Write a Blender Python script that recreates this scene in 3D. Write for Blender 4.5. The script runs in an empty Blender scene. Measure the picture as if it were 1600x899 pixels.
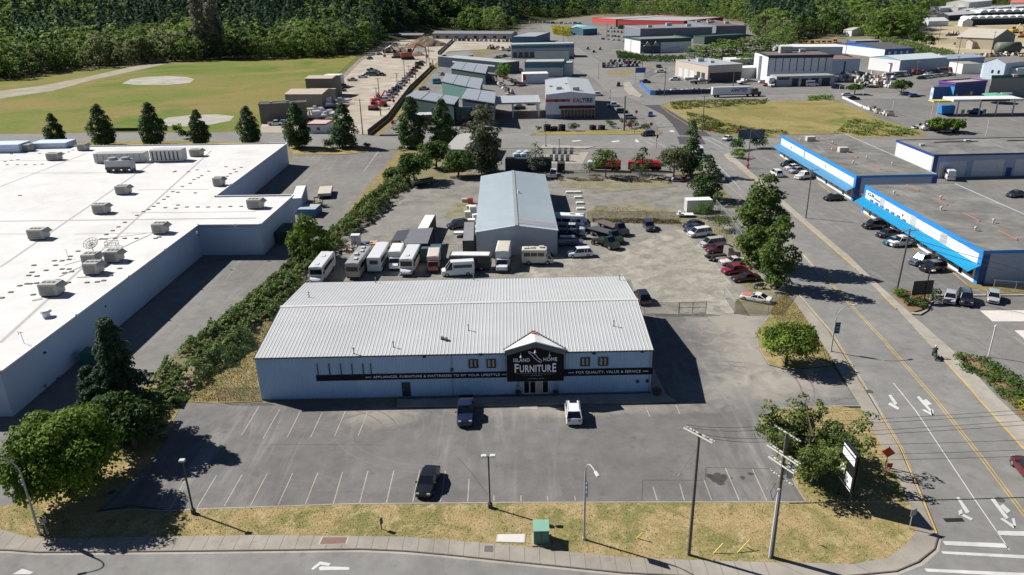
import bpy,math,random
import numpy as np
from mathutils import Vector,Matrix
R_=math.radians
rnd=random.Random(7)
rng=np.random.default_rng(11)
SC=bpy.context.scene
COL=SC.collection

# ---------------------------------------------------------------- camera
F_PX,PITCH,ROLL,CAM_H=1172.0,R_(22.0),R_(-1.16),48.0
_cp,_sp=math.cos(PITCH),math.sin(PITCH)
FW=np.array([0,_cp,-_sp]);_up=np.array([0,_sp,_cp]);_rt=np.array([1.0,0,0])
RT=_rt*math.cos(ROLL)+_up*math.sin(ROLL)
UP=-_rt*math.sin(ROLL)+_up*math.cos(ROLL)
cam_d=bpy.data.cameras.new('camera')
cam_d.sensor_width=36.0
cam_d.lens=F_PX/1600*36.0
cam_d.clip_end=12000
cam=bpy.data.objects.new('camera',cam_d)
COL.objects.link(cam)
m=Matrix(((RT[0],UP[0],-FW[0],0),(RT[1],UP[1],-FW[1],0),(RT[2],UP[2],-FW[2],CAM_H),(0,0,0,1)))
cam.matrix_world=m
SC.camera=cam

# ---------------------------------------------------------------- light
SUN_DIR=Vector((-0.90,0.435,0)).normalized()          # towards the sun, on the ground plane
SUN_EL=R_(41)
to_sun=Vector((SUN_DIR.x*math.cos(SUN_EL),SUN_DIR.y*math.cos(SUN_EL),math.sin(SUN_EL)))
world=bpy.data.worlds.new('World');SC.world=world;world.use_nodes=True
nt=world.node_tree
sky=nt.nodes.new('ShaderNodeTexSky');sky.sky_type='NISHITA';sky.sun_disc=False
sky.sun_elevation=SUN_EL;sky.sun_rotation=math.atan2(SUN_DIR.x,SUN_DIR.y)
sky.air_density=0.55;sky.dust_density=0.1;sky.ozone_density=2.5
bg=nt.nodes['Background'];bg.inputs['Strength'].default_value=0.05
nt.links.new(sky.outputs[0],bg.inputs[0])
sun_d=bpy.data.lights.new('sun','SUN');sun_d.energy=5.0;sun_d.angle=R_(0.53);sun_d.color=(1.0,0.955,0.89)
sun=bpy.data.objects.new('sun',sun_d);COL.objects.link(sun)
sun.rotation_euler=to_sun.to_track_quat('Z','Y').to_euler()
SC.view_settings.view_transform='Standard';SC.view_settings.look='None'
SC.view_settings.exposure=0.55;SC.view_settings.gamma=1.0
SC.cycles.max_bounces=5;SC.cycles.diffuse_bounces=2;SC.cycles.glossy_bounces=2;SC.cycles.transparent_max_bounces=4

# ---------------------------------------------------------------- survey helpers: photo bearing -> metres on the ground
def at(px,py,z=0.0):
    d=(px-800)/F_PX*RT-(py-449.5)/F_PX*UP+FW
    t=(z-CAM_H)/d[2]
    return(float(d[0]*t),float(d[1]*t))
def proj(X,Y,Z=0.0):
    v=np.array([X,Y,Z-CAM_H]);w=v@FW
    return 800+F_PX*(v@RT)/w,449.5-F_PX*(v@UP)/w
def onY(px,py,Y0):
    d=(px-800)/F_PX*RT-(py-449.5)/F_PX*UP+FW
    t=Y0/d[1];return float(d[0]*t),float(CAM_H+d[2]*t)
def onX(px,py,X0):
    d=(px-800)/F_PX*RT-(py-449.5)/F_PX*UP+FW
    t=X0/d[0];return float(d[1]*t),float(CAM_H+d[2]*t)
def hgt(bx,by,ty):
    X,Y=at(bx,by);lo,hi=0.0,120.0
    for _ in range(40):
        mid=(lo+hi)/2
        if proj(X,Y,mid)[1]>ty:lo=mid
        else:hi=mid
    return lo

# ---------------------------------------------------------------- materials
_M={}
def _nodes(name,rough,metal):
    mt=bpy.data.materials.new(name);mt.use_nodes=True
    n=mt.node_tree;b=n.nodes['Principled BSDF']
    b.inputs['Roughness'].default_value=rough;b.inputs['Metallic'].default_value=metal
    return mt,n,b
def mixc(n,fac,a,b):
    x=n.nodes.new('ShaderNodeMix');x.data_type='RGBA'
    for sock,v in((x.inputs[0],fac),(x.inputs[6],a),(x.inputs[7],b)):
        if hasattr(v,'is_output'):n.links.new(v,sock)
        elif isinstance(v,(tuple,list)):sock.default_value=(*v[:3],1)
        else:sock.default_value=v
    return x.outputs[2]
def noise(n,scale,detail=3,rough=.6,vec=None,dist=0.0):
    t=n.nodes.new('ShaderNodeTexNoise');t.inputs['Scale'].default_value=scale
    t.inputs['Detail'].default_value=detail;t.inputs['Roughness'].default_value=rough
    t.inputs['Distortion'].default_value=dist
    if vec is not None:n.links.new(vec,t.inputs['Vector'])
    return t.outputs[0]
def ramp(n,src,p0,p1):
    r=n.nodes.new('ShaderNodeMapRange');n.links.new(src,r.inputs[0])
    r.inputs[1].default_value=p0;r.inputs[2].default_value=p1;r.clamp=True
    return r.outputs[0]
def pos(n,sx=1,sy=1,sz=1,rot=0,obj=False):
    if obj:
        g=n.nodes.new('ShaderNodeTexCoord').outputs['Object']
    else:
        g=n.nodes.new('ShaderNodeNewGeometry').outputs['Position']
    mp=n.nodes.new('ShaderNodeMapping');mp.inputs['Scale'].default_value=(sx,sy,sz);mp.inputs['Rotation'].default_value=(0,0,rot)
    n.links.new(g,mp.inputs[0]);return mp.outputs[0]
def bump(n,b,src,dist,strength=.5):
    u=n.nodes.new('ShaderNodeBump');u.inputs['Distance'].default_value=dist;u.inputs['Strength'].default_value=strength
    n.links.new(src,u.inputs['Height']);n.links.new(u.outputs[0],b.inputs['Normal'])
def M(name,col,rough=.7,var=.12,scale=.8,metal=0.0,fine=6.0,bmp=0.0,spec=None):
    """painted / plain surface with soft large-scale fading and fine grime"""
    if name in _M:return _M[name]
    mt,n,b=_nodes(name,rough,metal)
    v=pos(n,obj=True)
    n1=ramp(n,noise(n,scale,4,.6,v),.3,.7);n2=ramp(n,noise(n,fine,3,.7,v),.3,.75)
    d=tuple(c*(1-var)for c in col);l=tuple(min(1,c*(1+var*.6))for c in col)
    c=mixc(n,n1,d,l);c=mixc(n,n2,mixc(n,.5,c,tuple(x*(1-var)for x in col)),c)
    n.links.new(c,b.inputs['Base Color'])
    if spec is not None:b.inputs['Specular IOR Level'].default_value=spec
    if bmp:bump(n,b,noise(n,fine*2,3,.6,v),bmp)
    _M[name]=mt;return mt
def paint(col,rough=.25):
    key='paint_%02x%02x%02x'%tuple(int(min(1,c)*255)for c in col)
    if key in _M:return _M[key]
    mt,n,b=_nodes(key,rough,0.0)
    b.inputs['Base Color'].default_value=(*col,1);b.inputs['Coat Weight'].default_value=.6;b.inputs['Coat Roughness'].default_value=.2
    _M[key]=mt;return mt
def M_asphalt(name,col,tint,streak=0.0,cracks=.5,scale=.06,dust=False):
    mt,n,b=_nodes(name,.9,0);b.inputs['Specular IOR Level'].default_value=.18
    v=pos(n)
    big=ramp(n,noise(n,scale,4,.6,v,.8),.35,.68)
    mid=ramp(n,noise(n,.45,4,.65,v),.35,.7)
    fine=ramp(n,noise(n,14,3,.8,v),.25,.8)
    c=mixc(n,big,col,tint)
    c=mixc(n,ramp(n,mid,0,1),mixc(n,.22,c,(0,0,0)),c)
    c=mixc(n,ramp(n,fine,0,1),mixc(n,.16,c,(0,0,0)),c)
    if streak:
        s=ramp(n,noise(n,1.0,4,.6,pos(n,.5,.05,1,R_(12)),1.2),.5,.74)
        s2=ramp(n,noise(n,.05,2,.5,v),.42,.62)
        mm=n.nodes.new('ShaderNodeMath');mm.operation='MULTIPLY';n.links.new(s,mm.inputs[0]);n.links.new(s2,mm.inputs[1])
        m2=n.nodes.new('ShaderNodeMath');m2.operation='MULTIPLY';n.links.new(mm.outputs[0],m2.inputs[0]);m2.inputs[1].default_value=streak
        c=mixc(n,m2.outputs[0],c,tuple(min(1,x*1.9+.03)for x in col))
    if cracks:
        vo=n.nodes.new('ShaderNodeTexVoronoi');vo.feature='DISTANCE_TO_EDGE';vo.inputs['Scale'].default_value=.13
        w=noise(n,.5,3,.6,v);ad=n.nodes.new('ShaderNodeMix');ad.data_type='RGBA';ad.inputs[0].default_value=.02
        n.links.new(v,ad.inputs[6]);n.links.new(w,ad.inputs[7]);n.links.new(v,vo.inputs['Vector'])
        wv=n.nodes.new('ShaderNodeVectorMath');wv.operation='ADD';n.links.new(v,wv.inputs[0])
        nz=n.nodes.new('ShaderNodeTexNoise');nz.inputs['Scale'].default_value=.35;nz.inputs['Detail'].default_value=4;n.links.new(v,nz.inputs['Vector'])
        sc=n.nodes.new('ShaderNodeVectorMath');sc.operation='SCALE';sc.inputs['Scale'].default_value=5.0;n.links.new(nz.outputs[1],sc.inputs[0]);n.links.new(sc.outputs[0],wv.inputs[1])
        n.links.new(wv.outputs[0],vo.inputs['Vector'])
        k=ramp(n,vo.outputs['Distance'],.012,.004)
        kk=n.nodes.new('ShaderNodeMath');kk.operation='MULTIPLY';n.links.new(k,kk.inputs[0]);kk.inputs[1].default_value=cracks
        c=mixc(n,kk.outputs[0],c,tuple(x*.4 for x in col))
    if dust:     # pale silt tracked over the paving by the yard gate and the entrance
        for(px,py,rx,ry,st_)in((1150,505,9,10,.6),(1185,560,9,9,.55),(1250,600,12,5,.45),(1150,610,12,5,.3),(590,650,6,3.5,.45),(900,642,20,1.8,.4)):
            cx,cy=at(px,py);sb_=n.nodes.new('ShaderNodeVectorMath');sb_.operation='SUBTRACT';n.links.new(v,sb_.inputs[0]);sb_.inputs[1].default_value=(cx,cy,.11)
            ml=n.nodes.new('ShaderNodeVectorMath');ml.operation='MULTIPLY';n.links.new(sb_.outputs[0],ml.inputs[0]);ml.inputs[1].default_value=(1/rx,1/ry,0)
            ln=n.nodes.new('ShaderNodeVectorMath');ln.operation='LENGTH';n.links.new(ml.outputs[0],ln.inputs[0])
            wv_=n.nodes.new('ShaderNodeMath');wv_.operation='MULTIPLY_ADD';n.links.new(noise(n,.35,4,.65,v,1.5),wv_.inputs[0]);wv_.inputs[1].default_value=-1.4;n.links.new(ln.outputs['Value'],wv_.inputs[2])
            fm=n.nodes.new('ShaderNodeMath');fm.operation='MULTIPLY';n.links.new(ramp(n,wv_.outputs[0],.3,-.5),fm.inputs[0]);fm.inputs[1].default_value=st_
            c=mixc(n,fm.outputs[0],c,(.40,.365,.31))
    # old oil spots
    sp=n.nodes.new('ShaderNodeTexVoronoi');sp.inputs['Scale'].default_value=.38;n.links.new(v,sp.inputs['Vector'])
    so=ramp(n,sp.outputs['Distance'],.16,.05)
    so2=n.nodes.new('ShaderNodeMath');so2.operation='MULTIPLY';n.links.new(so,so2.inputs[0]);so2.inputs[1].default_value=.3
    c=mixc(n,so2.outputs[0],c,tuple(x*.45 for x in col))
    n.links.new(c,b.inputs['Base Color']);bump(n,b,fine,.01,.4)
    _M[name]=mt;return mt
def M_blend(name,cols,scales,fine=8,fstr=.3,rough=.95,bmp=.03,ends=((.38,.62),(.4,.62))):
    """loose natural ground: 2-3 colours in irregular patches + fine grain"""
    mt,n,b=_nodes(name,rough,0);v=pos(n);b.inputs['Specular IOR Level'].default_value=.04
    c=mixc(n,ramp(n,noise(n,scales[0],5,.65,v,.6),*ends[0]),cols[0],cols[1])
    if len(cols)>2:c=mixc(n,ramp(n,noise(n,scales[1],5,.7,v,.4),*ends[1]),c,cols[2])
    f=ramp(n,noise(n,fine,4,.8,v),.3,.72)
    c=mixc(n,f,mixc(n,fstr,c,(0.01,0.01,0.005)),mixc(n,fstr*.12,c,(.9,.85,.7)))
    n.links.new(c,b.inputs['Base Color']);bump(n,b,f,bmp,.6)
    _M[name]=mt;return mt
def M_leaf(name,dark,light,warm=None,scale=.5,tl=.32):
    mt,n,b=_nodes(name,.6,0)
    v=pos(n)
    f=ramp(n,noise(n,scale,3,.6,v),.35,.65)
    f2=ramp(n,noise(n,scale*6,2,.7,v),.3,.7)
    oi=n.nodes.new('ShaderNodeObjectInfo')
    c=mixc(n,f,dark,light);c=mixc(n,f2,mixc(n,.35,c,dark),c)
    c=mixc(n,ramp(n,oi.outputs['Random'],0,2.2),c,warm or tuple(x*.7 for x in light))
    n.links.new(c,b.inputs['Base Color']);b.inputs['Specular IOR Level'].default_value=.12
    # light passing through leaves
    tr=n.nodes.new('ShaderNodeBsdfTranslucent');n.links.new(c,tr.inputs[0])
    mx=n.nodes.new('ShaderNodeMixShader');mx.inputs[0].default_value=tl
    out=n.nodes['Material Output'];n.links.new(b.outputs[0],mx.inputs[1]);n.links.new(tr.outputs[0],mx.inputs[2]);n.links.new(mx.outputs[0],out.inputs[0])
    _M[name]=mt;return mt
def M_glass(name='window_glass',col=(.012,.016,.022),rough=.06):
    if name in _M:return _M[name]
    mt,n,b=_nodes(name,rough,0);b.inputs['Base Color'].default_value=(*col,1);b.inputs['Specular IOR Level'].default_value=.7
    _M[name]=mt;return mt

asphalt_lot=M_asphalt('lot_asphalt',(.172,.166,.161),(.215,.21,.203),streak=.45,cracks=.16,dust=True)
asphalt_road=M_asphalt('road_asphalt',(.24,.235,.225),(.29,.285,.27),streak=.0,cracks=.12)
asphalt_new=M_asphalt('new_asphalt',(.085,.082,.085),(.11,.105,.11),cracks=0)
asphalt_town=M_asphalt('town_asphalt',(.195,.19,.182),(.26,.25,.235),streak=.3,cracks=.12,scale=.03)
concrete=M_asphalt('concrete_paving',(.38,.35,.30),(.45,.42,.37),cracks=.1)
grav_grey=M_blend('grey_gravel',[(.165,.163,.158),(.235,.23,.218),(.29,.272,.235)],(.06,.25),fine=3,fstr=.25)
grav_tan=M_blend('tan_dirt',[(.34,.315,.265),(.44,.415,.36),(.24,.228,.205)],(.12,.35),fine=2.5,fstr=.3)
grav_yard=M_blend('yard_gravel',[(.42,.37,.3),(.5,.45,.38),(.34,.3,.25)],(.03,.1),fine=1,fstr=.15)
dirt=M_blend('bare_ground',[(.17,.15,.1),(.2,.2,.09),(.26,.22,.15)],(.03,.1),fine=2)
dry_grass=M_blend('dry_grass',[(.42,.31,.15),(.22,.21,.07),(.48,.37,.20)],(.2,.7),fine=4.5,fstr=.42,ends=((.42,.58),(.5,.66)))
straw_grass=M_blend('straw_grass',[(.38,.28,.13),(.30,.22,.1),(.21,.19,.08)],(.3,.5),fine=5,fstr=.35)
field_grass=M_blend('field_grass',[(.165,.19,.04),(.25,.20,.075),(.10,.17,.025)],(.018,.012),fine=.6,fstr=.25,ends=((.4,.6),(.5,.62)))
lot_grass=M_blend('meadow_grass',[(.32,.26,.11),(.23,.20,.07),(.13,.17,.04)],(.05,.06),fine=.9,fstr=.3,ends=((.4,.6),(.55,.64)))
forest_floor=M_blend('forest_floor',[(.025,.04,.012),(.04,.055,.018)],(.02,),fine=.3)
white_paint=M_asphalt('road_white',(.62,.62,.6),(.75,.75,.73),cracks=.2)
faded_paint=M_asphalt('faded_stall_paint',(.42,.38,.3),(.5,.46,.38),cracks=.3)
yellow_paint=M_asphalt('road_yellow',(.62,.42,.12),(.66,.48,.18),cracks=.2)

# ---------------------------------------------------------------- mesh building
class MB:
    def __init__(s):s.v=[];s.f=[];s.m=[]
    def add(s,vs,fs,mi=0):
        o=len(s.v);s.v+=[tuple(p)for p in vs];s.f+=[tuple(i+o for i in f)for f in fs];s.m+=[mi]*len(fs);return s
    def box(s,x0,y0,z0,x1,y1,z1,mi=0):
        return s.add([(x0,y0,z0),(x1,y0,z0),(x1,y1,z0),(x0,y1,z0),(x0,y0,z1),(x1,y0,z1),(x1,y1,z1),(x0,y1,z1)],
                     [(0,3,2,1),(4,5,6,7),(0,1,5,4),(1,2,6,5),(2,3,7,6),(3,0,4,7)],mi)
    def bbox(s,x0,y0,z0,x1,y1,z1,b=.03,mi=0):
        """box with chamfered vertical and top edges"""
        ring=lambda i,z:[(x0+i+b,y0+i,z),(x1-i-b,y0+i,z),(x1-i,y0+i+b,z),(x1-i,y1-i-b,z),(x1-i-b,y1-i,z),(x0+i+b,y1-i,z),(x0+i,y1-i-b,z),(x0+i,y0+i+b,z)]
        return s.loft([ring(0,z0),ring(0,z1-b),ring(b,z1)],mi,cap=True)
    def loft(s,rings,mi=0,cap=True,closed=True):
        n=len(rings[0]);vs=[p for r in rings for p in r];fs=[]
        for k in range(len(rings)-1):
            for i in range(n if closed else n-1):
                j=(i+1)%n;fs.append((k*n+i,k*n+j,(k+1)*n+j,(k+1)*n+i))
        if cap:fs+=[tuple(range(n))[::-1],tuple((len(rings)-1)*n+i for i in range(n))]
        return s.add(vs,fs,mi)
    def prism(s,poly,z0,z1,mi=0):return s.loft([[(x,y,z0)for x,y in poly],[(x,y,z1)for x,y in poly]],mi)
    def sheet(s,poly,z,mi=0):return s.add([(x,y,z)for x,y in poly],[tuple(range(len(poly)))],mi)
    def tube(s,pts,r,n=8,mi=0,cap=True):
        pts=[Vector(p)for p in pts];rs=r if isinstance(r,(list,tuple))else[r]*len(pts);rings=[]
        for i,p in enumerate(pts):
            d=(pts[min(i+1,len(pts)-1)]-pts[max(i-1,0)]).normalized()
            a=d.cross(Vector((0,0,1))if abs(d.z)<.95 else Vector((1,0,0))).normalized();b=d.cross(a)
            rings.append([tuple(p+(a*math.cos(2*math.pi*k/n)+b*math.sin(2*math.pi*k/n))*rs[i])for k in range(n)])
        return s.loft(rings,mi,cap)
    def cyl(s,x,y,z0,z1,r0,r1=None,n=12,mi=0):
        return s.tube([(x,y,z0),(x,y,z1)],[r0,r0 if r1 is None else r1],n,mi)
    def build(s,name,mats,parent=None,smooth=False):
        me=bpy.data.meshes.new(name);me.from_pydata(s.v,[],s.f)
        mats=mats if isinstance(mats,(list,tuple))else[mats]
        for mm in mats:me.materials.append(mm)
        if len(mats)>1:me.polygons.foreach_set('material_index',s.m)
        if smooth:me.polygons.foreach_set('use_smooth',[True]*len(s.f))
        me.update()
        o=bpy.data.objects.new(name,me);COL.objects.link(o)
        if parent is not None:o.parent=parent
        return o
def tag(o,label=None,cat=None,group=None,kind=None):
    for k,v in(('label',label),('category',cat),('group',group),('kind',kind)):
        if v:o[k]=v
    return o
def thing(name,label,cat,loc=(0,0,0),rz=0.0,group=None):
    o=bpy.data.objects.new(name,None);COL.objects.link(o);o.empty_display_size=.3
    o.location=loc if len(loc)==3 else(*loc,0);o.rotation_euler=(0,0,rz)
    return tag(o,label,cat,group)
_kids={}
def clone(src,loc,rz=0.0,label=None,group=None,scale=None,cat=None):
    kids=_kids.get(src.name)
    if kids is None:kids=_kids[src.name]=list(src.children)
    c=src.copy();COL.objects.link(c);c.location=loc if len(loc)==3 else(*loc,0);c.rotation_euler=(0,0,rz)
    if scale:c.scale=scale if isinstance(scale,tuple)else(scale,)*3
    if label:c['label']=label
    if cat:c['category']=cat
    if group:c['group']=group
    for ch in kids:
        d=ch.copy();COL.objects.link(d);d.parent=c
        k2=_kids.get(ch.name)
        if k2 is None:k2=_kids[ch.name]=list(ch.children)
        for g in k2:
            e=g.copy();COL.objects.link(e);e.parent=d
    return c
def struct(name,mb,mat):return tag(mb.build(name,mat),kind='structure')
def P(*pts):return[at(*p)for p in pts]
def area(name,pts,z,mat,thick=0.0):
    poly=P(*pts);a=sum(poly[i][0]*poly[(i+1)%len(poly)][1]-poly[(i+1)%len(poly)][0]*poly[i][1]for i in range(len(poly)))
    if a<0:poly=poly[::-1]
    mb=MB()
    mb.prism(poly,z-thick,z)if thick else mb.sheet(poly,z)
    return struct(name,mb,mat)
def ribbon(mb,pts,w,z,mi=0,px=True):
    """flat band of width w along a line of survey points"""
    q=[Vector(at(*p))for p in pts]if px else[Vector(p)for p in pts]
    L=[];Rr=[]
    for i,p in enumerate(q):
        d=(q[min(i+1,len(q)-1)]-q[max(i-1,0)]).normalized();nn=Vector((-d.y,d.x))*w/2
        L.append((*(p+nn),z));Rr.append((*(p-nn),z))
    n=len(q);mb.add(L+Rr,[(n+i,n+i+1,i+1,i)for i in range(n-1)],mi)
def text(s,mat,parent,name,width,height=None,bold=.0,extrude=.02):
    """lettering as its own mesh, lying in the local XZ plane, centred; scaled to width (and height)"""
    cu=bpy.data.curves.new(name,'FONT');cu.body=s;cu.align_x='CENTER';cu.align_y='CENTER';cu.offset=bold;cu.extrude=extrude;cu.resolution_u=3;cu.space_character=1.08
    t=bpy.data.objects.new('tmp',cu);COL.objects.link(t)
    bpy.context.view_layer.update()
    me=bpy.data.meshes.new_from_object(t.evaluated_get(bpy.context.evaluated_depsgraph_get()))
    bpy.data.objects.remove(t)
    co=np.empty(len(me.vertices)*3);me.vertices.foreach_get('co',co);co=co.reshape(-1,3)
    mn,mx=co.min(0),co.max(0);c=(mn+mx)/2
    k=width/(mx[0]-mn[0]);kz=(height/(mx[1]-mn[1]))if height else k
    out=np.stack([(co[:,0]-c[0])*k,-(co[:,2]-c[2]),(co[:,1]-c[1])*kz],1)
    me.vertices.foreach_set('co',out.ravel().astype(np.float32));me.materials.clear();me.materials.append(mat);me.update()
    me.name=name
    o=bpy.data.objects.new(name,me);COL.objects.link(o);o.parent=parent
    return o

# ================================================================ GROUND
def hills_h(X,Y):
    y0=640+700*min(1,max(0,(X+150)/300.0))
    t=max(0.0,Y-y0)
    return min(150.0,t*.13*min(1,t/200.0))
mb=MB();mb.sheet([(-4000,-300),(4000,-300),(4000,6000),(-4000,6000)],0.0);struct('ground',mb,dirt)
mb=MB();nx,ny=60,46
for j in range(ny):
    for i in range(nx):
        X=-2400+i*80;Y=560+j*70;h=hills_h(X,Y)
        mb.v.append((X,Y,h+.0 if h>0 else-2.0))
for j in range(ny-1):
    for i in range(nx-1):a=j*nx+i;mb.f.append((a,a+1,a+nx+1,a+nx));mb.m.append(0)
struct('hills',mb,forest_floor)

area('meadow',[(-260,212),(150,207),(405,205),(410,190),(520,131),(560,93),(572,84),(380,92),(200,104),(0,124),(-260,140)],.02,field_grass)
area('gravel_infield',[(190,131),(205,124),(225,121),(260,119),(290,120.5),(304,124),(296,130),(262,133),(215,133)],.05,M_blend('pale_sand',[(.40,.385,.345),(.46,.44,.4),(.34,.32,.27)],(.05,.1),fine=1,fstr=.1))
area('gravel_circle',[(252,190),(262,184),(300,180),(340,179),(366,182),(360,189),(330,195),(290,198),(258,197)],.05,_M['pale_sand'])
area('gravel_path',[(-40,160),(-40,147),(60,135),(130,122),(190,108),(240,99),(270,98),(215,110),(150,124),(80,143)],.05,M_blend('path_gravel',[(.34,.31,.26),(.4,.37,.3),(.3,.27,.2)],(.06,.1),fine=1,fstr=.15))
area('gravel_yard',[(404,209),(410,192),(521,131),(561,93),(600,70),(640,60),(770,58),(800,62),(800,75),(700,80),(676,104),(640,140),(606,186),(575,210)],.03,grav_yard)
# broad paved part of town
area('town_paving',[(600,226),(690,100),(800,80),(800,58),(815,42),(930,26),(1010,26),(1180,40),(1220,75),(1300,62),(1390,70),(1440,90),(1700,100),(1900,160),(2200,320),(2500,560),(1900,920),(1640,700),(1340,421),(1200,300),(1110,236)],.035,asphalt_town)
area('bare_hillside',[(1395,58),(1436,38),(1480,34),(1640,36),(1700,76),(1600,84),(1480,84),(1425,74)],.05,M_blend('upper_yard_dirt',[(.44,.36,.25),(.5,.43,.32),(.3,.27,.16)],(.03,.02),fine=.6,fstr=.15))
area('upper_yard',[(1430,30),(1440,10),(1640,8),(1640,34),(1480,33)],.055,asphalt_town)
area('vacant_lot',[(1034,166),(1046,160),(1090,157),(1200,156),(1300,153),(1312,158),(1340,170),(1380,188),(1440,206),(1447,214),(1330,216),(1140,214),(1100,204),(1060,180)],.06,lot_grass)
area('paved_apron',[(470,216),(452,258),(404,300),(466,352),(320,401),(22,653),(-80,653),(-300,700),(-300,860),(0,833),(120,700),(235,590),(300,533),(357,490),(400,450),(468,398),(512,366),(535,340),(622,237)],.03,asphalt_town)
# streets
EW=[(-300,233),(-300,214),(150,208.5),(400,207),(570,211),(700,210),(830,209),(1000,210),(1045,214),(1105,226),(1140,218),(1230,216),(1800,224),(1800,240),(1235,228),(1130,243),(1090,262),(1045,234),(960,232),(850,232),(740,232),(640,231),(620,234),(460,229),(300,227)]
area('cross_street',EW,.07,asphalt_road)
area('main_road',[(1460,905),(1466,845),(1462,836),(1406,700),(1360,622),(1297,520),(1225,437),(1150,315),(1095,262),(1046,233),(1010,166),(985,154),(955,152),(938,132),(920,118),(880,100),(860,60),(845,40),(868,40),(890,66),(930,92),(968,116),(1030,108),(1080,98),(1080,104),(1032,118),(1000,128),(975,140),(985,150),(1010,156),(1100,152),(1300,146),(1420,146),(1420,155),(1200,158),(1090,158),(1045,160),(1032,166),(1060,182),(1096,203),(1125,224),(1130,243),(1175,280),(1240,338),(1336,421),(1400,483),(1475,565),(1513,608),(1600,706),(1760,880),(1760,960),(1500,960)],.085,asphalt_road)
area('front_street',[(-260,890),(-60,862),(13,864),(60,867),(200,866),(400,864),(563,862),(633,865),(700,871),(800,881),(973,899),(1120,907),(1300,908),(1400,898),(1440,884),(1462,862),(1560,856),(1800,900),(1900,1050),(700,1080),(-300,1040)],.10,asphalt_road)
area('new_turn_lane',[(1007,165),(1031,164.5),(1060,182),(1096,203),(1112,214),(1062,212),(1050,194),(1036,180)],.10,asphalt_new)
area('new_patch',[(1058,214),(1095,214),(1103,226),(1062,226)],.10,asphalt_new)
area('traffic_island',[(975,130),(983,128),(992,140),(1003,150),(1000,152.5),(985,149),(976,140)],.2,concrete,.2)
# compound behind the furniture store
area('compound_yard',[(480,440),(478,425),(545,362),(590,330),(650,283),(870,272),(1045,272),(1100,282),(1150,330),(1222,437),(1212,470),(1204,492),(1000,496),(985,440)],.05,grav_grey)
area('dirt_yard',[(800,437),(840,408),(880,396),(930,402),(1000,380),(1060,352),(1105,395),(1140,440),(1160,470),(1150,490),(1104,493),(1010,490),(985,438)],.07,grav_tan)
area('dry_verge',[(905,347),(930,322),(1000,318),(1060,332),(1120,345),(1165,390),(1190,440),(1180,462),(1150,440),(1110,372),(1050,352),(980,348)],.09,M_blend('weedy_gravel',[(.30,.255,.175),(.27,.25,.205),(.19,.185,.10)],(.15,.3),fine=3,fstr=.3))
area('far_weeds',[(870,285),(1040,283),(1060,292),(960,300),(880,292)],.09,_M['weedy_gravel'])
area('weedy_corner',[(695,340),(705,322),(728,312),(742,312),(735,345),(715,348)],.09,_M['weedy_gravel'])
area('dry_bank',[(287,628),(345,560),(400,520),(440,480),(400,560),(409,628),(340,631)],.06,straw_grass)
area('fence_verge',[(1150,470),(1185,440),(1232,455),(1213,492),(1150,494)],.10,_M['weedy_gravel'])
area('corner_forecourt',[(740,270),(745,236),(800,233),(1040,234),(1090,263),(1045,271),(870,270)],.09,asphalt_town)
area('forecourt_slab',[(845,243),(920,238),(910,256),(850,256)],.1,concrete)
# store parking lot
LOT=[(150,800),(205,790),(266,799),(308,796),(540,788),(800,786),(1000,785.5),(1258,785),(1243,763),(1215,705),(1185,655),(1215,641),(1313,637),(1345,637),(1300,573),(1232,580),(1200,572),(1184,545),(1180,520),(1204,492),(1135,492),(1005,492),(1000,560),(1040,631),(409,631),(285,632),(240,720)]
area('parking_lot',LOT,.11,asphalt_lot)
mb=MB()
for b,t in[((266,797),(292,747)),((308.4,795),(338.5,744.6)),((350.7,792.6),(378.6,743.3)),((391.3,792.2),(417.8,741.7)),((435.2,790.4),(457.6,740.9)),((477.4,789.3),(496.9,740.1)),((521,788.8),(535.6,738.9)),((562,788),(575,738)),((604,787.5),(615.5,737)),((645,786.5),(656,736)),((688,786),(696,737)),((731,785.5),(733,750)),((772,785),(772,776)),((814,785),(814,776)),((856,784.5),(855,777)),((899,784),(898,777)),((1026.8,783.5),(1020.3,762)),((1069,783.5),(1062,758)),((1111.8,783.5),(1100,752)),((1154.9,783.5),(1133.3,733)),((1197.9,783.5),(1175.5,734.6)),
             ((404.7,636.3),(377.9,681.7)),((437,641),(411.5,687)),((469.7,643.6),(448.9,685)),((503.8,645.2),(485.9,684.2)),((540.5,642),(523,683)),((574,646),(560,682))]:
    ribbon(mb,[b,t],.11,.118)
ribbon(mb,[(1009,637),(1015,652)],.1,.118);ribbon(mb,[(1056,634),(1062,648)],.1,.118)
struct('stall_lines',mb,faded_paint)
mb=MB()
ribbon(mb,[(150,803),(205,798),(266,800.5),(308,797.5),(540,789.5),(800,787.2),(1000,786.7),(1259,786.3)],.16,.16)
ribbon(mb,[(1259,786),(1244,763),(1216,705),(1186,655),(1215,640),(1313,636),(1345,636)],.16,.16)
ribbon(mb,[(1300,572),(1232,579),(1201,571),(1185,545),(1181,520),(1204,492)],.16,.16)
struct('lot_kerb',mb,concrete)
mb=MB()   # darker sealed patches and long repair seams in the lot
ribbon(mb,[(1004,752),(1100,752)],.06,.116);ribbon(mb,[(1004,752),(1003,784)],.06,.116);ribbon(mb,[(1103,732),(1201,734)],.06,.116);ribbon(mb,[(1103,732),(1102,752)],.06,.116)
ribbon(mb,[(715,716),(735,738),(762,775)],.07,.116);ribbon(mb,[(395,697),(450,696),(600,697)],.06,.116)
struct('tar_seams',mb,M('tar',(.07,.067,.063),.8))
mb=MB();r3=random.Random(4)     # curved pale tyre tracks worn into the paving
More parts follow.
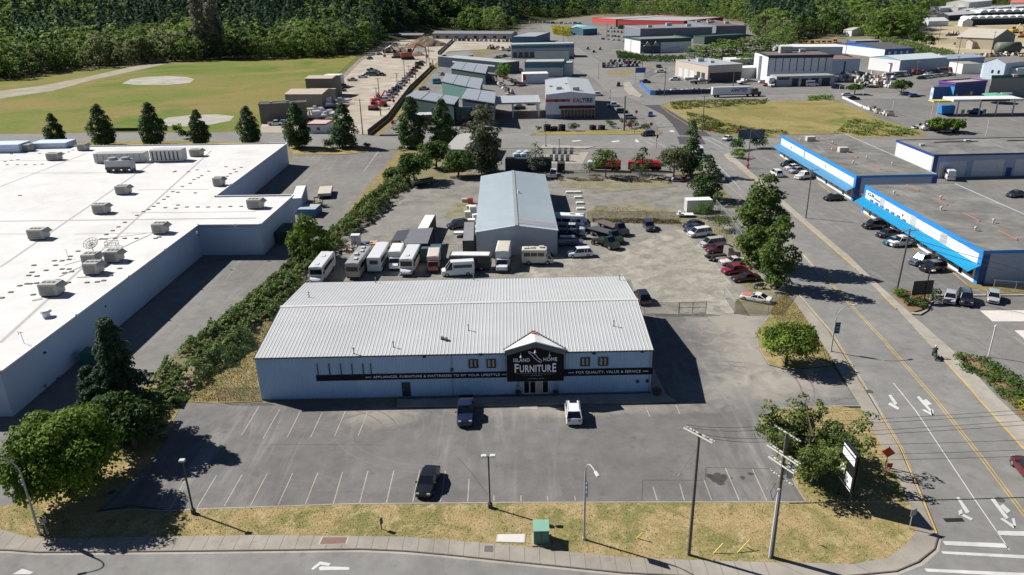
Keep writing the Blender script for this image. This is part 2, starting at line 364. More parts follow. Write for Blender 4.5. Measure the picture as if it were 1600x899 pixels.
for cx,cy,R0,a0,a1 in[(480,690,9,.2,1.5),(515,672,11,-.3,1.1),(560,665,14,-2.6,-1.4),(700,655,12,-2.8,-1.6),(610,700,10,1.9,3.0),(860,700,16,-2.4,-1.5),(980,690,15,.8,1.9),(1130,640,14,1.2,2.4),(1100,600,12,-.9,.2),(450,720,8,.6,2.0),(760,735,18,.7,1.5),(1150,560,17,1.6,2.6)]:
    X,Y=at(cx,cy)
    for dr in(0,1.55):ribbon(mb,[(X+(R0+dr)*math.cos(a),Y+(R0+dr)*.8*math.sin(a))for a in np.linspace(a0,a1,14)],.16+r3.random()*.08,.1135+len(mb.f)*1e-5,px=False)
struct('tyre_tracks',mb,M_asphalt('worn_track',(.195,.19,.183),(.235,.228,.22),cracks=0))
mb=MB()
for cx,cy,r in[(1113,747,.55),(1121,744,.5),(1127,749,.6),(1117,752,.45),(1131,745,.35),(1125,756,.5),(1108,745,.4),(1160,748,.3),(1172,742,.28),(1178,742,.2),(1143,749,.15)]:
    X,Y=at(cx,cy);mb.sheet([(X+r*math.cos(a)*rnd.uniform(.75,1.1),Y+r*math.sin(a)*rnd.uniform(.75,1.1))for a in[k*math.pi/6 for k in range(12)]],.1165+cx*1e-6+cy*1e-7)
struct('oil_stains',mb,M('oil_stain',(.06,.056,.052),.8))
# pavement in front of the store with its raised kerb
area('store_walk',[(621,638),(621,627),(1038,617),(1056,629),(1000,632),(900,632),(800,636)],.25,concrete,.15)
area('store_side_walk',[(1017,617),(1003,560),(1012,560),(1040,618)],.24,concrete,.13)
# verge, sidewalks
GS=[(-200,830),(0,829),(50,843),(130,843),(400,838.5),(633,841),(793,854),(860,862),(983,874),(1120,879),(1200,881),(1333,884),(1387,874),(1416,853),(1431,833),(1420,786),(1376,696),(1350,643),(1313,636.5),(1215,640),(1186,655),(1216,705),(1244,763),(1259,786.5),(1000,787),(800,787.5),(540,790),(308,798),(266,801),(205,798),(150,803),(240,720),(285,632),(235,600),(120,700),(20,790)]
area('grass_verge',GS,.14,dry_grass)
area('corner_verge',[(1204,489),(1213,504),(1300,572),(1232,579),(1201,571),(1185,545),(1181,520)],.14,dry_grass)
area('road_verge',[(1232,455),(1213,470),(1204,490),(1213,505),(1300,572),(1302,566),(1270,515),(1245,478)],.15,straw_grass)
SW=[(-300,858),(13,862),(60,865.5),(200,864.5),(400,862.5),(563,860.5),(633,863.5),(700,869.5),(800,880),(973,897.5),(1120,905),(1300,905),(1400,895),(1435,880),(1460,860),(1465,842),(1458,829),(1403,699),(1357,621),(1294,519),(1224,437),(1214,445),(1245,478),(1270,515),(1302,566),(1345,637),(1376,696),(1420,786),(1431,833),(1416,853),(1387,874),(1333,884),(1200,881),(1120,879),(983,874),(860,862),(793,854),(633,841),(400,838.5),(130,843),(50,843),(0,829),(-300,826)]
area('sidewalk',SW,.18,M_asphalt('sidewalk_concrete',(.33,.3,.26),(.4,.37,.32),cracks=.15),.16)
mb=MB()   # expansion joints, drawn as thin dark lines
x=-20
while x<1210:
    yb=np.interp(x,[-20,13,60,200,400,563,633,700,800,973,1120,1300],[862,862,865,864,862,860,863,869,880,897,905,905]);yt=np.interp(x,[-20,50,130,400,633,793,860,983,1120,1200],[832,843,843,838.5,841,854,862,874,879,881])
    X0,Y0=at(x,yb);X1=X0;Xt,Yt=at(x+(800-x)/862*(yb-yt)*.95,yt);ribbon(mb,[(X0,Y0),(Xt,Yt)],.05,.1845,px=False);x+=24
for t in np.linspace(0,1,22):
    a=(np.interp(t,[0,1],[1228,1455]),np.interp(t,[0,1],[440,826]));Xa,Ya=at(*a);ribbon(mb,[(Xa-2.2,Ya-.1),(Xa-.3,Ya)],.04,.1845,px=False)
struct('sidewalk_joints',mb,M('joint_dark',(.16,.15,.13),.9))
mb=MB()   # pale gutter beside the kerb
ribbon(mb,[(-300,860),(13,864),(60,867.5),(200,866.5),(400,864.5),(563,862.5),(633,865.5),(700,871.5),(800,882),(973,899.5),(1120,907.5),(1300,908),(1402,898),(1440,883),(1464,862),(1468,845),(1463,836),(1408,700),(1362,622),(1299,520),(1227,437)],.32,.108)
struct('gutter',mb,M_asphalt('gutter_concrete',(.4,.375,.33),(.46,.43,.38),cracks=.1))
mb=MB()  # kerb's shade painted as a dark strip along the sidewalk edge
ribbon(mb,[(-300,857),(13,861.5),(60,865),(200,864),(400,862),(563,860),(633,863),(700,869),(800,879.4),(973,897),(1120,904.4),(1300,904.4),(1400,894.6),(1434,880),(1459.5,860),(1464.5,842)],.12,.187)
struct('kerb_shade_strip',mb,M('kerb_shade',(.12,.1,.085),.9))
# pavement and gravel strip on the far side of the main road
area('far_sidewalk',[(1700,805),(1601,706),(1514,608),(1476,565),(1401,483),(1337,421),(1241,338),(1176,280),(1131,243),(1140,240),(1190,284),(1262,348),(1325,400),(1372,446),(1425,494),(1500,560),(1560,625),(1640,700),(1760,805)],.18,concrete,.12)
area('planting_bed',[(1490,556),(1510,553),(1600,608),(1660,650),(1700,740),(1600,660),(1545,600)],.22,M_blend('bark_mulch',[(.2,.13,.075),(.28,.19,.11)],(.4,),fine=5))
area('sign_bed',[(1392,457),(1408,453),(1440,455),(1458,466),(1452,474),(1445,484),(1424,490),(1405,472)],.22,_M['bark_mulch'],.12)
area('shop_verge',[(1508,448),(1520,444),(1640,452),(1640,462),(1550,459)],.14,straw_grass,.1)
area('north_verge',[(457,238),(452,232),(460,229),(580,231),(576,238),(540,242),(460,243)],.14,_M['dry_grass'],.1)
area('left_verge',[(-300,236),(-300,225),(300,221),(440,224),(440,230),(100,233)],.13,lot_grass,.05)
area('bank_grass',[(622,237),(655,236),(640,262),(600,300),(560,350),(520,372),(535,340),(575,292)],.13,straw_grass)
area('tyre_shop_verge',[(828,212),(838,207),(860,206),(1000,203),(1035,207),(1028,211),(900,211)],.14,lot_grass,.05)
area('forecourt_kerb',[(843,232),(850,227),(870,228),(930,230),(915,233),(870,233)],.2,concrete,.15)
area('lane_verge',[(575,212),(606,186),(640,140),(678,105),(683,106),(650,145),(618,190),(592,213)],.08,straw_grass)
area('service_lane',[(592,213),(618,190),(650,145),(683,107),(700,106),(690,125),(664,160),(642,193),(640,213)],.07,asphalt_town)
area('car_lot_verge',[(950,112),(995,111),(1012,103),(1020,104),(1000,112),(975,117.5),(950,117)],.1,straw_grass)
area('side_lot_slab',[(1531,486),(1640,485),(1640,503),(1551,503)],.06,M('pale_concrete',(.62,.58,.54),.9))
area('side_lot_slab',[(1585,517),(1640,516),(1640,545),(1600,530)],.06,_M['pale_concrete'])
area('raised_kerb',[(1424,490),(1437,491),(1446,486),(1453,474),(1459,471),(1456,475),(1449,487),(1438,493.5),(1424,492.5)],.24,concrete,.12)
area('lot_boundary_kerb',[(1460,462),(1640,461),(1640,463),(1460,464)],.2,concrete,.1)

# ---------------- road markings
mb=MB();Z=.112
ribbon(mb,[(1396,600),(1432,645),(1520,778),(1577,861)],.11,Z)
for a,b in[((1255,400),(1283,432)),((1237,380),(1250,394)),((1123,260),(1150,288)),((1143,281),(1158,297))]:ribbon(mb,[a,b],.1,Z)
# zebra bars by the lower intersection
for q in[[(1472,847),(1477,853.5),(1576,858),(1570,851)],[(1470,863),(1473,867),(1660,878),(1660,872)],[(1444,890),(1448,895),(1640,905),(1640,899)],[(1556,831),(1563,838),(1650,841),(1650,833)]]:
    mb.sheet(P(*q),Z)
def arrow_left(cx,cy,ang,s=1.0,both=False):   # painted turn arrow: stem, elbow, head
    X,Y=at(cx,cy);c,sn=math.cos(ang),math.sin(ang)
    T=lambda pts:mb.sheet([(X+(u*c-v*sn)*s,Y+(u*sn+v*c)*s)for u,v in pts],Z+.001)
    T([(-1.9,-.14),(1.5,-.14),(1.5,.14),(-1.9,.14)]);Tz=[(1.5,-.14),(2.1,.35),(1.95,.55),(1.35,.14)];T(Tz)
    T([(2.3,.15),(2.5,.35),(1.3,1.15),(1.1,.95)]);T([(1.1,.95),(1.3,1.15),(1.3,.95)]);T([(.35,.62),(1.1,.95),(1.2,1.2),(.3,.85)])
def parr(p):mb.sheet(P(*p),Z+.001)
# front street arrow
parr([(498,889),(502,886.5),(546,888),(546,892),(500,893)]);parr([(486,891),(500,879),(517,882),(514,886),(501,884),(490,892)])
parr([(20,899),(35,890),(53,896),(47,899)])
# main road arrows
for d in[[(1388,619),(1392,618),(1402,632),(1398,635)],[(1387,633),(1391,630),(1405,639),(1403,642)],
          [(1432,622),(1436,620),(1456,643),(1458,651),(1453,645)],[(1440,642),(1444,641),(1459,649),(1458,652)],[(1454,642),(1458,641),(1459,652),(1456,652)],[(1442,627),(1447,625),(1456,633),(1449,635)],
          [(1494,779),(1498,778),(1515,802),(1509,804)],[(1497,800),(1503,797),(1504,806),(1498,807)],[(1499,806),(1503,804),(1520,812),(1517,815)],
          [(1547,781),(1552,779),(1576,811),(1571,813)],[(1562,812),(1566,811),(1588,825),(1583,827)],[(1580,812),(1585,811),(1588,826),(1584,826)],[(1562,792),(1567,789),(1579,800),(1573,804)]]:
    parr(d)
# intersection lines and lane dashes on the upper roads
for a,b in[((1098,216),(1131,233)),((1112,216),(1138,230)),((1096,232),(1130,233.5)),((1098,237.5),(1130,238)),((1000,217),(1020,227)),((1014,217),(1040,230)),((1028,211),(1060,210)),((1002,130),(1015,126)),((800,227),(860,227)),((810,221),(850,221.5))]:ribbon(mb,[a,b],.16,Z)
for q in[[(892,221),(906,219.5),(909,221),(896,222.5)],[(954,221.5),(968,220),(968,222),(958,223)],[(1045,205),(1051,204),(1055,207),(1048,207)],[(992,219),(996,218.6),(999,223),(994,223)]]:parr(q)
for a,b in[((592,236),(569,268)),((430,303),(446,297)),((477,297),(487,293)),((1450,455),(1640,452))]:ribbon(mb,[a,b],.12,.065)
struct('white_road_markings',mb,white_paint)
mb=MB()
YC=[(1120,276),(1157,307),(1195,341),(1237,380),(1290,435),(1322,470),(1380,532),(1439,600),(1462,626),(1530,712),(1600,805),(1680,910)]
ribbon(mb,YC[:5],.13,Z)
for off in(-.17,.17):
    q=[Vector(at(*p))for p in YC[4:]];ribbon(mb,[(p.x+off,p.y)for p in q],.11,Z,px=False)
# yellow kerbs: lines painted along the pavement edge
ribbon(mb,[(1336,421),(1290,379),(1240,338)],.22,.192);ribbon(mb,[(1131,243),(1143,255)],.2,.192);ribbon(mb,[(1152,263),(1176,281)],.2,.192)
ribbon(mb,[(1376,460),(1400,484)],.22,.192);ribbon(mb,[(1475,565),(1514,608),(1530,627),(1601,706),(1640,748)],.22,.192)
ribbon(mb,[(1376,650),(1406,701),(1440,778),(1463,836)],.16,.192);ribbon(mb,[(1225,437),(1262,478),(1297,520),(1350,607)],.1,.192)
ribbon(mb,[(1345,331),(1374,355)],.18,.1);ribbon(mb,[(1486,424),(1511,446)],.2,.1);ribbon(mb,[(1216,242),(1236,256)],.2,.1);ribbon(mb,[(1278,286),(1312,314)],.18,.1);ribbon(mb,[(1424,387),(1450,402)],.18,.1)
ribbon(mb,[(1032,166),(1045,177),(1075,196),(1096,206)],.2,.13);ribbon(mb,[(974,130),(976,141),(984,149),(1000,152)],.2,.21);ribbon(mb,[(1300,153),(1345,152)],.1,.1)
struct('yellow_road_markings',mb,yellow_paint)
mb=MB()
for a,b in[((1330,332),(1352,331)),((1338,337),(1360,337)),((1362,354),(1385,352)),((1372,364),(1398,363)),((1395,376),(1415,374)),((1404,398),(1436,396)),((1420,402),(1455,402)),((1434,429),(1480,427)),((1452,438),(1490,436)),((1456,447),(1512,445)),((1258,259),(1280,258)),((1268,268),(1290,266)),((1285,283),(1310,282))]:
    ribbon(mb,[a,b],.1,.06)
struct('shop_stall_lines',mb,faded_paint)
# dark manholes, drain grates, utility covers
for(x,y,r,lab)in[(1358,613,.45,'round manhole cover in the main road near the driveway'),(1562,782,.4,'round manhole cover beside the twin arrow at the lower intersection')]:
    mb=MB();X,Y=at(x,y);mb.cyl(X,Y,.08,.116,r,n=20);mb.cyl(X,Y,.1,.122,r*.8,n=20);tag(mb.build('manhole_cover',M('cast_iron',(.09,.085,.08),.7)),lab,'manhole cover')
mb=MB();X,Y=at(1490,814);mb.box(X-.9,Y-.25,.1,X+.9,Y+.25,.118);tag(mb.build('drain_grate',M('grate_black',(.01,.01,.01),.8)),'black slotted drain grate in the road above the crosswalk','drain')
def plate(name,label,pts,mat,z,cat):
    mb=MB();mb.sheet(P(*pts),z);poly=P(*pts);mb2=MB();cx=sum(p[0]for p in poly)/4;cy=sum(p[1]for p in poly)/4
    mb.prism([(cx+(x-cx)*1.12,cy+(y-cy)*1.12)for x,y in poly][::-1],z-.1,z-.006,1)
    tag(mb.build(name,[mat,M('frame_concrete',(.45,.43,.4),.9)]),label,cat)
plate('vault_cover','rusty red vault cover set in the sidewalk left of centre',[(500,853),(540,852),(543,842),(505,842)],M('rust_plate',(.2,.11,.09),.7),.192,'utility cover')
plate('vault_cover','small dark square cover in the sidewalk below the pale pad',[(756,865),(771,866),(771,855),(757,855)],M('dark_plate',(.13,.12,.115),.7),.192,'utility cover')
plate('utility_pad','pale rectangular concrete pad in the verge left of the green box',[(777,849),(818,850),(819,837.5),(779,838)],M('pad_concrete',(.6,.58,.55),.9),.2,'concrete pad')

# ================================================================ BUILDINGS
glass=M_glass();dark_glass=M_glass('dark_glass',(.006,.008,.012),.1)
white_wall=M('white_wall',(.66,.67,.68),.7,.1);dark_trim=M('dark_trim',(.03,.032,.035),.5)
navy=M('navy_cladding',(.03,.045,.08),.5,.15);grey_metal=M('grey_metal',(.3,.31,.32),.45,.15)
white_metal=M('white_metal',(.7,.7,.69),.45,.12)

def ribbed(mb,x0,x1,pts,pitch,rh,mi=0):
    """sheet metal with ribs: profile along x, following a line of (y,z) with outward normals"""
    n=max(1,int((x1-x0)/pitch));p=(x1-x0)/n;xs=[]
    for i in range(n):xs+=[(x0+i*p,0),(x0+(i+.62)*p,0),(x0+(i+.72)*p,rh),(x0+(i+.9)*p,rh)]
    xs.append((x1,0));rows=[]
    for(y,z,ny_,nz_)in pts:rows.append([(x,y+ny_*h,z+nz_*h)for x,h in xs])
    k=len(xs)
    mb.add([q for r in rows for q in r],[(a*k+i,a*k+i+1,(a+1)*k+i+1,(a+1)*k+i)for a in range(len(rows)-1)for i in range(k-1)],mi)

# ---------------------------------------------------------------- furniture store
X0,X1,Y0,Y1=-31.8,17.15,82.6,107.4;EH,RH=6.05,7.5;YM=(Y0+Y1)/2
st=thing('furniture_store','long pale blue metal furniture store with ribbed grey roof and black gabled entrance sign','shop',(X0,Y0,0))
W_,D_=X1-X0,Y1-Y0;my=D_/2
pale_blue=M('pale_blue_cladding',(.38,.54,.74),.5,.12,.25)
roof_m=M('ribbed_roof',(.46,.47,.475),.5,.1,.12,fine=.5)
mb=MB();ribbed(mb,0,W_,[(0,.0,-1,0),(0,EH-.05,-1,0)],.42,.035)
mb.add([(0,0,0),(0,D_,0),(0,D_,EH-.05),(0,my,RH-.08),(0,0,EH-.05)],[(0,1,2,3,4)]);mb.add([(W_,0,0),(W_,D_,0),(W_,D_,EH-.05),(W_,my,RH-.08),(W_,0,EH-.05)],[(4,3,2,1,0)])
mb.add([(0,D_,0),(W_,D_,0),(W_,D_,EH-.05),(0,D_,EH-.05)],[(3,2,1,0)])
mb.build('wall',pale_blue,st)
mb=MB();a=math.atan2(RH-EH,my);nz_,ny_=math.cos(a),math.sin(a)
ribbed(mb,-.12,W_+.12,[(-.15,EH-.02,-ny_,nz_),(my*.5,EH+(RH-EH)*.5+.0,-ny_,nz_),(my,RH,0,1)],.45,.032)
ribbed(mb,-.12,W_+.12,[(my,RH,0,1),(D_+.15,EH-.02,ny_,nz_)],.45,.032)
rf=mb.build('roof',roof_m,st)
mb=MB();mb.add([(-.14,my-.3,RH+.025),(W_+.14,my-.3,RH+.025),(W_+.14,my,RH+.07),(-.14,my,RH+.07),(W_+.14,my+.3,RH+.025),(-.14,my+.3,RH+.025)],[(0,1,2,3),(3,2,4,5)]);mb.build('ridge_cap',M('ridge_metal',(.58,.58,.57),.5),rf)
mb=MB();mb.box(-.2,-.24,EH-.16,W_+.2,-.04,EH-.04)
for xx in(-.14,W_+.02):mb.tube([(xx+.06,-.15,EH-.04),(xx+.06,my,RH+.0),(xx+.06,D_+.15,EH-.04)],.07,4)
mb.build('gutter',dark_trim,rf)
for xx in(.02,11.8,W_-.08):mb=MB();mb.box(xx-.05,-.06,.02,xx+.07,-.037,EH-.2);mb.build('corner_trim',M('trim_blue',(.4,.5,.62),.5),st)
mb=MB();mb.box(.0,-.05,0,W_,-.03,.14);mb.build('base_flashing',M('flashing',(.25,.28,.32),.6),st)
def wp(px,py,yy=Y0):X,Z=onY(px,py,yy);return X-X0,Z
def banner(pxl,pxr,pt,pb,s,tl,tr):
    xl,zt=wp(pxl,pt);xr,_=wp(pxr,pt);_,zb=wp(pxl,pb)
    mb=MB();mb.box(xl,-.10,zb,xr,-.045,zt);b=mb.build('banner',M('banner_black',(.010,.012,.018),.6,spec=.2),st)
    a_,_=wp(tl,pt);b_,_=wp(tr,pt)
    t=text(s,M('sign_white',(.85,.86,.88),.5,.03),b,'lettering',b_-a_,(zt-zb)*.46,.006);t.location=((a_+b_)/2,-.125,(zb+zt)/2)
    for e,sgn in((a_,-1),(b_,1)):
        mb=MB()
        for dz in(-.04,.05):mb.box(e+sgn*.6-.35,-.112,(zb+zt)/2+dz-.02,e+sgn*.6+.35,-.105,(zb+zt)/2+dz+.02)
        mb.build('rule_mark',_M['sign_white'],b)
banner(494,791.5,586.3,595.3,'APPLIANCES, FURNITURE & MATTRESSES TO FIT YOUR LIFESTYLE',583,781)
banner(880.5,1020,577,587.5,'FOR QUALITY, VALUE & SERVICE',900,1001)
def wwin(l,r,t,b_,parts=2):
    xl,zt=wp(l,t);xr,_=wp(r,t);_,zb=wp(l,b_)
    mb=MB();mb.box(xl,-.12,zb,xr,-.05,zb+.09);mb.box(xl,-.12,zt-.09,xr,-.05,zt);mb.box(xl,-.12,zb+.09,xl+.09,-.05,zt-.09);mb.box(xr-.09,-.12,zb+.09,xr,-.05,zt-.09);mm_=(xl+xr)/2;mb.box(mm_-.05,-.115,zb+.09,mm_+.05,-.05,zt-.09)
    w=mb.build('window',M('window_frame',(.035,.04,.06),.5),st)
    mb=MB();mb.box(xl+.09,-.075,zb+.09,xr-.09,-.052,zt-.09);mb.build('pane',dark_glass,w)
    mb=MB();mb.box(mm_-.42,-.085,zb+.14,mm_-.12,-.077,zt-.12);mb.box(mm_+.12,-.085,zb+.14,mm_+.36,-.077,zt-.12);mb.build('blind',M('blind_beige',(.4,.32,.27),.8),w)
for q in[(732,747,561.5,575),(760,775,561,575),(907,922,558.5,572),(935,950.5,558,571.5)]:wwin(*q)
xl,zt=wp(627.5,597.5);xr,_=wp(640.5,597)
mb=MB();mb.box(xl,-.09,.2,xr,-.045,zt);dr=mb.build('door',M('door_navy',(.02,.03,.06),.5),st)
mb=MB();mb.box(xl+.1,-.13,1.1,xl+.22,-.095,1.2);mb.build('handle',grey_metal,dr)
for px in(495.5,514,532,549.5,567,579):
    xa,zt=wp(px,568);_,zb=wp(px,585.5);mb=MB();mb.box(xa-.06,-.16,zb,xa+.04,-.06,zt);mb.build('conduit',navy,st)
for px,py in((663,556.5),(751,553),(928,551.5),(1003,548.5)):
    xa,za=wp(px,py);mb=MB();mb.add([(xa-.2,-.05,za-.1),(xa+.2,-.05,za-.1),(xa+.2,-.05,za+.14),(xa-.2,-.05,za+.14),(xa-.2,-.32,za-.1),(xa+.2,-.32,za-.1),(xa+.2,-.2,za+.14),(xa-.2,-.2,za+.14)],[(0,3,2,1),(4,5,6,7),(0,1,5,4),(1,2,6,5),(2,3,7,6),(3,0,4,7)]);mb.build('wall_lamp',dark_trim,st)
for px,py in((996,595.5),(1011,595),(706,577.5)):
    xa,za=wp(px,py);mb=MB();mb.box(xa-.16,-.2,za-.2,xa+.16,-.04,za+.2);mb.build('meter_box',navy,st)
for px in(706.5,1014.5):
    xa,_=wp(px,580);mb=MB();mb.tube([(xa,-.035,.05),(xa,-.035,EH-.2)],.05,6);mb.build('downpipe',M('pipe_grey',(.3,.36,.42),.5),st)
for px,py,double in((483,465,0),(587,442,0),(615,543,0),(732,516.5,0),(740,437.5,0),(695,530,1),(959,510,0),(968,438,0),(553,553,0)):
    z=6.4
    for _ in range(4):
        X,Y=at(px,py,z);f=1-abs(Y-YM)/my;z=EH+(RH-EH)*max(0,f)
    mb=MB();x,y=X-X0,Y-Y0
    if double:mb.box(x-.5,y-.2,z,x-.1,y+.2,z+.35);mb.box(x,y-.5,z,x+.4,y-.1,z+.32)
    else:mb.cyl(x,y,z-.1,z+.75,.06,n=8);mb.cyl(x,y,z+.72,z+.84,.11,n=8);mb.cyl(x,y,z-.1,z+.1,.16,.08,n=8)
    mb.build('roof_vent',M('vent_grey',(.16,.16,.17),.5),rf)
# entrance gable with the sign board
yf=-.8;YF=Y0+yf
PX0,PX1=wp(792.5,596,YF)[0],wp(881,594,YF)[0];pc=(PX0+PX1)/2
zb=wp(836,596,YF)[1];zt=wp(836,543,YF)[1];zs=wp(793,556,YF)[1]
mb=MB();mb.loft([[(PX0,y,zb),(PX1,y,zb),(PX1,y,zs),(pc,y,zt),(PX0,y,zs)]for y in(yf,-.04)]);sb=mb.build('sign_board',M('sign_black',(.004,.0045,.006),.55,spec=.2),st)
fh=.75
mb=MB()
for s_,e_ in(((PX0-.25),pc),((PX1+.25),pc)):
    za,zc=zs-.02,zt+.06
    mb.loft([[(s_,y,za),(e_,y,zc),(e_,y,zc+fh),(s_,y,za+fh)]for y in((yf-.12,yf-.01)if s_<pc else(yf-.01,yf-.12))])
gb=mb.build('gable_fascia',M('fascia_slate',(.10,.12,.16),.55),st)
mb=MB();depth=4.6
yb=depth
for s_,sg in((PX0-.35,1),(PX1+.35,-1)):
    z0,z1=zs+fh-.06,zt+fh+.08
    # slope sheet from the fascia back into the main roof
    yr=4.4
    v=[(s_,yf-.15,z0),(pc,yf-.15,z1),(pc,yr,EH+(RH-EH)*yr/my+.1),(s_,.3,EH+.12)]
    mb.add(v+[(x,y,z-.06)for x,y,z in v],[(0,1,2,3)if sg>0 else(3,2,1,0),(4,5,6,7),(0,1,5,4)])
pr=mb.build('gable_roof',M('gable_white',(.74,.74,.73),.5),st)
mb=MB()
for s_ in(PX0-.35,PX1+.35):
    ysv=.2;yr=4.5
    for k in range(14):
        t=(k+.5)/14;x=s_+(pc-s_)*t;y=ysv+(yr-ysv)*t;zz=EH+(RH-EH)*y/my
        mb.box(x-.16,y-.05,zz-.02,x+.1,y+.2,zz+.2)
mb.build('valley_flashing',dark_trim,pr)
mb=MB();mb.box(pc-.3,3.2,EH+.75,pc+.3,3.6,EH+1.0);mb.build('ridge_vent',M('rust_red',(.4,.12,.09),.7),pr)
kx=(PX1-PX0)/660.0;kz=(zt-zb)/(640-245.0)
def sx(u):return PX0+(u-92)*kx
def sz(v):return zb+(640-v)*kz
sw_=M('sign_letters',(.88,.9,.95),.5,.03)
for s_,u,v,w,h,bo in(('ISLAND',264,387,188,42,.012),('HOME',594,383,158,42,.012),('URNITUR',424,488,368,84,.022),('F',206,481,50,100,.02),('E',640,481,46,100,.02)):
    t=text(s_,sw_,sb,'lettering',w*kx,h*kz,bo);t.location=(sx(u),yf-.04,sz(v))
mb=MB()
out=[(345,290),(375,300),(410,318),(432,335),(450,365),(480,385),(494,405),(490,418),(470,412),(440,392),(415,372),(395,350),(370,322),(350,305),(345,290)]
mb.tube([(sx(u),yf-.03,sz(v))for u,v in out],.045,5);mb.build('island_outline',sw_,sb)
mb=MB()
mb.box(sx(190),yf-.02,sz(546),sx(655),yf-.005,sz(543));mb.box(sx(270),yf-.02,sz(564),sx(350),yf-.005,sz(562));mb.box(sx(525),yf-.02,sz(562),sx(600),yf-.005,sz(560))
mb.build('rule_mark',M('dim_letters',(.28,.32,.34),.5),sb)
mb=MB();mb.tube([(sx(365+13*k),yf-.02,sz(568+13*math.sin(k*2.3)*(1-k*.04)))for k in range(11)],.03,4);mb.build('script_flourish',M('flourish',(.5,.54,.56),.5),sb)
t=text('CAMPBELL RIVER',_M['dim_letters'],sb,'lettering',200*kx,11*kz,.01);t.location=(sx(430),yf-.03,sz(606))
for u,v in((255,330),(418,280),(583,322)):
    mb=MB();x,z=sx(u),sz(v);mb.tube([(x,yf-.02,z+.35),(x,yf-.4,z+.42),(x,yf-.55,z+.2)],.03,5);mb.cyl(x,yf-.55,z-.02,z+.2,.17,.06,n=10);mb.build('sign_lamp',M('lamp_white',(.75,.75,.73),.4),sb)
# entrance doors
xa,xb=wp(818,610,82.55)[0],wp(857,610,82.55)[0];zt2=zb+.05
mb=MB()
for k in range(5):
    x=xa+(xb-xa)*k/4;mb.box(x-.07,-.14,.2,x+.07,-.05,zt2)
mb.box(xa,-.135,.2,xb,-.05,.34);mb.box(xa,-.13,2.3,xb,-.05,2.42)
en=mb.build('entrance_frame',M('frame_pale',(.55,.57,.58),.4),st)
mb=MB()
for k in(0,1,3):mb.box(xa+(xb-xa)*k/4+.07,-.09,.34,xa+(xb-xa)*(k+1)/4-.07,-.055,2.3)
mb.build('door_glass',dark_glass,en)
mb=MB();mb.box(xa+(xb-xa)/2+.07,-.09,.34,xa+(xb-xa)*.75-.07,-.055,2.3);mb.box(xa,-.09,2.42,xb,-.055,zt2);mb.build('door_panel',M('panel_beige',(.42,.42,.4),.6),en)
mb=MB();X,Y=at(826,634);mb.add([(X-1.1,Y+.7,.255),(X+1.1,Y+.7,.255),(X+1.1,Y-1.1,.125),(X-1.1,Y-1.1,.125),(X-1.1,Y+.7,.1),(X+1.1,Y+.7,.1)],[(3,2,1,0),(0,4,3),(1,2,5)]);tag(mb.build('entrance_ramp',concrete),'pale concrete ramp in front of the black gabled entrance','ramp')

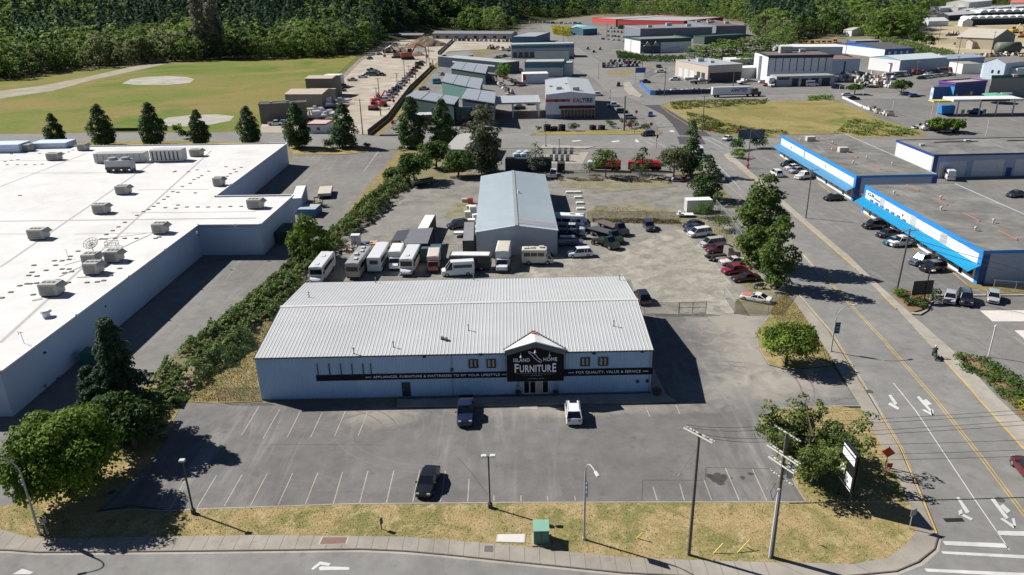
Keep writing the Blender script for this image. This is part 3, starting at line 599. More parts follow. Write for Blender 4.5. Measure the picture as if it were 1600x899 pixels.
# ---------------------------------------------------------------- general building
def bld(name,label,cat,pL,pR,depth,h,wall,roofm,kind='flat',rise=1.0,openings=(),trim=None,parapet=.0,units=(),lean=0.0,over=.25,group=None,extra=None,depth_px=None):
    A,B=Vector(at(*pL)),Vector(at(*pR));d=(B-A);W=d.length;rz=math.atan2(d.y,d.x)
    if depth_px:C=Vector(at(*depth_px,h));nrm=Vector((-d.y,d.x)).normalized();depth=(C-A).dot(nrm)
    t=thing(name,label,cat,(A.x,A.y,0),rz,group)
    D=depth
    mb=MB()
    if kind=='gableX':      # ridge runs along x
        mb.loft([[(x,0,0),(x,D,0),(x,D,h),(x,D/2,h+rise),(x,0,h)]for x in(0,W)])
    elif kind=='gableY':
        mb.loft([[(W,y,0),(0,y,0),(0,y,h),(W/2,y,h+rise),(W,y,h)]for y in(0,D)])
    elif kind=='shed':      # falls towards the back
        mb.loft([[(x,0,0),(x,D,0),(x,D,h-rise),(x,0,h)]for x in(0,W)])
    elif kind=='shedX':
        mb.loft([[(W,y,0),(0,y,0),(0,y,h),(W,y,h-rise)]for y in(0,D)])
    else:mb.box(0,0,0,W,D,h)
    wo=mb.build('wall',wall,t)
    mb=MB();o=over;th=.12
    def slab(v):mb.add([(x,y,z+.02)for x,y,z in v]+[(x,y,z+.02+th)for x,y,z in v],[(3,2,1,0),(4,5,6,7),(0,1,5,4),(1,2,6,5),(2,3,7,6),(3,0,4,7)])
    if kind=='gableX':
        e=rise/(D/2)*o;slab([(-o,-o,h-e),(W+o,-o,h-e),(W+o,D/2,h+rise),(-o,D/2,h+rise)]);slab([(-o,D/2,h+rise),(W+o,D/2,h+rise),(W+o,D+o,h-e),(-o,D+o,h-e)])
    elif kind=='gableY':
        e=rise/(W/2)*o;slab([(-o,-o,h-e),(W/2,-o,h+rise),(W/2,D+o,h+rise),(-o,D+o,h-e)]);slab([(W/2,-o,h+rise),(W+o,-o,h-e),(W+o,D+o,h-e),(W/2,D+o,h+rise)])
    elif kind=='shed':slab([(-o,-o,h),(W+o,-o,h),(W+o,D+o,h-rise),(-o,D+o,h-rise)])
    elif kind=='shedX':slab([(-o,-o,h),(W+o,-o,h-rise),(W+o,D+o,h-rise),(-o,D+o,h)])
    else:slab([(-.02,-.02,h),(W+.02,-.02,h),(W+.02,D+.02,h),(-.02,D+.02,h)])
    ro=mb.build('roof',roofm,t)
    if trim is not None or parapet:
        ph=parapet or .3;tm=trim or wall;mb=MB();z0,z1=h-.05-ph*.4,h+ph
        if kind=='flat':mb.box(-.18,-.18,z0,W+.18,-.03,z1);mb.box(-.18,D+.03,z0,W+.18,D+.18,z1);mb.box(-.18,-.03,z0,-.03,D+.03,z1);mb.box(W+.03,-.03,z0,W+.18,D+.03,z1)
        else:mb.box(-o,-o-.06,h-.35,W+o,-o-.003,h+.12)
        mb.build('parapet',tm,t)
    names={'d':('garage_door',M('door_white',(.6,.62,.63),.6)),'D':('garage_door',M('door_dark',(.035,.04,.05),.6)),'w':('window',glass),'p':('door',M('door_dark2',(.05,.05,.06),.5)),'b':('colour_band',trim or wall)}
    for op in openings:
        k,side,u0,u1,z0,z1=op[:6];mt=op[6]if len(op)>6 else names[k][1];p_=.06
        mb=MB()
        L_=W if side in 'FB' else D
        a_,b_=(u0*L_,u1*L_)if abs(u1)<=1.0001 else(u0,u1)
        if side=='F':mb.box(a_,-p_,z0,b_,-.01,z1)
        elif side=='B':mb.box(a_,D+.01,z0,b_,D+p_,z1)
        elif side=='L':mb.box(-p_,a_,z0,-.01,b_,z1)
        else:mb.box(W+.01,a_,z0,W+p_,b_,z1)
        mb.build(names[k][0],mt,t)
    for u in units:
        mb=MB();x,y=u[0]*W,u[1]*D;zz=h
        if kind=='gableX':zz=h+rise*(1-abs(y-D/2)/(D/2))
        if kind=='gableY':zz=h+rise*(1-abs(x-W/2)/(W/2))
        s_=u[2]if len(u)>2 else 1.6
        mb.bbox(x-s_/2,y-s_/2.6,zz,x+s_/2,y+s_/2.6,zz+s_*.55,.05);mb.build('roof_unit',M('unit_grey',(.42,.42,.4),.5),ro)
    if extra:extra(t,W,D,h)
    return t

# ---------------------------------------------------------------- big white-roofed store at left
BT=thing('warehouse_store','huge blue-grey big box store under a white membrane roof on the left','store',(-61.5,79.9,0))
LB=[(-61.5,79.9),(-60.3,138.9),(-48.2,138.4),(-47.5,159.6)]
e0=at(337,307,6.1);LB+=[(e0[0],159.9),(-65.0,219.4),(-230,223),(-230,80)]
loc=[(x+61.5,y-79.9)for x,y in LB];HB=6.1
mb=MB();n_=len(loc)
mb.add([(x,y,0)for x,y in loc]+[(x,y,HB+.25)for x,y in loc],[(i,i+n_,(i+1)%n_+n_,(i+1)%n_)for i in range(n_)])
mb.build('wall',M('blue_grey_wall',(.46,.53,.67),.75,.08,.15),BT)
mb=MB();mb.prism(loc[::-1],HB-.3,HB);membrane=M_blend('white_membrane',[(.66,.655,.645),(.57,.56,.54),(.70,.695,.68)],(.06,.2),fine=.8,fstr=.06,rough=.6,bmp=0,ends=((.42,.7),(.45,.7)))
mr=mb.build('roof',membrane,BT)
mb=MB()
for i in range(n_):
    a,b=Vector(loc[i]),Vector(loc[(i+1)%n_]);d=(b-a).normalized();nn=Vector((d.y,-d.x))*.35;mb.prism([tuple(a),tuple(b),tuple(b+nn),tuple(a+nn)][::-1],HB+.01,HB+.28)
mb.build('parapet',M('parapet_white',(.7,.7,.7),.6,.05),BT)
def lrf(px,py,z=HB):X,Y=at(px,py,z);return X+61.5,Y-79.9
mb=MB();seam=M('membrane_seam',(.38,.37,.35),.8)
zz=HB+.012
for a,b,w in[((0,536),(330,236),.5),((0,418),(262,238),.5),((0,292),(135,240),.5),((0,346),(400,341),.6),((118,366),(240,364),.2),((0,366),(80,366),.2),((205,333),(400,331),.2),((215,297),(325,296),.2),((0,251),(140,252),.2),((145,376),(250,362),.2),((30,271),(230,270),.18),((92,433),(260,355),.28),((100,415),(178,393),.2),((50,470),(66,467),.6),((120,434),(150,432),.5)]:
    q=[lrf(*a),lrf(*b)];ribbon(mb,q,w,zz,px=False);zz+=.003
mb.build('membrane_seams',seam,mr)
k_=0
pts_=[(3,466),(17,457),(31,447),(42,444),(47,444),(57,443),(45,431),(58,432),(50,426),(72,423),(53,415),(87,415),(97,421),(108,421),(101,427),(112,425),(85,408),(97,408),(108,406),(107,442),(90,438),(136,442),(152,441),(162,439),(173,431),(187,420),(202,409),(122,393),(110,401),(158,374),(165,374),(166,367),(176,361),(185,355),(195,348),(214,337),(224,331),(240,323),(232,328),(247,318),(256,312),(262,308),(270,300),(278,301),(285,292),(297,287),(180,373),(213,373),(243,373),(195,373),(249,371),(303,281),(310,278),(315,275),(258,325),(275,326),(292,324),(309,324),(325,324),(343,324),(360,323),(377,323),(305,302),(278,321),(326,268),(294,269),(272,269),(274,268),(308,266),(355,276),(11,258),(27,258),(40,258),(54,258),(66,257),(18,251),(28,250),(18,241),(8,253),(100,240),(107,238),(114,235),(31,306),(369,269),(360,272),(366,265),(377,262),(353,261),(62,240),(52,461)]
for px,py in pts_[:90]:
    x,y=lrf(px,py);mb=MB();mb.bbox(x-.35,y-.25,HB,x+.35,y+.25,HB+.12,.04);mb.build('roof_anchor',M('anchor_dark',(.13,.125,.12),.8),mr)
for px,py in[(202,435),(120,496),(368,354),(308,366),(258,393)]:
    x,y=lrf(px,py);mb=MB();mb.cyl(x,y,HB,HB+.5,.2,.12,n=8);mb.build('roof_vent',white_metal,mr)
for px,py,s_ in[(67,551,0),(55,557,0),(162,479,0),(307,367,0),(360,364,0),(391,280,0)]:
    pass
mb=MB()
for px,py,X_ in[(67,551.5,-61.5),(161.5,479,-61.3),(307,367.5,-60.6)]:
    Yw,Zw=onX(px,py,X_);mb.cyl(X_+61.5+.25,Yw-79.9,Zw-.1,Zw+.12,.2,n=8)
mb.build('wall_lamp',dark_trim,BT)
mb=MB()
for px,py in[(70,600),(90,588)]:
    Yw,Zw=onX(px,py,-61.4);mb.box(.03,Yw-79.9-.05,.1,.22,Yw-79.9+.05,Zw);mb.box(.2,Yw-79.9-.6,Zw-.2,.26,Yw-79.9,Zw-.05)
mb.build('drain_pipe',M('pipe_dark',(.1,.11,.13),.6),BT)
Yw=150.5;mb=MB();mb.box(13.85,70,.1,13.95,71,2.2);mb.build('door',navy,BT)
# raised light-blue walls on the far left of the roof
for a,b,dz in[((-30,240),(48,233),1.8),((48,233),(103,232),1.2)]:
    A_=lrf(*a);B_=lrf(*b);mb=MB();mb.box(A_[0],A_[1],HB,B_[0],A_[1]+6,HB+dz*1.3);mb.build('raised_wall',M('pale_parapet',(.5,.58,.72),.7),BT)
def hvac(label,px,py,w=2.6,d=2.1,h=1.95,rz=0.0,slope=True,grp='air conditioning units on the white roof'):
    X,Y=at(px,py,HB);t=thing('air_conditioner',label,'rooftop unit',(X,Y,HB),rz,grp)
    um=M('hvac_grey',(.36,.355,.33),.55,.12)
    mb=MB();mb.bbox(-w/2,-d/2,.2,w/2,d/2,h,.04);mb.build('casing',um,t)
    mb=MB();mb.box(-w/2+.15,-d/2+.15,0,w/2-.15,d/2-.15,.2);mb.build('curb',dark_trim,t)
    if slope:
        mb=MB();mb.add([(w/2,-d/2+.05,h-.05),(w/2,d/2-.05,h-.05),(w/2+.7,d/2-.05,h-.65),(w/2+.7,-d/2+.05,h-.65),(w/2,-d/2+.05,h-.1),(w/2,d/2-.05,h-.1)],[(0,3,2,1),(4,5,2,3)]);mb.build('intake_hood',um,t)
    mb=MB()
    for k in range(3):mb.cyl(-w/2+.5+k*.72,0,h,h+.06,.28,n=12)
    mb.build('fan',M('fan_dark',(.06,.06,.06),.6),t)
    mb=MB();mb.box(-w/2+.3,-d/2-.02,.4,w/2-.5,-d/2-.004,h-.35);mb.build('grille',M('grille_grey',(.24,.24,.23),.7),t)
    return t
for lb,px,py,w in[('grey rooftop unit with side hood at the left edge below the duct run',62,373,3.0),('grey rooftop unit on the long seam right of the leftmost hooded one',160,333,2.8),('grey rooftop unit with hood in the middle of the white roof',194,303,2.8),('grey rooftop unit nearest the inner corner of the blue wall',252,364,2.4),('grey rooftop unit beside the satellite dish',180,408,2.4),('grey rooftop unit directly under the satellite dish',145,413,2.4),('grey rooftop unit just below the one under the dish',148,427,2.4),('lowest grey rooftop unit with four fans near the wall edge',83,460,2.8),('dark rooftop unit by the far recessed blue wall',343,290,2.2),('ribbed rooftop unit near the right end of the roof',400,325,3.0),('small rooftop unit at the far right behind the duct run',308,244,3.2),('dark rooftop unit near the far left corner',42,236,3.2),('white hooded rooftop unit left of the duct run',86,250,3.4),('small dark rooftop unit left of the duct run top',131,235,2.6)]:
    hvac(lb,px,py,w)
X,Y=at(190,268,HB);t=thing('chiller','twin-fan grey chiller in front of the long duct housing','rooftop unit',(X,Y,HB),0)
mb=MB();mb.bbox(-3.2,-1.4,.8,3.2,1.4,3.0,.1);mb.build('casing',M('chiller_steel',(.34,.36,.38),.4),t)
mb=MB();[mb.box(x-.1,-1.3,0,x+.1,1.3,.8)for x in(-3,-1,1,3)];mb.box(-3.2,-1.5,.8,3.2,-1.42,1.4);mb.build('base_frame',dark_trim,t)
for s_ in(-1.6,1.6):
    mb=MB();mb.cyl(s_,0,3.0,3.6,1.15,1.0,n=18);mb.build('fan',M('fan_steel',(.3,.3,.3),.5),t)
A=at(148,256,HB);B=at(232,252,HB);t=thing('duct_housing','long panelled grey duct housing behind the chiller','rooftop unit',(A[0],A[1],HB),0)
mb=MB();mb.bbox(0,0,.2,B[0]-A[0],3.0,2.6,.08);mb.build('casing',M('duct_grey',(.4,.4,.385),.5),t)
mb=MB();[mb.box(x,-.03,.4,x+.1,-.005,2.5)for x in np.arange(1,B[0]-A[0],1.6)];mb.build('panel_joint',dark_trim,t)
A=at(236,254,HB);B=at(288,252,HB);t=thing('duct_housing','tall slotted silver duct housing at the right end of the duct run','rooftop unit',(A[0],A[1],HB),0)
mb=MB();mb.bbox(0,0,.2,B[0]-A[0],3.2,3.2,.08);mb.build('casing',M('duct_silver',(.5,.5,.5),.4),t)
mb=MB();[mb.box(x,-.03,.5,x+.35,-.005,2.8)for x in np.arange(.6,B[0]-A[0]-.5,1.1)];mb.build('louvre',dark_trim,t)
X,Y=at(148,402,HB);t=thing('satellite_dish','black mesh satellite dish on a pole above the white roof','satellite dish',(X,Y,HB),0)
mb=MB();mb.cyl(0,0,0,1.7,.06,n=8);mb.cyl(0,0,0,.1,.35,n=8);mb.build('pole',dark_trim,t)
mb=MB();C=Vector((0,0,2.2));ax=Vector((0,-.55,.83)).normalized();u=Vector((1,0,0));v=ax.cross(u)
for r_,dz in((1.2,.45),(.85,.22),(.45,.06)):mb.tube([tuple(C+ax*dz+(u*math.cos(a)+v*math.sin(a))*r_)for a in np.linspace(0,2*math.pi,17)],.035,4,cap=False)
for k in range(12):
    a=k*math.pi/6;e=(u*math.cos(a)+v*math.sin(a));mb.tube([tuple(C),tuple(C+ax*.1+e*.6),tuple(C+ax*.45+e*1.2)],.03,4)
mb.tube([tuple(C),tuple(C+ax*1.1)],.04,4);mb.build('dish',dark_trim,t)
X,Y=at(73,495,HB);t=thing('vent_cowl','round white vent cowl in a grimy ring on the roof','roof vent',(X,Y,HB),0)
mb=MB();mb.cyl(0,0,0,.7,.55,.45,n=14);mb.build('base',white_metal,t);mb=MB();mb.cyl(0,0,.72,1.0,.8,.6,n=16);mb.build('cap',white_metal,t)
X,Y=at(38,537,HB);t=thing('roof_antenna','thin bare antenna near the left edge of the white roof','antenna',(X,Y,HB),0);mb=MB();mb.tube([(0,0,0),(-.1,0,1.7)],.03,5);mb.tube([(-.4,0,1.5),(.3,0,1.6)],.03,4);mb.tube([(-.4,.0,1.2),(-.4,0,1.8)],.03,4);mb.build('mast',dark_trim,t)
X,Y=at(107,404,HB);t=thing('roof_antenna','thin antenna mast on the white roof left of the dish','antenna',(X,Y,HB),0);mb=MB();mb.tube([(0,0,0),(-.1,0,1.6)],.03,5);mb.tube([(-.2,0,1.6),(.2,0,1.5)],.03,4);mb.build('mast',dark_trim,t)
t=thing('roof_frame','tan open pipe frame on the roof right of the dish','roof fixture',(*at(175,385,HB),HB));mb=MB()
for z in(.3,.9):mb.tube([(-1,-.5,z),(1,-.5,z),(1,.5,z),(-1,.5,z),(-1,-.5,z)],.05,4)
for x,y in((-1,-.5),(1,-.5),(1,.5),(-1,.5)):mb.tube([(x,y,0),(x,y,.9)],.05,4)
mb.build('frame',M('tan_metal',(.5,.42,.32),.6),t)

# ---------------------------------------------------------------- grey metal workshop behind the store
A,B=(-6.7,136.4),(8.75,135.2)
def shop_extra(t,W,D,h):
    mb=MB();mb.box(W/2+.2,D*.45,h+1.7,W/2+.9,D*.45+.5,h+2.1);mb.build('roof_vent',white_metal,t)
    mb=MB();mb.add([(W/2+.02,.4,h+1.52),(W+.1,.4,h+.14),(W+.1,3.6,h+.14),(W/2+.02,3.6,h+1.52)],[(0,1,2,3)]);mb.build('roof_patch',M('roof_patch_grey',(.36,.35,.36),.6),t)
    mb=MB();mb.box(W/2-.25,-.25,h+1.42,W/2+.25,D+.25,h+1.6);mb.build('ridge_cap',M('ridge_grey',(.36,.37,.38),.5),t)
wsroof=M('pale_blue_roof',(.45,.52,.56),.45,.08,.3)
wk=bld('metal_workshop','long grey metal workshop with shallow pale blue gable roof behind the store','workshop',proj(-6.6,135.2),proj(8.8,135.3),44.5,4.7,M('workshop_grey',(.34,.38,.43),.6,.1),wsroof,'gableY',1.15,over=.15,extra=lambda t,W,D,h:None)
wkW=15.5
mb=MB();w2=15.4
mb.box(w2/2-.35,-.2,4.7+1.15+.06,w2/2+.35,44.7,4.7+1.15+.22);mb.build('ridge_cap',M('ridge_grey',(.3,.31,.33),.5),wk)
mb=MB()
for k in range(1,74):
    y=k*.6
    for s_ in(0,1):
        xa,xb,za,zb_=(-.1,w2/2-.35,4.7+.13,5.85+.1)if s_==0 else(w2/2+.35,w2+.1,5.85+.1,4.7+.13)
        mb.loft([[(xa,y,za),(xa,y+.07,za),(xa,y+.035,za+.045)],[(xb,y,zb_),(xb,y+.07,zb_),(xb,y+.035,zb_+.045)]])
mb.build('roof_ribs',wsroof,wk)
mb=MB();mb.add([(w2/2+.36,1.4,5.85+.13),(w2-.1,1.4,4.72+.16),(w2-.1,4.2,4.72+.16),(w2/2+.36,4.2,5.85+.13)],[(0,1,2,3)]);mb.build('roof_patch',M('roof_patch_grey',(.33,.32,.34),.6),wk)
mb=MB();mb.cyl(w2/2+.9,24,5.7,6.5,.35,.2,n=10);mb.build('roof_vent',white_metal,wk)

# ---------------------------------------------------------------- blue and white strip malls on the right
bright=M('bright_blue',(.02,.22,.58),.5,.08);deep=M('deep_blue',(.015,.06,.22),.55,.08);cyan=M('cyan_canopy',(.0,.27,.52),.5,.1);cyan2=M('sky_canopy',(.08,.27,.48),.5,.1);wallb=M('side_wall_blue',(.36,.42,.52),.7,.06)
tar=M_asphalt('tar_roof',(.17,.168,.16),(.30,.29,.265),cracks=0,scale=.12,streak=.4)
cream=M('cream_white',(.68,.69,.68),.6,.06)
def strip(label,x0,y0,y1,W,h,canopy,awn=True,n=14,doors_front=()):
    """shop block whose long glazed side faces the street on its left; x0 = facade line"""
    D=y1-y0;t=thing('shop_block',label,'shops',(x0,y0,0))
    mb=MB();mb.box(0,0,0,W,D,h);mb.build('wall',wallb,t)
    mb=MB();mb.box(.02,.02,h,W-.02,D-.02,h+.1);r=mb.build('roof',tar,t)
    mb=MB();mb.box(-.12,-.1,h-.9,-.01,D+.1,h+.32);mb.box(-.12,-.12,h-.25,W+.1,-.005,h+.3);pass
    mb.box(-.13,-.1,0,-.01,.9,h-.9);mb.box(-.13,D-.9,0,-.01,D+.1,h-.9);mb.build('blue_trim',bright,t)
    mb=MB();mb.box(-.12,D+.005,h-.25,W+.1,D+.12,h+.2);mb.box(W+.005,-.1,h-.25,W+.12,D+.1,h+.2);mb.build('rear_flashing',M('flashing_pale',(.4,.42,.45),.5),t)
    mb=MB();mb.box(-.11,-.13,0,1.1,-.015,h-.25);mb.build('corner_panel',deep,t);mb=MB();mb.box(W-1,-.13,0,W+.1,-.015,h-.25);mb.build('corner_panel',deep,t)
    mb=MB();mb.box(-.17,.9,3.25,-.122,D-.9,h-.6);sgn=mb.build('sign_band',cream,t)
    mb=MB();mb.box(-.08,.95,.05,-.012,D-.95,2.9);fw_=mb.build('shop_front',cream,t)
    if awn:
        mb=MB();v=[(-.18,-.05,3.35),(-1.95,-.05,2.45),(-1.95,D+.05,2.45),(-.18,D+.05,3.35)]
        mb.add(v+[(x,y,z-.1)for x,y,z in v],[(0,3,2,1),(4,5,6,7),(0,1,5,4),(1,2,6,5),(2,3,7,6)])
        k=0
        while k*.6<D:mb.loft([[(-.18,k*.6,3.36),(-.18,k*.6+.06,3.36),(-.18,k*.6+.03,3.41)],[(-1.95,k*.6,2.46),(-1.95,k*.6+.06,2.46),(-1.95,k*.6+.03,2.51)]]);k+=1
        mb.build('canopy',canopy,t)
    for k in range(n):
        y=1.6+(D-3.2)*k/n
        mb=MB();wdt=(D-3.2)/n*.5;z0=.25 if k%3==1 else .95;mb.box(-.12,y,z0,-.085,y+(1.0 if z0<.5 else wdt),2.5);mb.build('window' if z0>.5 else 'door',dark_glass,t)
    for(u,v)in[(.12,.82),(.3,.55),(.25,.25),(.55,.35),(.5,.72),(.7,.2)]:
        mb=MB();x,y=u*W,v*D;mb.cyl(x,y,h,h+.7,.14,n=8);mb.cyl(x,y,h+.65,h+.9,.3,.2,n=10);mb.build('roof_vent',M('vent_pale',(.5,.48,.42),.5),r)
    for k in range(4):
        y=D*(.12+.25*k);mb=MB();x=W*(.45);mb.tube([(x,y,h+.2),(x,y+D*.12,h+.2)],.12,6);mb.build('gas_pipe',M('pipe_rust',(.30,.13,.08),.7),r)
    return t,r,sgn
h2=5.75
s1,r1,g1=strip('nearer blue-trimmed shop block with bright cyan canopy and tan grey flat roof',77.7,115.9,159.6,19.4,h2,cyan)
yb1=onX(1228,248,79.6)[0]
s2,r2,g2=strip('farther blue-trimmed shop block with pale blue canopy and two rooftop boxes',79.3,167.8,218.5,18.4,h2,cyan2)
for u,v in((.27,.82),(.42,.52)):
    mb=MB();x,y=u*18.4,v*50.7;mb.bbox(x-1.2,y-.8,h2+.15,x+1.2,y+.8,h2+1.35,.05);mb.box(x-1.1,y-.85,h2+.3,x+1.1,y-.81,h2+1.1);mb.build('roof_unit',M('unit_beige',(.55,.52,.46),.5),r2)
# faces of the sign bands: the lettering lies on the facade that looks left (towards -x)
ink=M('sign_ink',(.02,.02,.02),.6);blue_ink=M('sign_ink_blue',(.03,.1,.3),.6)
def side_text(s_,mt,parent,y,z,w,h_):
    o=text(s_,mt,parent,'lettering',w,h_,.01);o.rotation_euler=(0,0,-math.pi/2);o.location=(-.2,y,z)
side_text('GR',ink,g1,40.2,4.6,3.2,.7);side_text('Home',ink,g1,37.2,4.3,2.4,.4)
for k in range(7):
    mb=MB();y=39.8-k*2.35;mb.box(-.21,y-.9,3.38,-.175,y-.15,3.8);mb.box(-.21,y+.0,3.38,-.175,y+.5,3.75);mb.build('sign_block',blue_ink,g1)
for y,w in((35.2,1.9),(22.3,2.0),(11.5,2.1)):
    mb=MB();mb.box(-.2,y-w/2,3.2,-.175,y+w/2,h2-.45);mb.build('sign_panel',M('panel_pale_grey',(.45,.46,.46),.6),g1)
mb=MB();mb.box(-.215,24.2,3.7,-.18,27.0,4.8);mb.build('sign_panel',M('panel_white',(.78,.78,.78),.6),g1)
mb=MB();mb.box(-.23,26.0,4.0,-.218,26.5,4.5);mb.build('sign_block',ink,g1)
for y in(43,19):
    mb=MB();mb.box(-.215,y-1.6,3.8,-.18,y+1.6,4.7);mb.build('sign_panel',_M['panel_white'],g2);mb=MB();mb.box(-.23,y-1.9,3.7,-.175,y-1.65,4.7);mb.build('sign_block',M('brown_ink',(.25,.14,.1),.6),g2)
for o_ in(31.5,):mb=MB();mb.box(-.2,o_-.25,3.1,-.16,o_+.25,h2-.2);mb.build('divider',bright,g2)
# third block facing the viewer with loading doors
t3=bld('loading_block','blue-trimmed block with four white loading doors at the right edge','warehouse',proj(107.6,187.8),proj(165,188.4),19.2,5.8,wallb,tar,'flat',trim=deep,
         openings=[('d','F',.03,.15,.1,4.2),('d','F',.18,.32,.1,4.4),('d','F',.37,.5,.1,4.4),('d','F',.56,.68,.1,4.4),('p','F',.335,.36,.1,2.3,deep),('p','F',.515,.54,.1,2.3,deep),('p','F',.7,.73,.1,2.3,deep),('b','F',0,.02,0,5.6,deep),('b','L',.02,.98,1.0,5.3,cream)],units=((.05,.6,1.2),(.3,.8,1.4),(.6,.7,1.2)))
for k in range(2):
    mb=MB();mb.tube([(8+20*k,15,6.1),(20+22*k,15,6.1)],.12,6);mb.build('roof_pipe',dark_trim,t3)

# ---------------------------------------------------------------- tyre shop
kw=M('tyre_shop_white',(.62,.65,.68),.6);kr=M('tyre_shop_red',(.50,.04,.035),.5);kroof=M('tyre_shop_roof',(.40,.43,.45),.45,.08)
kt=bld('tyre_shop','white tyre shop with red stripe, red awning and grey gable roof','tyre shop',(853,186),(929.5,185),48,8.9,kw,kroof,'gableY',1.0,over=.1,
         openings=[('b','F',0,.49,6.3,7.3,kr),('w','F',.18,.24,6.35,7.25),('w','F',.33,.39,6.35,7.25),('b','F',.0,1.0,0,1.6,M('slate_blue',(.12,.2,.3),.6)),('w','F',.3,.99,.3,3.4),('b','L',0,1,6.2,7.4,kr),('D','L',.05,.2,.1,4.2),('D','L',.25,.4,.1,4.2),('D','L',.45,.6,.1,4.2)],units=((.28,.22,2.2),(.62,.12,2.6),(.12,.45,1.2),(.45,.5,1.0)))
kW=(Vector(at(929.5,185))-Vector(at(853,186))).length
mb=MB();mb.add([(kW*.27,-.1,4.9),(kW*.995,-.1,4.9),(kW*.995,-1.4,3.9),(kW*.27,-1.4,3.9),(kW*.27,-.1,3.9),(kW*.995,-.1,3.9)],[(0,1,2,3)[::-1],(0,3,4),(1,5,2),(3,2,5,4)]);mb.build('awning',M('awning_red',(.2,.02,.03),.6),kt)
mb=MB();[mb.box(kW*(.3+.069*k),-.09,.3,kW*(.3+.069*k)+.2,-.062,3.4)for k in range(11)];mb.build('mullion',M('mullion_tan',(.4,.33,.22),.6),kt)
t=text('KAL',M('logo_red',(.55,.03,.03),.5),kt,'lettering',kW*.18,1.6,.03);t.location=(kW*.64,-.11,6.8)
t=text('TIRE',M('logo_navy',(.02,.03,.09),.5),kt,'lettering',kW*.21,1.6,.03);t.location=(kW*.84,-.11,6.8)
ca=thing('service_canopy','flat grey service canopy left of the tyre shop','canopy',(*at(846,184),0))
mb=MB();mb.box(-22,0,5.3,-.3,20,5.9);mb.build('roof',kroof,ca)
for x in(-21,-11,-1):
    for y in(.5,19):mb=MB();mb.box(x-.3,y-.3,0,x+.3,y+.3,5.3);mb.build('post',kw,ca)
bld('tyre_shop_annex','white block with red corner behind the tyre shop','building',(817,132),(857,131),10,5.0,kw,cream,openings=[('b','F',0,.12,2,4.9,kr)])

# ---------------------------------------------------------------- slate-roofed unit cluster in the middle distance
slate=M('slate_metal',(.30,.33,.36),.45,.08);teal=M('teal_wall',(.09,.2,.18),.7);dgreen=M('dark_green_wall',(.02,.05,.05),.7)
def mono(label,front,back,base,wall,nm='workshop_unit',drop=1.2,seams=2):
    """mono-pitch unit given by its roof corners; base row under the front-left corner gives the height"""
    A_=at(*base);h=hgt(*base,front[0][1]);fl=at(*front[0],h);h2_=max(2.5,h-drop)
    fr=at(*front[1],h);bl,br=at(*back[0],h2_),at(*back[1],h2_)
    t=thing(nm,label,'workshop',(fl[0],fl[1],0));L=lambda p:(p[0]-fl[0],p[1]-fl[1])
    q=[L(fl),L(fr),L(br),L(bl)];zs_=[h,h,h2_,h2_];c=(sum(p[0]for p in q)/4,sum(p[1]for p in q)/4)
    ins=[(c[0]+(p[0]-c[0])*.96,c[1]+(p[1]-c[1])*.96)for p in q]
    mb=MB();mb.loft([[(x,y,0)for x,y in ins],[(x,y,z-.1)for(x,y),z in zip(ins,zs_)]]);mb.build('wall',wall,t)
    mb=MB();mb.loft([[(x,y,z)for(x,y),z in zip(q,zs_)],[(x,y,z+.3)for(x,y),z in zip(q,zs_)]]);r=mb.build('roof',slate,t)
    mb=MB()
    for k in range(1,seams+1):
        u=k/(seams+1);p0=Vector((*q[0],h)).lerp(Vector((*q[1],h)),u);p1=Vector((*q[3],h2_)).lerp(Vector((*q[2],h2_)),u);mb.tube([tuple(p0+Vector((0,0,.32))),tuple(p1+Vector((0,0,.32)))],.14,4)
    mb.build('roof_seam',M('seam_dark',(.14,.15,.17),.5),r);return t,h,q
ta,ha,qa=mono('frontmost slate-roofed unit with pale sign letters on its dark wall',((634,152),(710,164)),((650,142),(718,153)),(640,184),dgreen)
mono('teal-walled unit second from the front of the slate-roofed row',((689,127.5),(750,140)),((697,115.5),(755,124)),(692,150),teal)
mono('slate-roofed unit with navy walls right of the teal arched wall',((721,154),(773,162)),((730,139),(775,145)),(724,190),navy,seams=1)
mono('slate-roofed unit with dark green walls just below the long dark shed',((704,107),(759,115.5)),((713,97),(763,104)),(710,124),dgreen)
mb=MB();[mb.box(12.5+k*.95,.15,6.2,12.5+k*.95+(.55 if k%2 else .7),.2,7.2 if k else 7.8)for k in range(9)];mb.build('lettering',M('letter_pale',(.42,.45,.46),.6),ta)
A_,B_=at(675,193.5),at(742.5,192.5);t=thing('arched_wall','teal screen wall with three arched openings behind the street trees','wall',(*A_,0));Wd=B_[0]-A_[0];hh=hgt(742,192,167)
mb=MB();mb.box(0,0,0,Wd,.5,hh);mb.build('wall',teal,t)
for u in(.57,.73,.89):
    mb=MB();x=u*Wd
    mb.box(x-.6,-.04,.8,x+.6,-.01,2.1);mb.box(x-.6,-.04,2.4,x+.6,-.01,3.6);mb.tube([(x,-.03,3.6),(x,-.015,3.6)],.6,12);mb.build('arched_window',dark_glass,t)
bld('entry_canopy','low grey entry canopy under the frontmost slate roof','porch',(650,196),(676,195),6,3.6,M('brown_wall',(.12,.1,.09),.8),M('canopy_grey',(.5,.5,.5),.6),openings=[('w','F',.5,.9,.4,2.6)])
bld('long_shed','long dark shed with pale lean-to roof beyond the slate-roofed units','shed',(686,104.5),(787,116),12,6.3,navy,M('pale_green_roof',(.4,.43,.38),.6),'flat',openings=[('b','F',.23,.88,3.6,4.4,M('lean_to_white',(.65,.68,.68),.5))])
bld('gabled_shed','small dark shed with pale blue gable roof at the end of the service lane','shed',(685,104),(706,105),24,5.4,dgreen,M('pale_blue_metal',(.45,.5,.54),.5),'gableY',2.2)
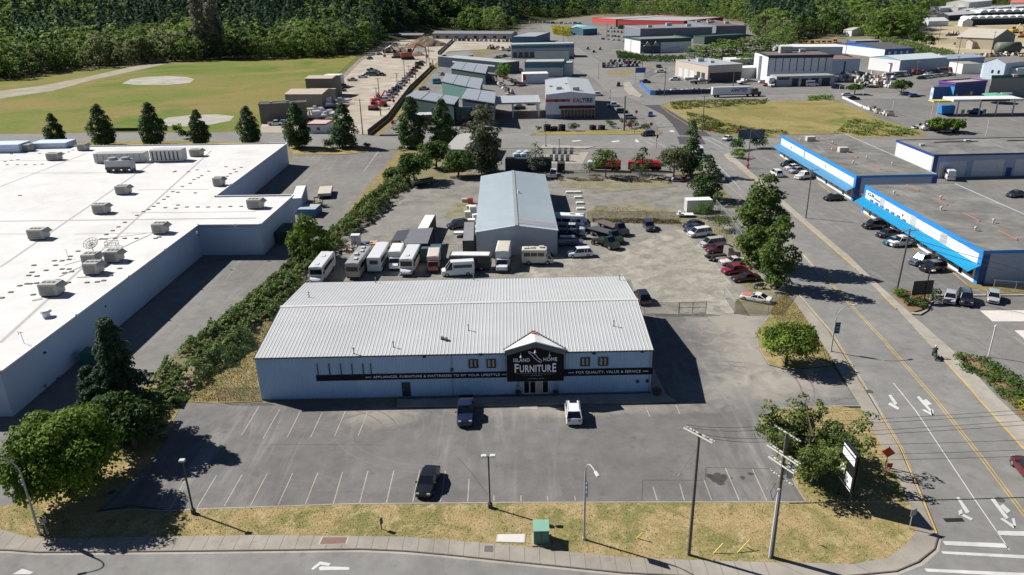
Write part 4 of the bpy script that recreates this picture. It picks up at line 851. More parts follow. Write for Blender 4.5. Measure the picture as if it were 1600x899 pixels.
bld('terrace_row','long low grey-roofed row building before the forest','building',(676,61),(800,62),14,5,M('row_wall',(.28,.3,.34),.8),M('row_roof',(.2,.2,.22),.7),'gableX',2,openings=[('w','F',.05+.12*k,.09+.12*k,.5,3)for k in range(8)])
bld('long_shed','brown row building left of the gravel yard end','shed',(598,62),(660,62),10,4,M('row_brown',(.1,.08,.06),.8),_M['row_roof'],'gableX',1.5)
tband=M('teal_band',(.06,.16,.22),.6)
bld('trade_unit','grey-roofed trade unit with dark blue band right behind the tyre shop','warehouse',(820,121),(880,120.5),0,8.0,M('pale_green_wall',(.5,.54,.52),.7),M('grey_green_roof',(.42,.43,.40),.6),trim=tband,depth_px=(822,93.5),openings=[('b','F',0,1,5.0,7.6,tband)])
bld('trade_unit','narrow grey-roofed annex at the right end of the trade units','warehouse',(881,119.5),(893,119.5),0,7.0,_M['pale_green_wall'],_M['grey_green_roof'],trim=tband,depth_px=(877,96))
bld('trade_unit','second grey-roofed trade unit farther up the street','warehouse',(836,100),(889,100),0,8.0,_M['pale_green_wall'],_M['grey_green_roof'],trim=tband,depth_px=(835,80))
bld('shopping_arcade','long low arcade with teal fascia and shop windows','shops',(799,91.5),(897,89.5),16,9,M('arcade_grey',(.38,.4,.42),.7),M('arcade_roof',(.42,.46,.48),.6),trim=tband,openings=[('w','F',.03+.09*k,.09+.09*k,.6,4.0)for k in range(5)]+[('b','F',0,1,6.5,8.4,tband),('b','F',0,1,8.4,9.3,M('fascia_pale',(.55,.62,.62),.5))])
bld('trade_unit','blue-walled unit with shiny grey roof behind the arcade','warehouse',(800,71.5),(836.5,71.5),60,7,tband,M('shiny_roof',(.45,.45,.46),.35),trim=tband,openings=[('b','F',0,.7,.2,2.6,cream)])
# small grey gabled building among the trees at the crossroads
bld('gas_bar','small pale building with grey gable roof among the trees by the cross street','building',(697,262),(729,263),26,5.2,M('gas_bar_wall',(.36,.36,.38),.8),M('grey_shingle',(.36,.35,.34),.8),'gableX',1.4)
# left yard
bg1=M('yard_brown',(.17,.15,.13),.8);bg2=M('yard_tan_roof',(.46,.38,.31),.7)
bld('yard_shed','dark brown flat-roofed shed at the left corner of the gravel yard','shed',(408,194),(481,190),0,7.2,bg1,M('dark_flat_roof',(.07,.07,.075),.7),trim=bg1,depth_px=(421,160),openings=[('w','R',.2,.5,.4,4.5)],units=((.25,.5,1.2),(.6,.5,1.2)))
bld('yard_shed','yard shed with pale tan roof behind the dark brown one','shed',(448,172),(505,172),16,6.5,M('yard_wall',(.24,.21,.18),.8),bg2,'gableX',1.2,openings=[('d','R',.3,.7,.2,4.2)])
bld('yard_shed','long brown yard shed third from the street','shed',(480,152),(521,152),12,8.5,bg1,bg2,'gableX',.8)
bld('yard_shed','narrow brown lean-to shed in front of the third yard shed','shed',(480,157),(520,157),6,4.5,bg1,bg2)
bld('yard_shed','white-roofed shed farthest up the gravel yard','shed',(503,138),(528,138),10,6.0,white_wall,cream)
for k,x in enumerate((482,486)):
    X,Y=at(x,184);t=thing('wooden_cable_drum',['left','right'][k]+' of two big timber arch frames beside the dark brown shed','timber frame',(X,Y,0));mb=MB()
    mb.tube([(0,3*math.cos(a),3.4*math.sin(a))for a in np.linspace(0,math.pi,9)],.25,5);mb.build('arch',M('timber',(.4,.33,.22),.8),t)
ot=bld('site_office','white portable site office with red roof edge by the cross street','portable office',(479,209),(510,209),9,3.2,cream,M('pinkish_roof',(.5,.4,.38),.7),trim=M('red_edge',(.4,.06,.06),.6),openings=[('w','F',.55,.7,1.2,2.2),('w','F',.12,.22,1.2,2.2)])
# far side: malls, depot, petrol station, greenhouses
mred=M('mall_red',(.55,.07,.06),.6);mgrey=M('mall_roof',(.36,.36,.37),.7);mbr=M('brown_roof',(.16,.12,.12),.7)
bld('red_mall','middle section of the long shopping mall with bright red fascia','mall',(965,45),(1068,47.5),90,9,M('mall_wall',(.2,.16,.15),.8),mgrey,trim=mred,parapet=.5,openings=[('b','F',0,1,4.4,9.3,mred)]+[('w','F',.02+.098*k,.09+.098*k,.3,3.6)for k in range(10)]+[('b','R',0,1,5,9.3,M('mall_dark_red',(.25,.04,.04),.7))])
bld('red_mall','left end section of the long red-fascia shopping mall','mall',(925,40),(962,43),90,8.5,_M['mall_wall'],mgrey,trim=mred,parapet=.5,openings=[('b','F',0,1,4,9,mred)])
bld('brown_roof_mall','dark mall block with brown roof right of the red mall','mall',(1118,58),(1165,57),110,9,M('mall_slate',(.17,.19,.23),.8),mbr,trim=M('slate_trim',(.2,.24,.3),.6),parapet=.6,units=((.1,.7,4),(.3,.5,4),(.5,.6,4),(.8,.4,4),(.6,.8,4)))
bld('slate_mall','slate grey mall block in front of the red mall','mall',(1000,62),(1112,59),60,9,_M['mall_slate'],M('mall_roof_dark',(.22,.22,.24),.7),trim=mgrey,units=((.2,.3,4),(.55,.6,5),(.75,.3,4)))
def dormer(t,x,z):
    mb=MB();mb.loft([[(x-3,y,z),(x+3,y,z),(x,y,z+3)]for y in(-2.5,.0)]);mb.build('dormer',M('dormer_grey',(.3,.31,.32),.7),t)
def gts(t,W,D,h):dormer(t,W*.12,5.2);dormer(t,W*.28,5.2)
bld('green_trim_store','white store with dark green fascia and twin dormers','store',(1000,84),(1079,81),34,9,cream,M('store_roof',(.2,.2,.21),.7),trim=M('green_fascia',(.02,.09,.06),.6),parapet=.9,openings=[('b','F',0,.4,0,7,M('gable_grey',(.13,.14,.16),.8)),('b','F',0,1,7.2,9.2,_M['green_fascia'])],extra=gts)
bld('white_marquee','white marquee in front of the green-trimmed store','marquee',(1034,82.5),(1060,82),9,3.5,cream,cream,'gableX',2)
bld('green_roof_store','small dark store with green roof behind the tree belt','store',(1100,70),(1165,66),14,6,M('dk_wall',(.08,.1,.09),.8),_M['green_fascia'],trim=_M['green_fascia'])
bld('cyan_roof_shop','left half of the small shop with turquoise roof by the mall road','shop',(892,50),(912,53),14,4.5,M('teal_wall2',(.1,.25,.3),.7),M('turquoise_roof',(.2,.5,.52),.6),'gableX',2.5)
bld('cyan_roof_shop','right half of the small shop with darker teal roof','shop',(911,56),(933,54.5),20,6,M('teal_wall3',(.06,.15,.2),.7),M('blue_roof_grey',(.2,.35,.42),.6),'gableX',2.0)
bld('garage','beige garage with open bays and grey roof above the moored boats','garage',(1105,130),(1158,127),0,8.3,M('beige_wall',(.5,.44,.37),.8),M('garage_roof',(.38,.42,.46),.5),trim=M('beige_trim',(.45,.4,.35),.7),depth_px=(1076,93),
    openings=[('b','F',.05,.98,0,4.8,M('garage_dark',(.05,.05,.055),.7)),('D','L',.08,.18,.2,4.6),('D','L',.22,.32,.2,4.6),('d','L',.4,.52,.2,4.6),('d','L',.58,.7,.2,4.6),('d','L',.76,.88,.2,4.6)],units=((.35,.6,3.5),(.45,.35,2.2),(.15,.75,1.5)))
cont=M('container_grey',(.4,.42,.43),.6)
bld('storage_block','grey flat storage block between the garage and the panelled hall','storage',(1158,123),(1195,121),10,5.2,cont,cream)
bld('storage_block','pale grey storage block behind the flat one by the panelled hall','storage',(1140,106),(1180,105),14,4.5,M('store_beige',(.5,.48,.42),.7),cream)
ph=bld('panelled_hall','tall dark-roofed hall with eight white panels between dark ribs','hall',(1197,129),(1297,128),26,12.5,M('hall_wall',(.6,.63,.66),.6),M('hall_roof',(.16,.13,.13),.7),trim=dark_trim,parapet=.6,openings=[('b','F',k/9.0,k/9.0+.012,5.2,12.3,navy)for k in range(10)]+[('b','F',0,1,11.6,12.9,M('hall_dark',(.03,.03,.035),.7))],units=((.4,.7,6),(.7,.8,3)))
bld('hall_annex','low grey garage annex with dark doors in front of the panelled hall','garage',(1212,136),(1303,134),9,4.7,M('annex_grey',(.36,.38,.41),.7),M('annex_roof',(.3,.3,.29),.7),openings=[('w','F',.02,.22,3.2,4.3),('D','F',.27,.38,.1,3.8),('D','F',.43,.53,.1,3.6),('p','F',.39,.42,.1,2.4,cream),('D','F',.6,.72,.1,3.7),('D','F',.78,.92,.1,3.7)])
bld('white_tower','tall white wall block at the left end of the panelled hall','building',(1183,124),(1199,124),18,11.5,white_wall,cream,openings=[('b','F',.3,.33,0,11.4,navy),('b','F',.62,.65,0,11.4,navy)])
bld('brown_roof_hall','pale blue hall with brown roof right of the panelled hall','hall',(1297,118),(1341,117),22,8.0,M('ice_wall',(.5,.58,.66),.6),M('red_brown_roof',(.22,.13,.11),.7),openings=[('b','F',.44,.5,0,7,deep)])
bld('white_roof_hall','low white-roofed hall behind the panelled hall','hall',(1212,90),(1315,90),24,6.5,M('ice2',(.45,.5,.55),.6),cream)
dbl=M('depot_blue',(.04,.12,.32),.6)
bld('depot_office','blue office with white windows beside the school bus yard','office',(1335,77),(1372,76),12,5.5,dbl,M('office_roof',(.34,.34,.35),.7),openings=[('b','F',.15+.2*k,.25+.2*k,2.4,4.0,cream)for k in range(3)])
bld('depot_office','blue-fronted office with long dark roof near the road bend','office',(1381,91.5),(1427,89.5),0,5.5,dbl,M('shingle_dark',(.09,.09,.1),.8),'gableX',2.0,depth_px=(1372,66),openings=[('b','F',.12+.2*k,.2+.2*k,2.4,4.0,cream)for k in range(4)]+[('b','L',0,1,0,5.3,cream)])
bld('depot_shed','small dark shed by the trees above the bus depot','shed',(1256,62),(1270,61),6,4,dgreen,dark_trim,'gableX',1.5)
bld('depot_shed','small tan-roofed shed at the top of the bus depot','shed',(1330,57),(1350,56),10,5,cream,M('tan_roof2',(.45,.42,.36),.7),'gableY',2)
bld('boat_works','long pale-roofed boat works with grey-blue front wall','warehouse',(1404,114.5),(1476,109.5),22,6.6,M('works_blue',(.3,.4,.5),.7),M('works_roof',(.52,.6,.6),.6),'gableX',1.6,openings=[('b','L',0,1,0,6.4,cream)])
bld('boat_works','lower right wing of the boat works in shade','warehouse',(1476,109.3),(1536,105),18,5.5,_M['works_blue'],M('works_roof_shaded',(.3,.36,.44),.6),'gableX',1.0)  # wing's shade is put into the darker, bluer roof colour
bld('red_roof_cottage','small white building with dark red roof at the end of the boat works','building',(1370,108),(1389,113),10,4.5,cream,M('dark_red_roof',(.22,.03,.04),.7),'gableX',1.5)
bld('ice_house','white building with grey hip-like roof at the right edge','building',(1566,126),(1596,122),0,8.0,M('ice3',(.55,.63,.72),.7),M('shingle_grey',(.36,.35,.33),.8),'gableX',2.2,depth_px=(1530,98),openings=[('w','L',.2,.3,3,4.6),('w','L',.5,.6,3,4.6)])
bld('ice_house','pale blue fronted flat unit left of the grey-roofed white building','building',(1531,121),(1564,119),0,6.6,navy,M('unit_roof',(.33,.32,.3),.8),trim=M('ice4',(.5,.62,.7),.7),depth_px=(1503,106),openings=[('b','L',0,1,0,6.4,_M['ice4'])])
bld('ice_house','small white flat unit behind the parked boats','building',(1481,112),(1502,116),10,5,cream,_M['unit_roof'])
bld('ice_house','white-walled unit cut by the right frame edge','building',(1586,126),(1660,122),18,5.5,cream,_M['unit_roof'])
pu=M('purple',(.16,.05,.26),.6)
bld('purple_shop','purple and bright blue petrol station shop','shop',(1488,157),(1537,153),0,6.6,M('shop_navy',(.03,.06,.2),.6),M('patchy_roof',(.36,.35,.33),.8),trim=pu,parapet=.6,depth_px=(1454,129),openings=[('b','L',0,.45,0,5.4,M('shop_cyan',(.04,.3,.58),.6)),('w','F',.3,.6,.4,3.0),('b','F',.08,.13,.1,2.4,cream)])
bld('purple_shop','low pale blue wing with three arched windows left of the purple shop','shop',(1452,156),(1477,155),0,5.2,M('wing_blue',(.06,.12,.35),.6),M('wing_roof',(.4,.39,.36),.8),trim=M('wing_trim',(.3,.22,.45),.6),depth_px=(1431,138),openings=[('b','L',0,1,0,5,M('ice5',(.5,.62,.75),.7)),('w','L',.2,.3,1.6,3.0),('w','L',.45,.55,1.6,3.0),('w','L',.7,.8,1.6,3.0)])
bld('green_band_unit','grey unit with deep green band and large flat roof at the right','warehouse',(1543,152.5),(1660,150),0,8.2,M('unit_taupe',(.3,.29,.27),.8),M('unit_roof2',(.32,.32,.28),.8),trim=M('unit_green',(.02,.13,.08),.6),parapet=.9,depth_px=(1514,122),openings=[('b','L',0,1,0,7.2,cream),('w','F',.02,.1,3.6,6),('w','F',.12,.16,3.6,6),('p','F',.11,.135,.1,2.4,cream)],units=((.3,.4,2),))
X,Y=at(1498,182);t=thing('fuel_canopy','long white petrol station canopy on four posts','fuel canopy',(X,Y,0),-.05)
mb=MB();mb.bbox(-3,0,5.2,22,8,6.1,.1);mb.build('roof',cream,t);mb=MB();mb.box(7,-.05,5.3,17,-.005,6.0);mb.build('sign_panel',M('sign_charcoal',(.05,.05,.055),.6),t)
for x in(0,8,14,20):
    mb=MB();mb.box(x,2,0,x+.4,2.4,5.2);mb.build('post',cream,t)
mb=MB();mb.box(-9.5,1,5.0,-3.1,5,5.5);mb.build('side_wing',M('canopy_yellow',(.6,.5,.12),.6),t)
for x in(3,11):
    p=thing('fuel_pump',('left' if x==3 else 'right')+' white fuel pump under the petrol canopy','fuel pump',(X+x,Y+3,0));mb=MB();mb.bbox(-.5,-.3,0,.5,.3,1.9,.05);mb.build('cabinet',cream,p);mb=MB();mb.box(-.35,-.33,1.1,.35,-.305,1.6);mb.build('display',dark_glass,p)
mb=MB();bl=thing('storage_box','bright blue storage box by the petrol canopy','storage box',(*at(1481,180),0));mb.bbox(-2.3,0,.5,2.3,3,3.3,.05);mb.build('box',bright,bl);
for x in(-2,0,1.7):mb=MB();mb.box(x,0,0,x+.3,3,.5);mb.build('leg',dark_trim,bl)
# greenhouses and barn on the upper right
gw=M('greenhouse_white',(.68,.7,.7),.6)
def tunnel(label,pL,pR,D,h,n):
    A_,B_=at(*pL),at(*pR);t=thing('tunnel_row',label,'greenhouse',(*A_,0),math.atan2(B_[1]-A_[1],B_[0]-A_[0]));W=math.dist(A_,B_);w=W/n;mb=MB()
    for k in range(n):
        x=k*w+w/2;mb.loft([[(x+w/2*math.cos(a),y,h+w*.28*math.sin(a))for a in np.linspace(0,math.pi,9)]+[(x-w/2,y,h-.4),(x+w/2,y,h-.4)]for y in(0,D)])
    mb.build('roof',gw,t);mb=MB();mb.box(0,1,0,W,D,h-.42);mb.build('wall',M('tunnel_dark',(.03,.045,.07),.8),t);return t
tunnel('front row of white scalloped tunnel roofs on the hill at right',(1515,40),(1680,36),18,6.5,14)
tunnel('rear row of white scalloped tunnel roofs on the hill at right',(1530,30),(1680,26),20,7,12)
bld('greenhouse','white round-ended greenhouse left of the tunnel rows','greenhouse',(1503,42),(1519,42),26,5,gw,gw,'gableY',3)
bld('greenhouse','pale greenhouse with green side left of the gravel slope','greenhouse',(1450,42),(1481,41),16,5.2,M('gh_grey',(.5,.55,.58),.7),gw,'gableX',3)
bld('long_store','long white open-fronted store between the greenhouses','store',(1481,33),(1550,28),14,6,M('store_dark',(.05,.05,.06),.8),M('long_white',(.58,.6,.58),.6),'gableX',2.5)
bld('white_house','tall white block at the top right of the hill','building',(1512,18),(1548,14),30,12,M('house_cream',(.6,.6,.52),.7),cream,'gableX',3)
bld('red_roof_hall','hall with orange red roof at the top right corner','hall',(1577,12),(1680,12),30,7,cream,M('orange_red_roof',(.55,.16,.12),.7),'gableX',4)
for k,(a,b)in enumerate([((1468,20),(1492,18)),((1496,19),(1508,18)),((1508,24),(1527,22)),((1528,23),(1544,21)),((1543,21),(1558,19)),((1558,20),(1585,17)),((1586,18),(1610,16)),((1446,19),(1458,18))]):
    bld('white_trailer','white trailer or hut in the crowded yard on the upper right hill','trailer',a,b,10,6,M('trailer_white',(.62,.62,.6),.6),cream,'gableX',1.5,group='white huts in the yard on the hill')
bld('barn','tan barn with broad pale gable roof on the sandy slope','barn',(1549,78),(1583,73),0,7.5,M('barn_wall',(.2,.2,.2),.8),M('barn_roof',(.46,.43,.36),.7),'gableY',5,depth_px=(1512,56),over=.6,openings=[('b','L',0,1,0,7,M('barn_tan',(.42,.36,.27),.8))])
bld('barn_annex','brown-roofed lean-to shed in front of the tan barn','shed',(1518,77),(1544,76),8,4.5,M('annex_tan',(.42,.38,.32),.8),M('annex_rust',(.22,.15,.13),.8),'gableX',1.8)
X,Y=at(1568,84);t=thing('storage_tank','round dark green storage tank below the tan barn','tank',(X,Y,0));mb=MB();mb.tube([(-5,0,3.6),(9,0,3.6)],3.6,16);mb.build('shell',M('tank_green',(.12,.14,.1),.6),t,True);mb=MB();[mb.box(x,-2.5,0,x+.6,2.5,1.2)for x in(-3,6)];mb.build('saddle',dark_trim,t)
for k,(a,b)in enumerate([((622,24),(634,23)),((640,26),(668,24)),((670,27),(690,26)),((736,16),(758,15)),((695,15),(712,14)),((628,12),(650,11))]):
    bld('distant_house','pale roofed house showing between the trees of the far forest','house',a,b,14,14,white_wall,M('roof_light',(.6,.62,.64),.6),'gableX',2.5,group='pale houses in the far forest')

# ================================================================ VEHICLES
tyre=M('tyre_rubber',(.015,.015,.016),.85);rim=M('wheel_rim',(.35,.35,.36),.3,.1,metal=.6)
car_glass=M_glass('car_glass',(.01,.013,.018),.04);under=M('car_underside',(.01,.01,.011),.9)
lampm=M('headlamp',(.3,.32,.34),.12);tailm=M('tail_lamp',(.35,.01,.01),.3);chrome=M('chrome',(.5,.5,.5),.2,.05,metal=.8)
blackp=M('black_plastic',(.02,.02,.022),.6);rack=M('rack_dark',(.03,.03,.03),.5)
TYPES={   # length, width, belt z, roof z, (windscreen base, roof front, roof rear, rear-glass base) as fraction from the front, bonnet z, tail z
    'sedan':(4.75,1.82,.92,1.45,(.27,.42,.70,.86),.88,.95,.33),
    'suv':(4.75,1.90,1.05,1.74,(.25,.37,.88,.97),1.02,1.08,.37),
    'hatch':(4.2,1.76,.92,1.50,(.24,.38,.82,.96),.88,.98,.32),
    'minivan':(5.05,1.95,1.02,1.75,(.16,.33,.90,.98),.96,1.06,.34),
    'coupe':(5.0,1.88,.84,1.28,(.36,.48,.66,.84),.84,.86,.34),
    'pickup':(5.7,1.98,1.12,1.86,(.26,.36,.60,.66),1.12,1.12,.40),
    'van':(5.9,2.05,1.25,2.6,(.13,.30,.985,.995),1.18,1.3,.38)}
def car_parts(kind):
    L,W,zb,zr,(a,b,c,d),zh,zt,rw=TYPES[kind];hw=W/2;X=lambda f:L/2-f*L
    parts=[]
    # lower body: stations from nose to tail: (x, top z, half-width, bottom z)
    st_=[(0,zh-.38,.72,.34),(.012,zh-.22,.84,.26),(.05,zh-.10,.94,.22),(.12,zh-.04,.985,.2),(a,zb-.01,1,.2),(b,zb,1,.2),((b+c)/2,zb,1,.2),(c,zb+.01,1,.2),(min(d,.96),(zt+zb)/2+.01,.99,.2),(.975,zt-.04,.95,.24),(.992,zt-.18,.88,.28),(1.0,zt-.36,.82,.38)]
    rings=[]
    for f,zt_,w,zl in st_:
        w*=hw;x=X(f)
        rings.append([(x,-w*.9,zl),(x,-w,zl+.14),(x,-w,zl+(zt_-zl)*.62),(x,-w*.965,zt_-.06),(x,-w*.88,zt_),(x,0,zt_+.025),(x,w*.88,zt_),(x,w*.965,zt_-.06),(x,w,zl+(zt_-zl)*.62),(x,w,zl+.14),(x,w*.9,zl)])
    mb=MB();mb.loft(rings)
    if kind=='pickup':      # open bed: raise the sides, floor stays dark
        xb=X(.685);xe=X(.985)
        for s_ in(-1,1):mb.box(xe,s_*hw*.86-.07 if s_<0 else s_*hw*.86-.03,zt-.02,xb,s_*hw*.86+.03 if s_<0 else s_*hw*.86+.07,zt+.12)
        mb.box(xe-.02,-hw*.86,zt-.02,xe+.05,hw*.86,zt+.12);mb.box(xb-.04,-hw*.86,zt-.02,xb+.02,hw*.86,zt+.12)
    # roof skin and pillars
    wr=hw*.76;wb=hw*.93
    def gp(f,top):return X(f)
    P4=[(X(a),wb,zb),(X(b),wr,zr),(X(c),wr,zr),(X(d),wb,zb)]
    ringr=lambda z,k:[(X(b)-.02+k,-wr+.02,z),(X(b)+.04+k,0,z+.0),(X(b)-.02+k,wr-.02,z),(X(c)+.02-k,wr-.02,z),(X(c)-.03-k,0,z),(X(c)+.02-k,-wr+.02,z)]
    mb.loft([ringr(zr-.03,.03),ringr(zr+.03,.0),[(x,y*.85,z+.025)for x,y,z in ringr(zr+.03,-.12)]])
    for s_ in(-1,1):
        for(f0,z0,w0),(f1,z1,w1),r_ in(((a,zb,wb),(b,zr,wr),.045),((d,zb,wb),(c,zr,wr),.07),(((b+c)/2+.02,zb,wb),((b+c)/2+.02,zr,wr),.045),((b,zr,wr),(c,zr,wr),.04)):
            mb.tube([(X(f0),s_*w0,z0),(X(f1),s_*w1,z1)],r_,5)
        if kind in('suv','minivan','van'):mb.tube([(X(.76),s_*wb,zb),(X(.76),s_*wr,zr)],.06,5)
    if kind=='van':         # solid panel rear flanks with one long window
        for s_ in(-1,1):mb.add([(X(.34),s_*(wb+.01),zb),(X(.985),s_*(wb+.01),zb),(X(.985),s_*(wr+.012),zr),(X(.34),s_*(wr+.012),zr),(X(.34),s_*wr*.9,zb),(X(.985),s_*wr*.9,zb),(X(.985),s_*wr*.9,zr),(X(.34),s_*wr*.9,zr)],[(0,1,2,3),(4,5,6,7),(0,4,7,3),(1,5,6,2),(0,1,5,4),(3,2,6,7)])
        mb.box(X(.995),-wr,zb,X(.97),wr,zr)
    parts.append(('body',mb,'paint'))
    def quad(name,v,mt,th=.0):
        q=MB();q.add(v,[(0,1,2,3)]);parts.append((name,q,mt))
    e=.012
    quad('windscreen',[(X(a)+e,-wb+.05,zb-.01),(X(a)+e,wb-.05,zb-.01),(X(b)+e,wr-.04,zr-.01),(X(b)+e,-wr+.04,zr-.01)],car_glass)
    if kind!='van':quad('rear_window',[(X(d)-e,wb-.05,zb),(X(d)-e,-wb+.05,zb),(X(c)-e,-wr+.04,zr-.01),(X(c)-e,wr-.04,zr-.01)],car_glass)
    for s_ in(-1,1):
        v=[(X(a)-.05,s_*wb,zb),(X(d)+.05,s_*wb,zb),(X(c),s_*wr,zr-.01),(X(b),s_*wr,zr-.01)]
        if kind=='van':
            quad('side_window',[(X(.37),s_*(wb+.02),zb+.28),(X(.93),s_*(wb+.02),zb+.28),(X(.93),s_*(wb*.5+wr*.5+.035),zb+.85),(X(.37),s_*(wb*.5+wr*.5+.035),zb+.85)],car_glass)
            v=[(X(a)-.05,s_*wb,zb),(X(.33),s_*wb,zb),(X(.33),s_*(wb*.5+wr*.5),(zb+zr)/2+.1),(X(b)+.3,s_*(wb*.5+wr*.5),(zb+zr)/2+.1)]
        quad('side_window',v if s_<0 else v[::-1],car_glass)
    for f in(.17,.80 if kind!='pickup' else .80):
        for s_ in(-1,1):
            q=MB();x=X(f);q.tube([(x,s_*(hw-.20),rw),(x,s_*(hw-.03),rw),(x,s_*(hw+.012),rw)],[rw,rw,rw*.9],14)
            q2=MB();q2.tube([(x,s_*(hw+.0),rw),(x,s_*(hw+.022),rw)],[rw*.62,rw*.55],10);parts.append(('wheel',q,tyre,('rim',q2,rim)))
            arch=None
    for s_ in(-1,1):
        q=MB();q.box(X(.035),s_*hw*.62-.17,zh-.28,X(-.002),s_*hw*.62+.17,zh-.14);parts.append(('headlight',q,lampm))
        q=MB();q.box(X(1.003),s_*hw*.66-.13,zt-.34,X(.965),s_*hw*.66+.15,zt-.14);parts.append(('tail_light',q,tailm))
        q=MB();q.bbox(X(a)-.32,s_*(hw+.1)-.09,zb+.02,X(a)-.18,s_*(hw+.1)+.09,zb+.17,.02);parts.append(('mirror',q,blackp))
    q=MB();q.box(X(.006),-hw*.45,zh-.42,X(-.003),hw*.45,zh-.22);parts.append(('grille',q,blackp))
    q=MB();q.box(X(.97),-hw*.9,.17,X(.03),hw*.9,.3);parts.append(('underside',q,under))
    if kind=='pickup':q=MB();q.box(X(.98),-hw*.82,zt+.03,X(.69),hw*.82,zt+.045);parts.append(('cargo_bed',q,under))
    return parts
_PM={}
def vehicle(kind,front,rear,col,label,group=None,cat=None,rough=.22,z=.05,far=False,lid=False,name=None):
    """front / rear: survey points of the two ends (direction only, the car keeps its true length)"""
    f,r=Vector(at(*front)),Vector(at(*rear));c=(f+r)/2;d=f-r;rz=math.atan2(d.y,d.x)
    cat=cat or{'suv':'car','sedan':'car','hatch':'car','coupe':'car','minivan':'minivan','pickup':'pickup truck','van':'van'}[kind]
    key=(kind,'far' if far else 'near');pm=paint(col,rough)
    if key not in _PM:
        out=[]
        for p in car_parts(kind):
            out.append(p)
        if far:
            mb=MB();mats=[0,1,2]
            for p in out:
                mi=0 if p[0]=='body' else 1 if 'wind' in p[0]else 2
                if p[0]in('mirror','tail_light','headlight','grille'):continue
                mb.add(p[1].v,p[1].f,mi)
            me=mb.build('tmp',[pm,car_glass,tyre]);data=me.data;bpy.data.objects.remove(me);_PM[key]=data
        else:
            L=[]
            for p in out:
                o=p[1].build(p[0],pm if p[2]=='paint' else p[2]);dt=o.data;bpy.data.objects.remove(o)
                sub=None
                if len(p)>3:o=p[3][1].build(p[3][0],p[3][2]);sub=(p[3][0],o.data);bpy.data.objects.remove(o)
                L.append((p[0],dt,p[2]=='paint',sub))
            _PM[key]=L
    nm=name or{'suv':'parked_suv','sedan':'parked_car','hatch':'parked_hatchback','coupe':'parked_coupe','minivan':'parked_minivan','pickup':'pickup_truck','van':'passenger_van'}[kind]
    if far:
        o=bpy.data.objects.new(nm,_PM[key]);COL.objects.link(o);o.location=(c.x,c.y,z);o.rotation_euler=(0,0,rz)
        o.material_slots[0].link='OBJECT';o.material_slots[0].material=pm;return tag(o,label,cat,group)
    t=thing(nm,label,cat,(c.x,c.y,z),rz,group)
    for n_,dt,ispaint,sub in _PM[key]:
        o=bpy.data.objects.new(n_,dt);COL.objects.link(o);o.parent=t
        if ispaint:o.material_slots[0].link='OBJECT';o.material_slots[0].material=pm
        if sub:s_=bpy.data.objects.new(sub[0],sub[1]);COL.objects.link(s_);s_.parent=o
    return t
BLK=(.012,.013,.016);WHT=(.72,.73,.74);SIL=(.38,.39,.41);GRY=(.13,.135,.14);RED=(.30,.015,.02);MAR=(.10,.012,.02);NVY=(.02,.035,.12);BLU=(.03,.08,.28);BRN=(.12,.08,.05);GRN=(.03,.08,.05);TAN=(.4,.34,.25);LBL=(.16,.3,.42)
# --- furniture store lot
v=vehicle('sedan',(660.5,785),(677.5,737),BLK,'shiny black sedan parked slanted in the front row of the store lot',z=.115)
v=vehicle('pickup',(727,674),(728.5,629),(.012,.018,.055),'dark blue pickup truck parked in front of the store facing the street',z=.115)
v=vehicle('suv',(893,629),(898,676),WHT,'white SUV with black sunroof parked in front of the store entrance',z=.115)
mb=MB();mb.box(.0,-.45,1.775,.8,.45,1.80);mb.build('sunroof',car_glass,v)
mb=MB()
for s_ in(-1,1):mb.tube([(1.0,s_*.66,1.80),(-1.6,s_*.66,1.80)],.025,5)
mb.build('roof_rails',rack,v)
# --- street
vehicle('suv',(1592,727),(1622,762),MAR,'dark red SUV driving on the main road cut off by the right edge',z=.09,name='moving_car')
vehicle('suv',(1158,226)if 0 else(1000,214),(1024,211.5),BLK,'black SUV waiting on the cross street by the Stop line',z=.09,name='moving_car')
vehicle('hatch',(1014,187),(1018,177),BLU,'small blue car driving on the upper street beside the dark turn lane',z=.1,name='moving_car')
vehicle('suv',(966,139),(966,131),BLK,'black car driving round the bend right of the tyre shop',z=.1,name='moving_car')
vehicle('sedan',(1125,223),(1147,216),WHT,'white sedan by the round bushes at the crossroads',z=.1)
vehicle('van',(1097,252),(1090,238),WHT,'white van on the main road half hidden by the tall tree',z=.1,name='moving_van')
vehicle('pickup',(1128,289),(1124,302)if 0 else(1122,277),GRY,'grey pickup on the main road behind the dark green tree',z=.1,name='moving_pickup')
for f_,r_,c_,k_,l_ in[((920,76),(917,79),GRY,'suv','dark car leading up the wide upper street'),((929,80.5),(927,84),BLK,'sedan','dark car on the upper street left of its neighbour'),((938,76),(937,80),GRY,'suv','dark car on the upper street nearest its right kerb'),((1034,105),(1025,107),MAR,'suv','dark red car turning on the road by the garage fence'),((966,88),(976,92),SIL,'sedan','silver car passing the hedge of the green-trimmed store')]:
    vehicle(k_,f_,r_,c_,l_,z=.1,far=True,name='moving_car')
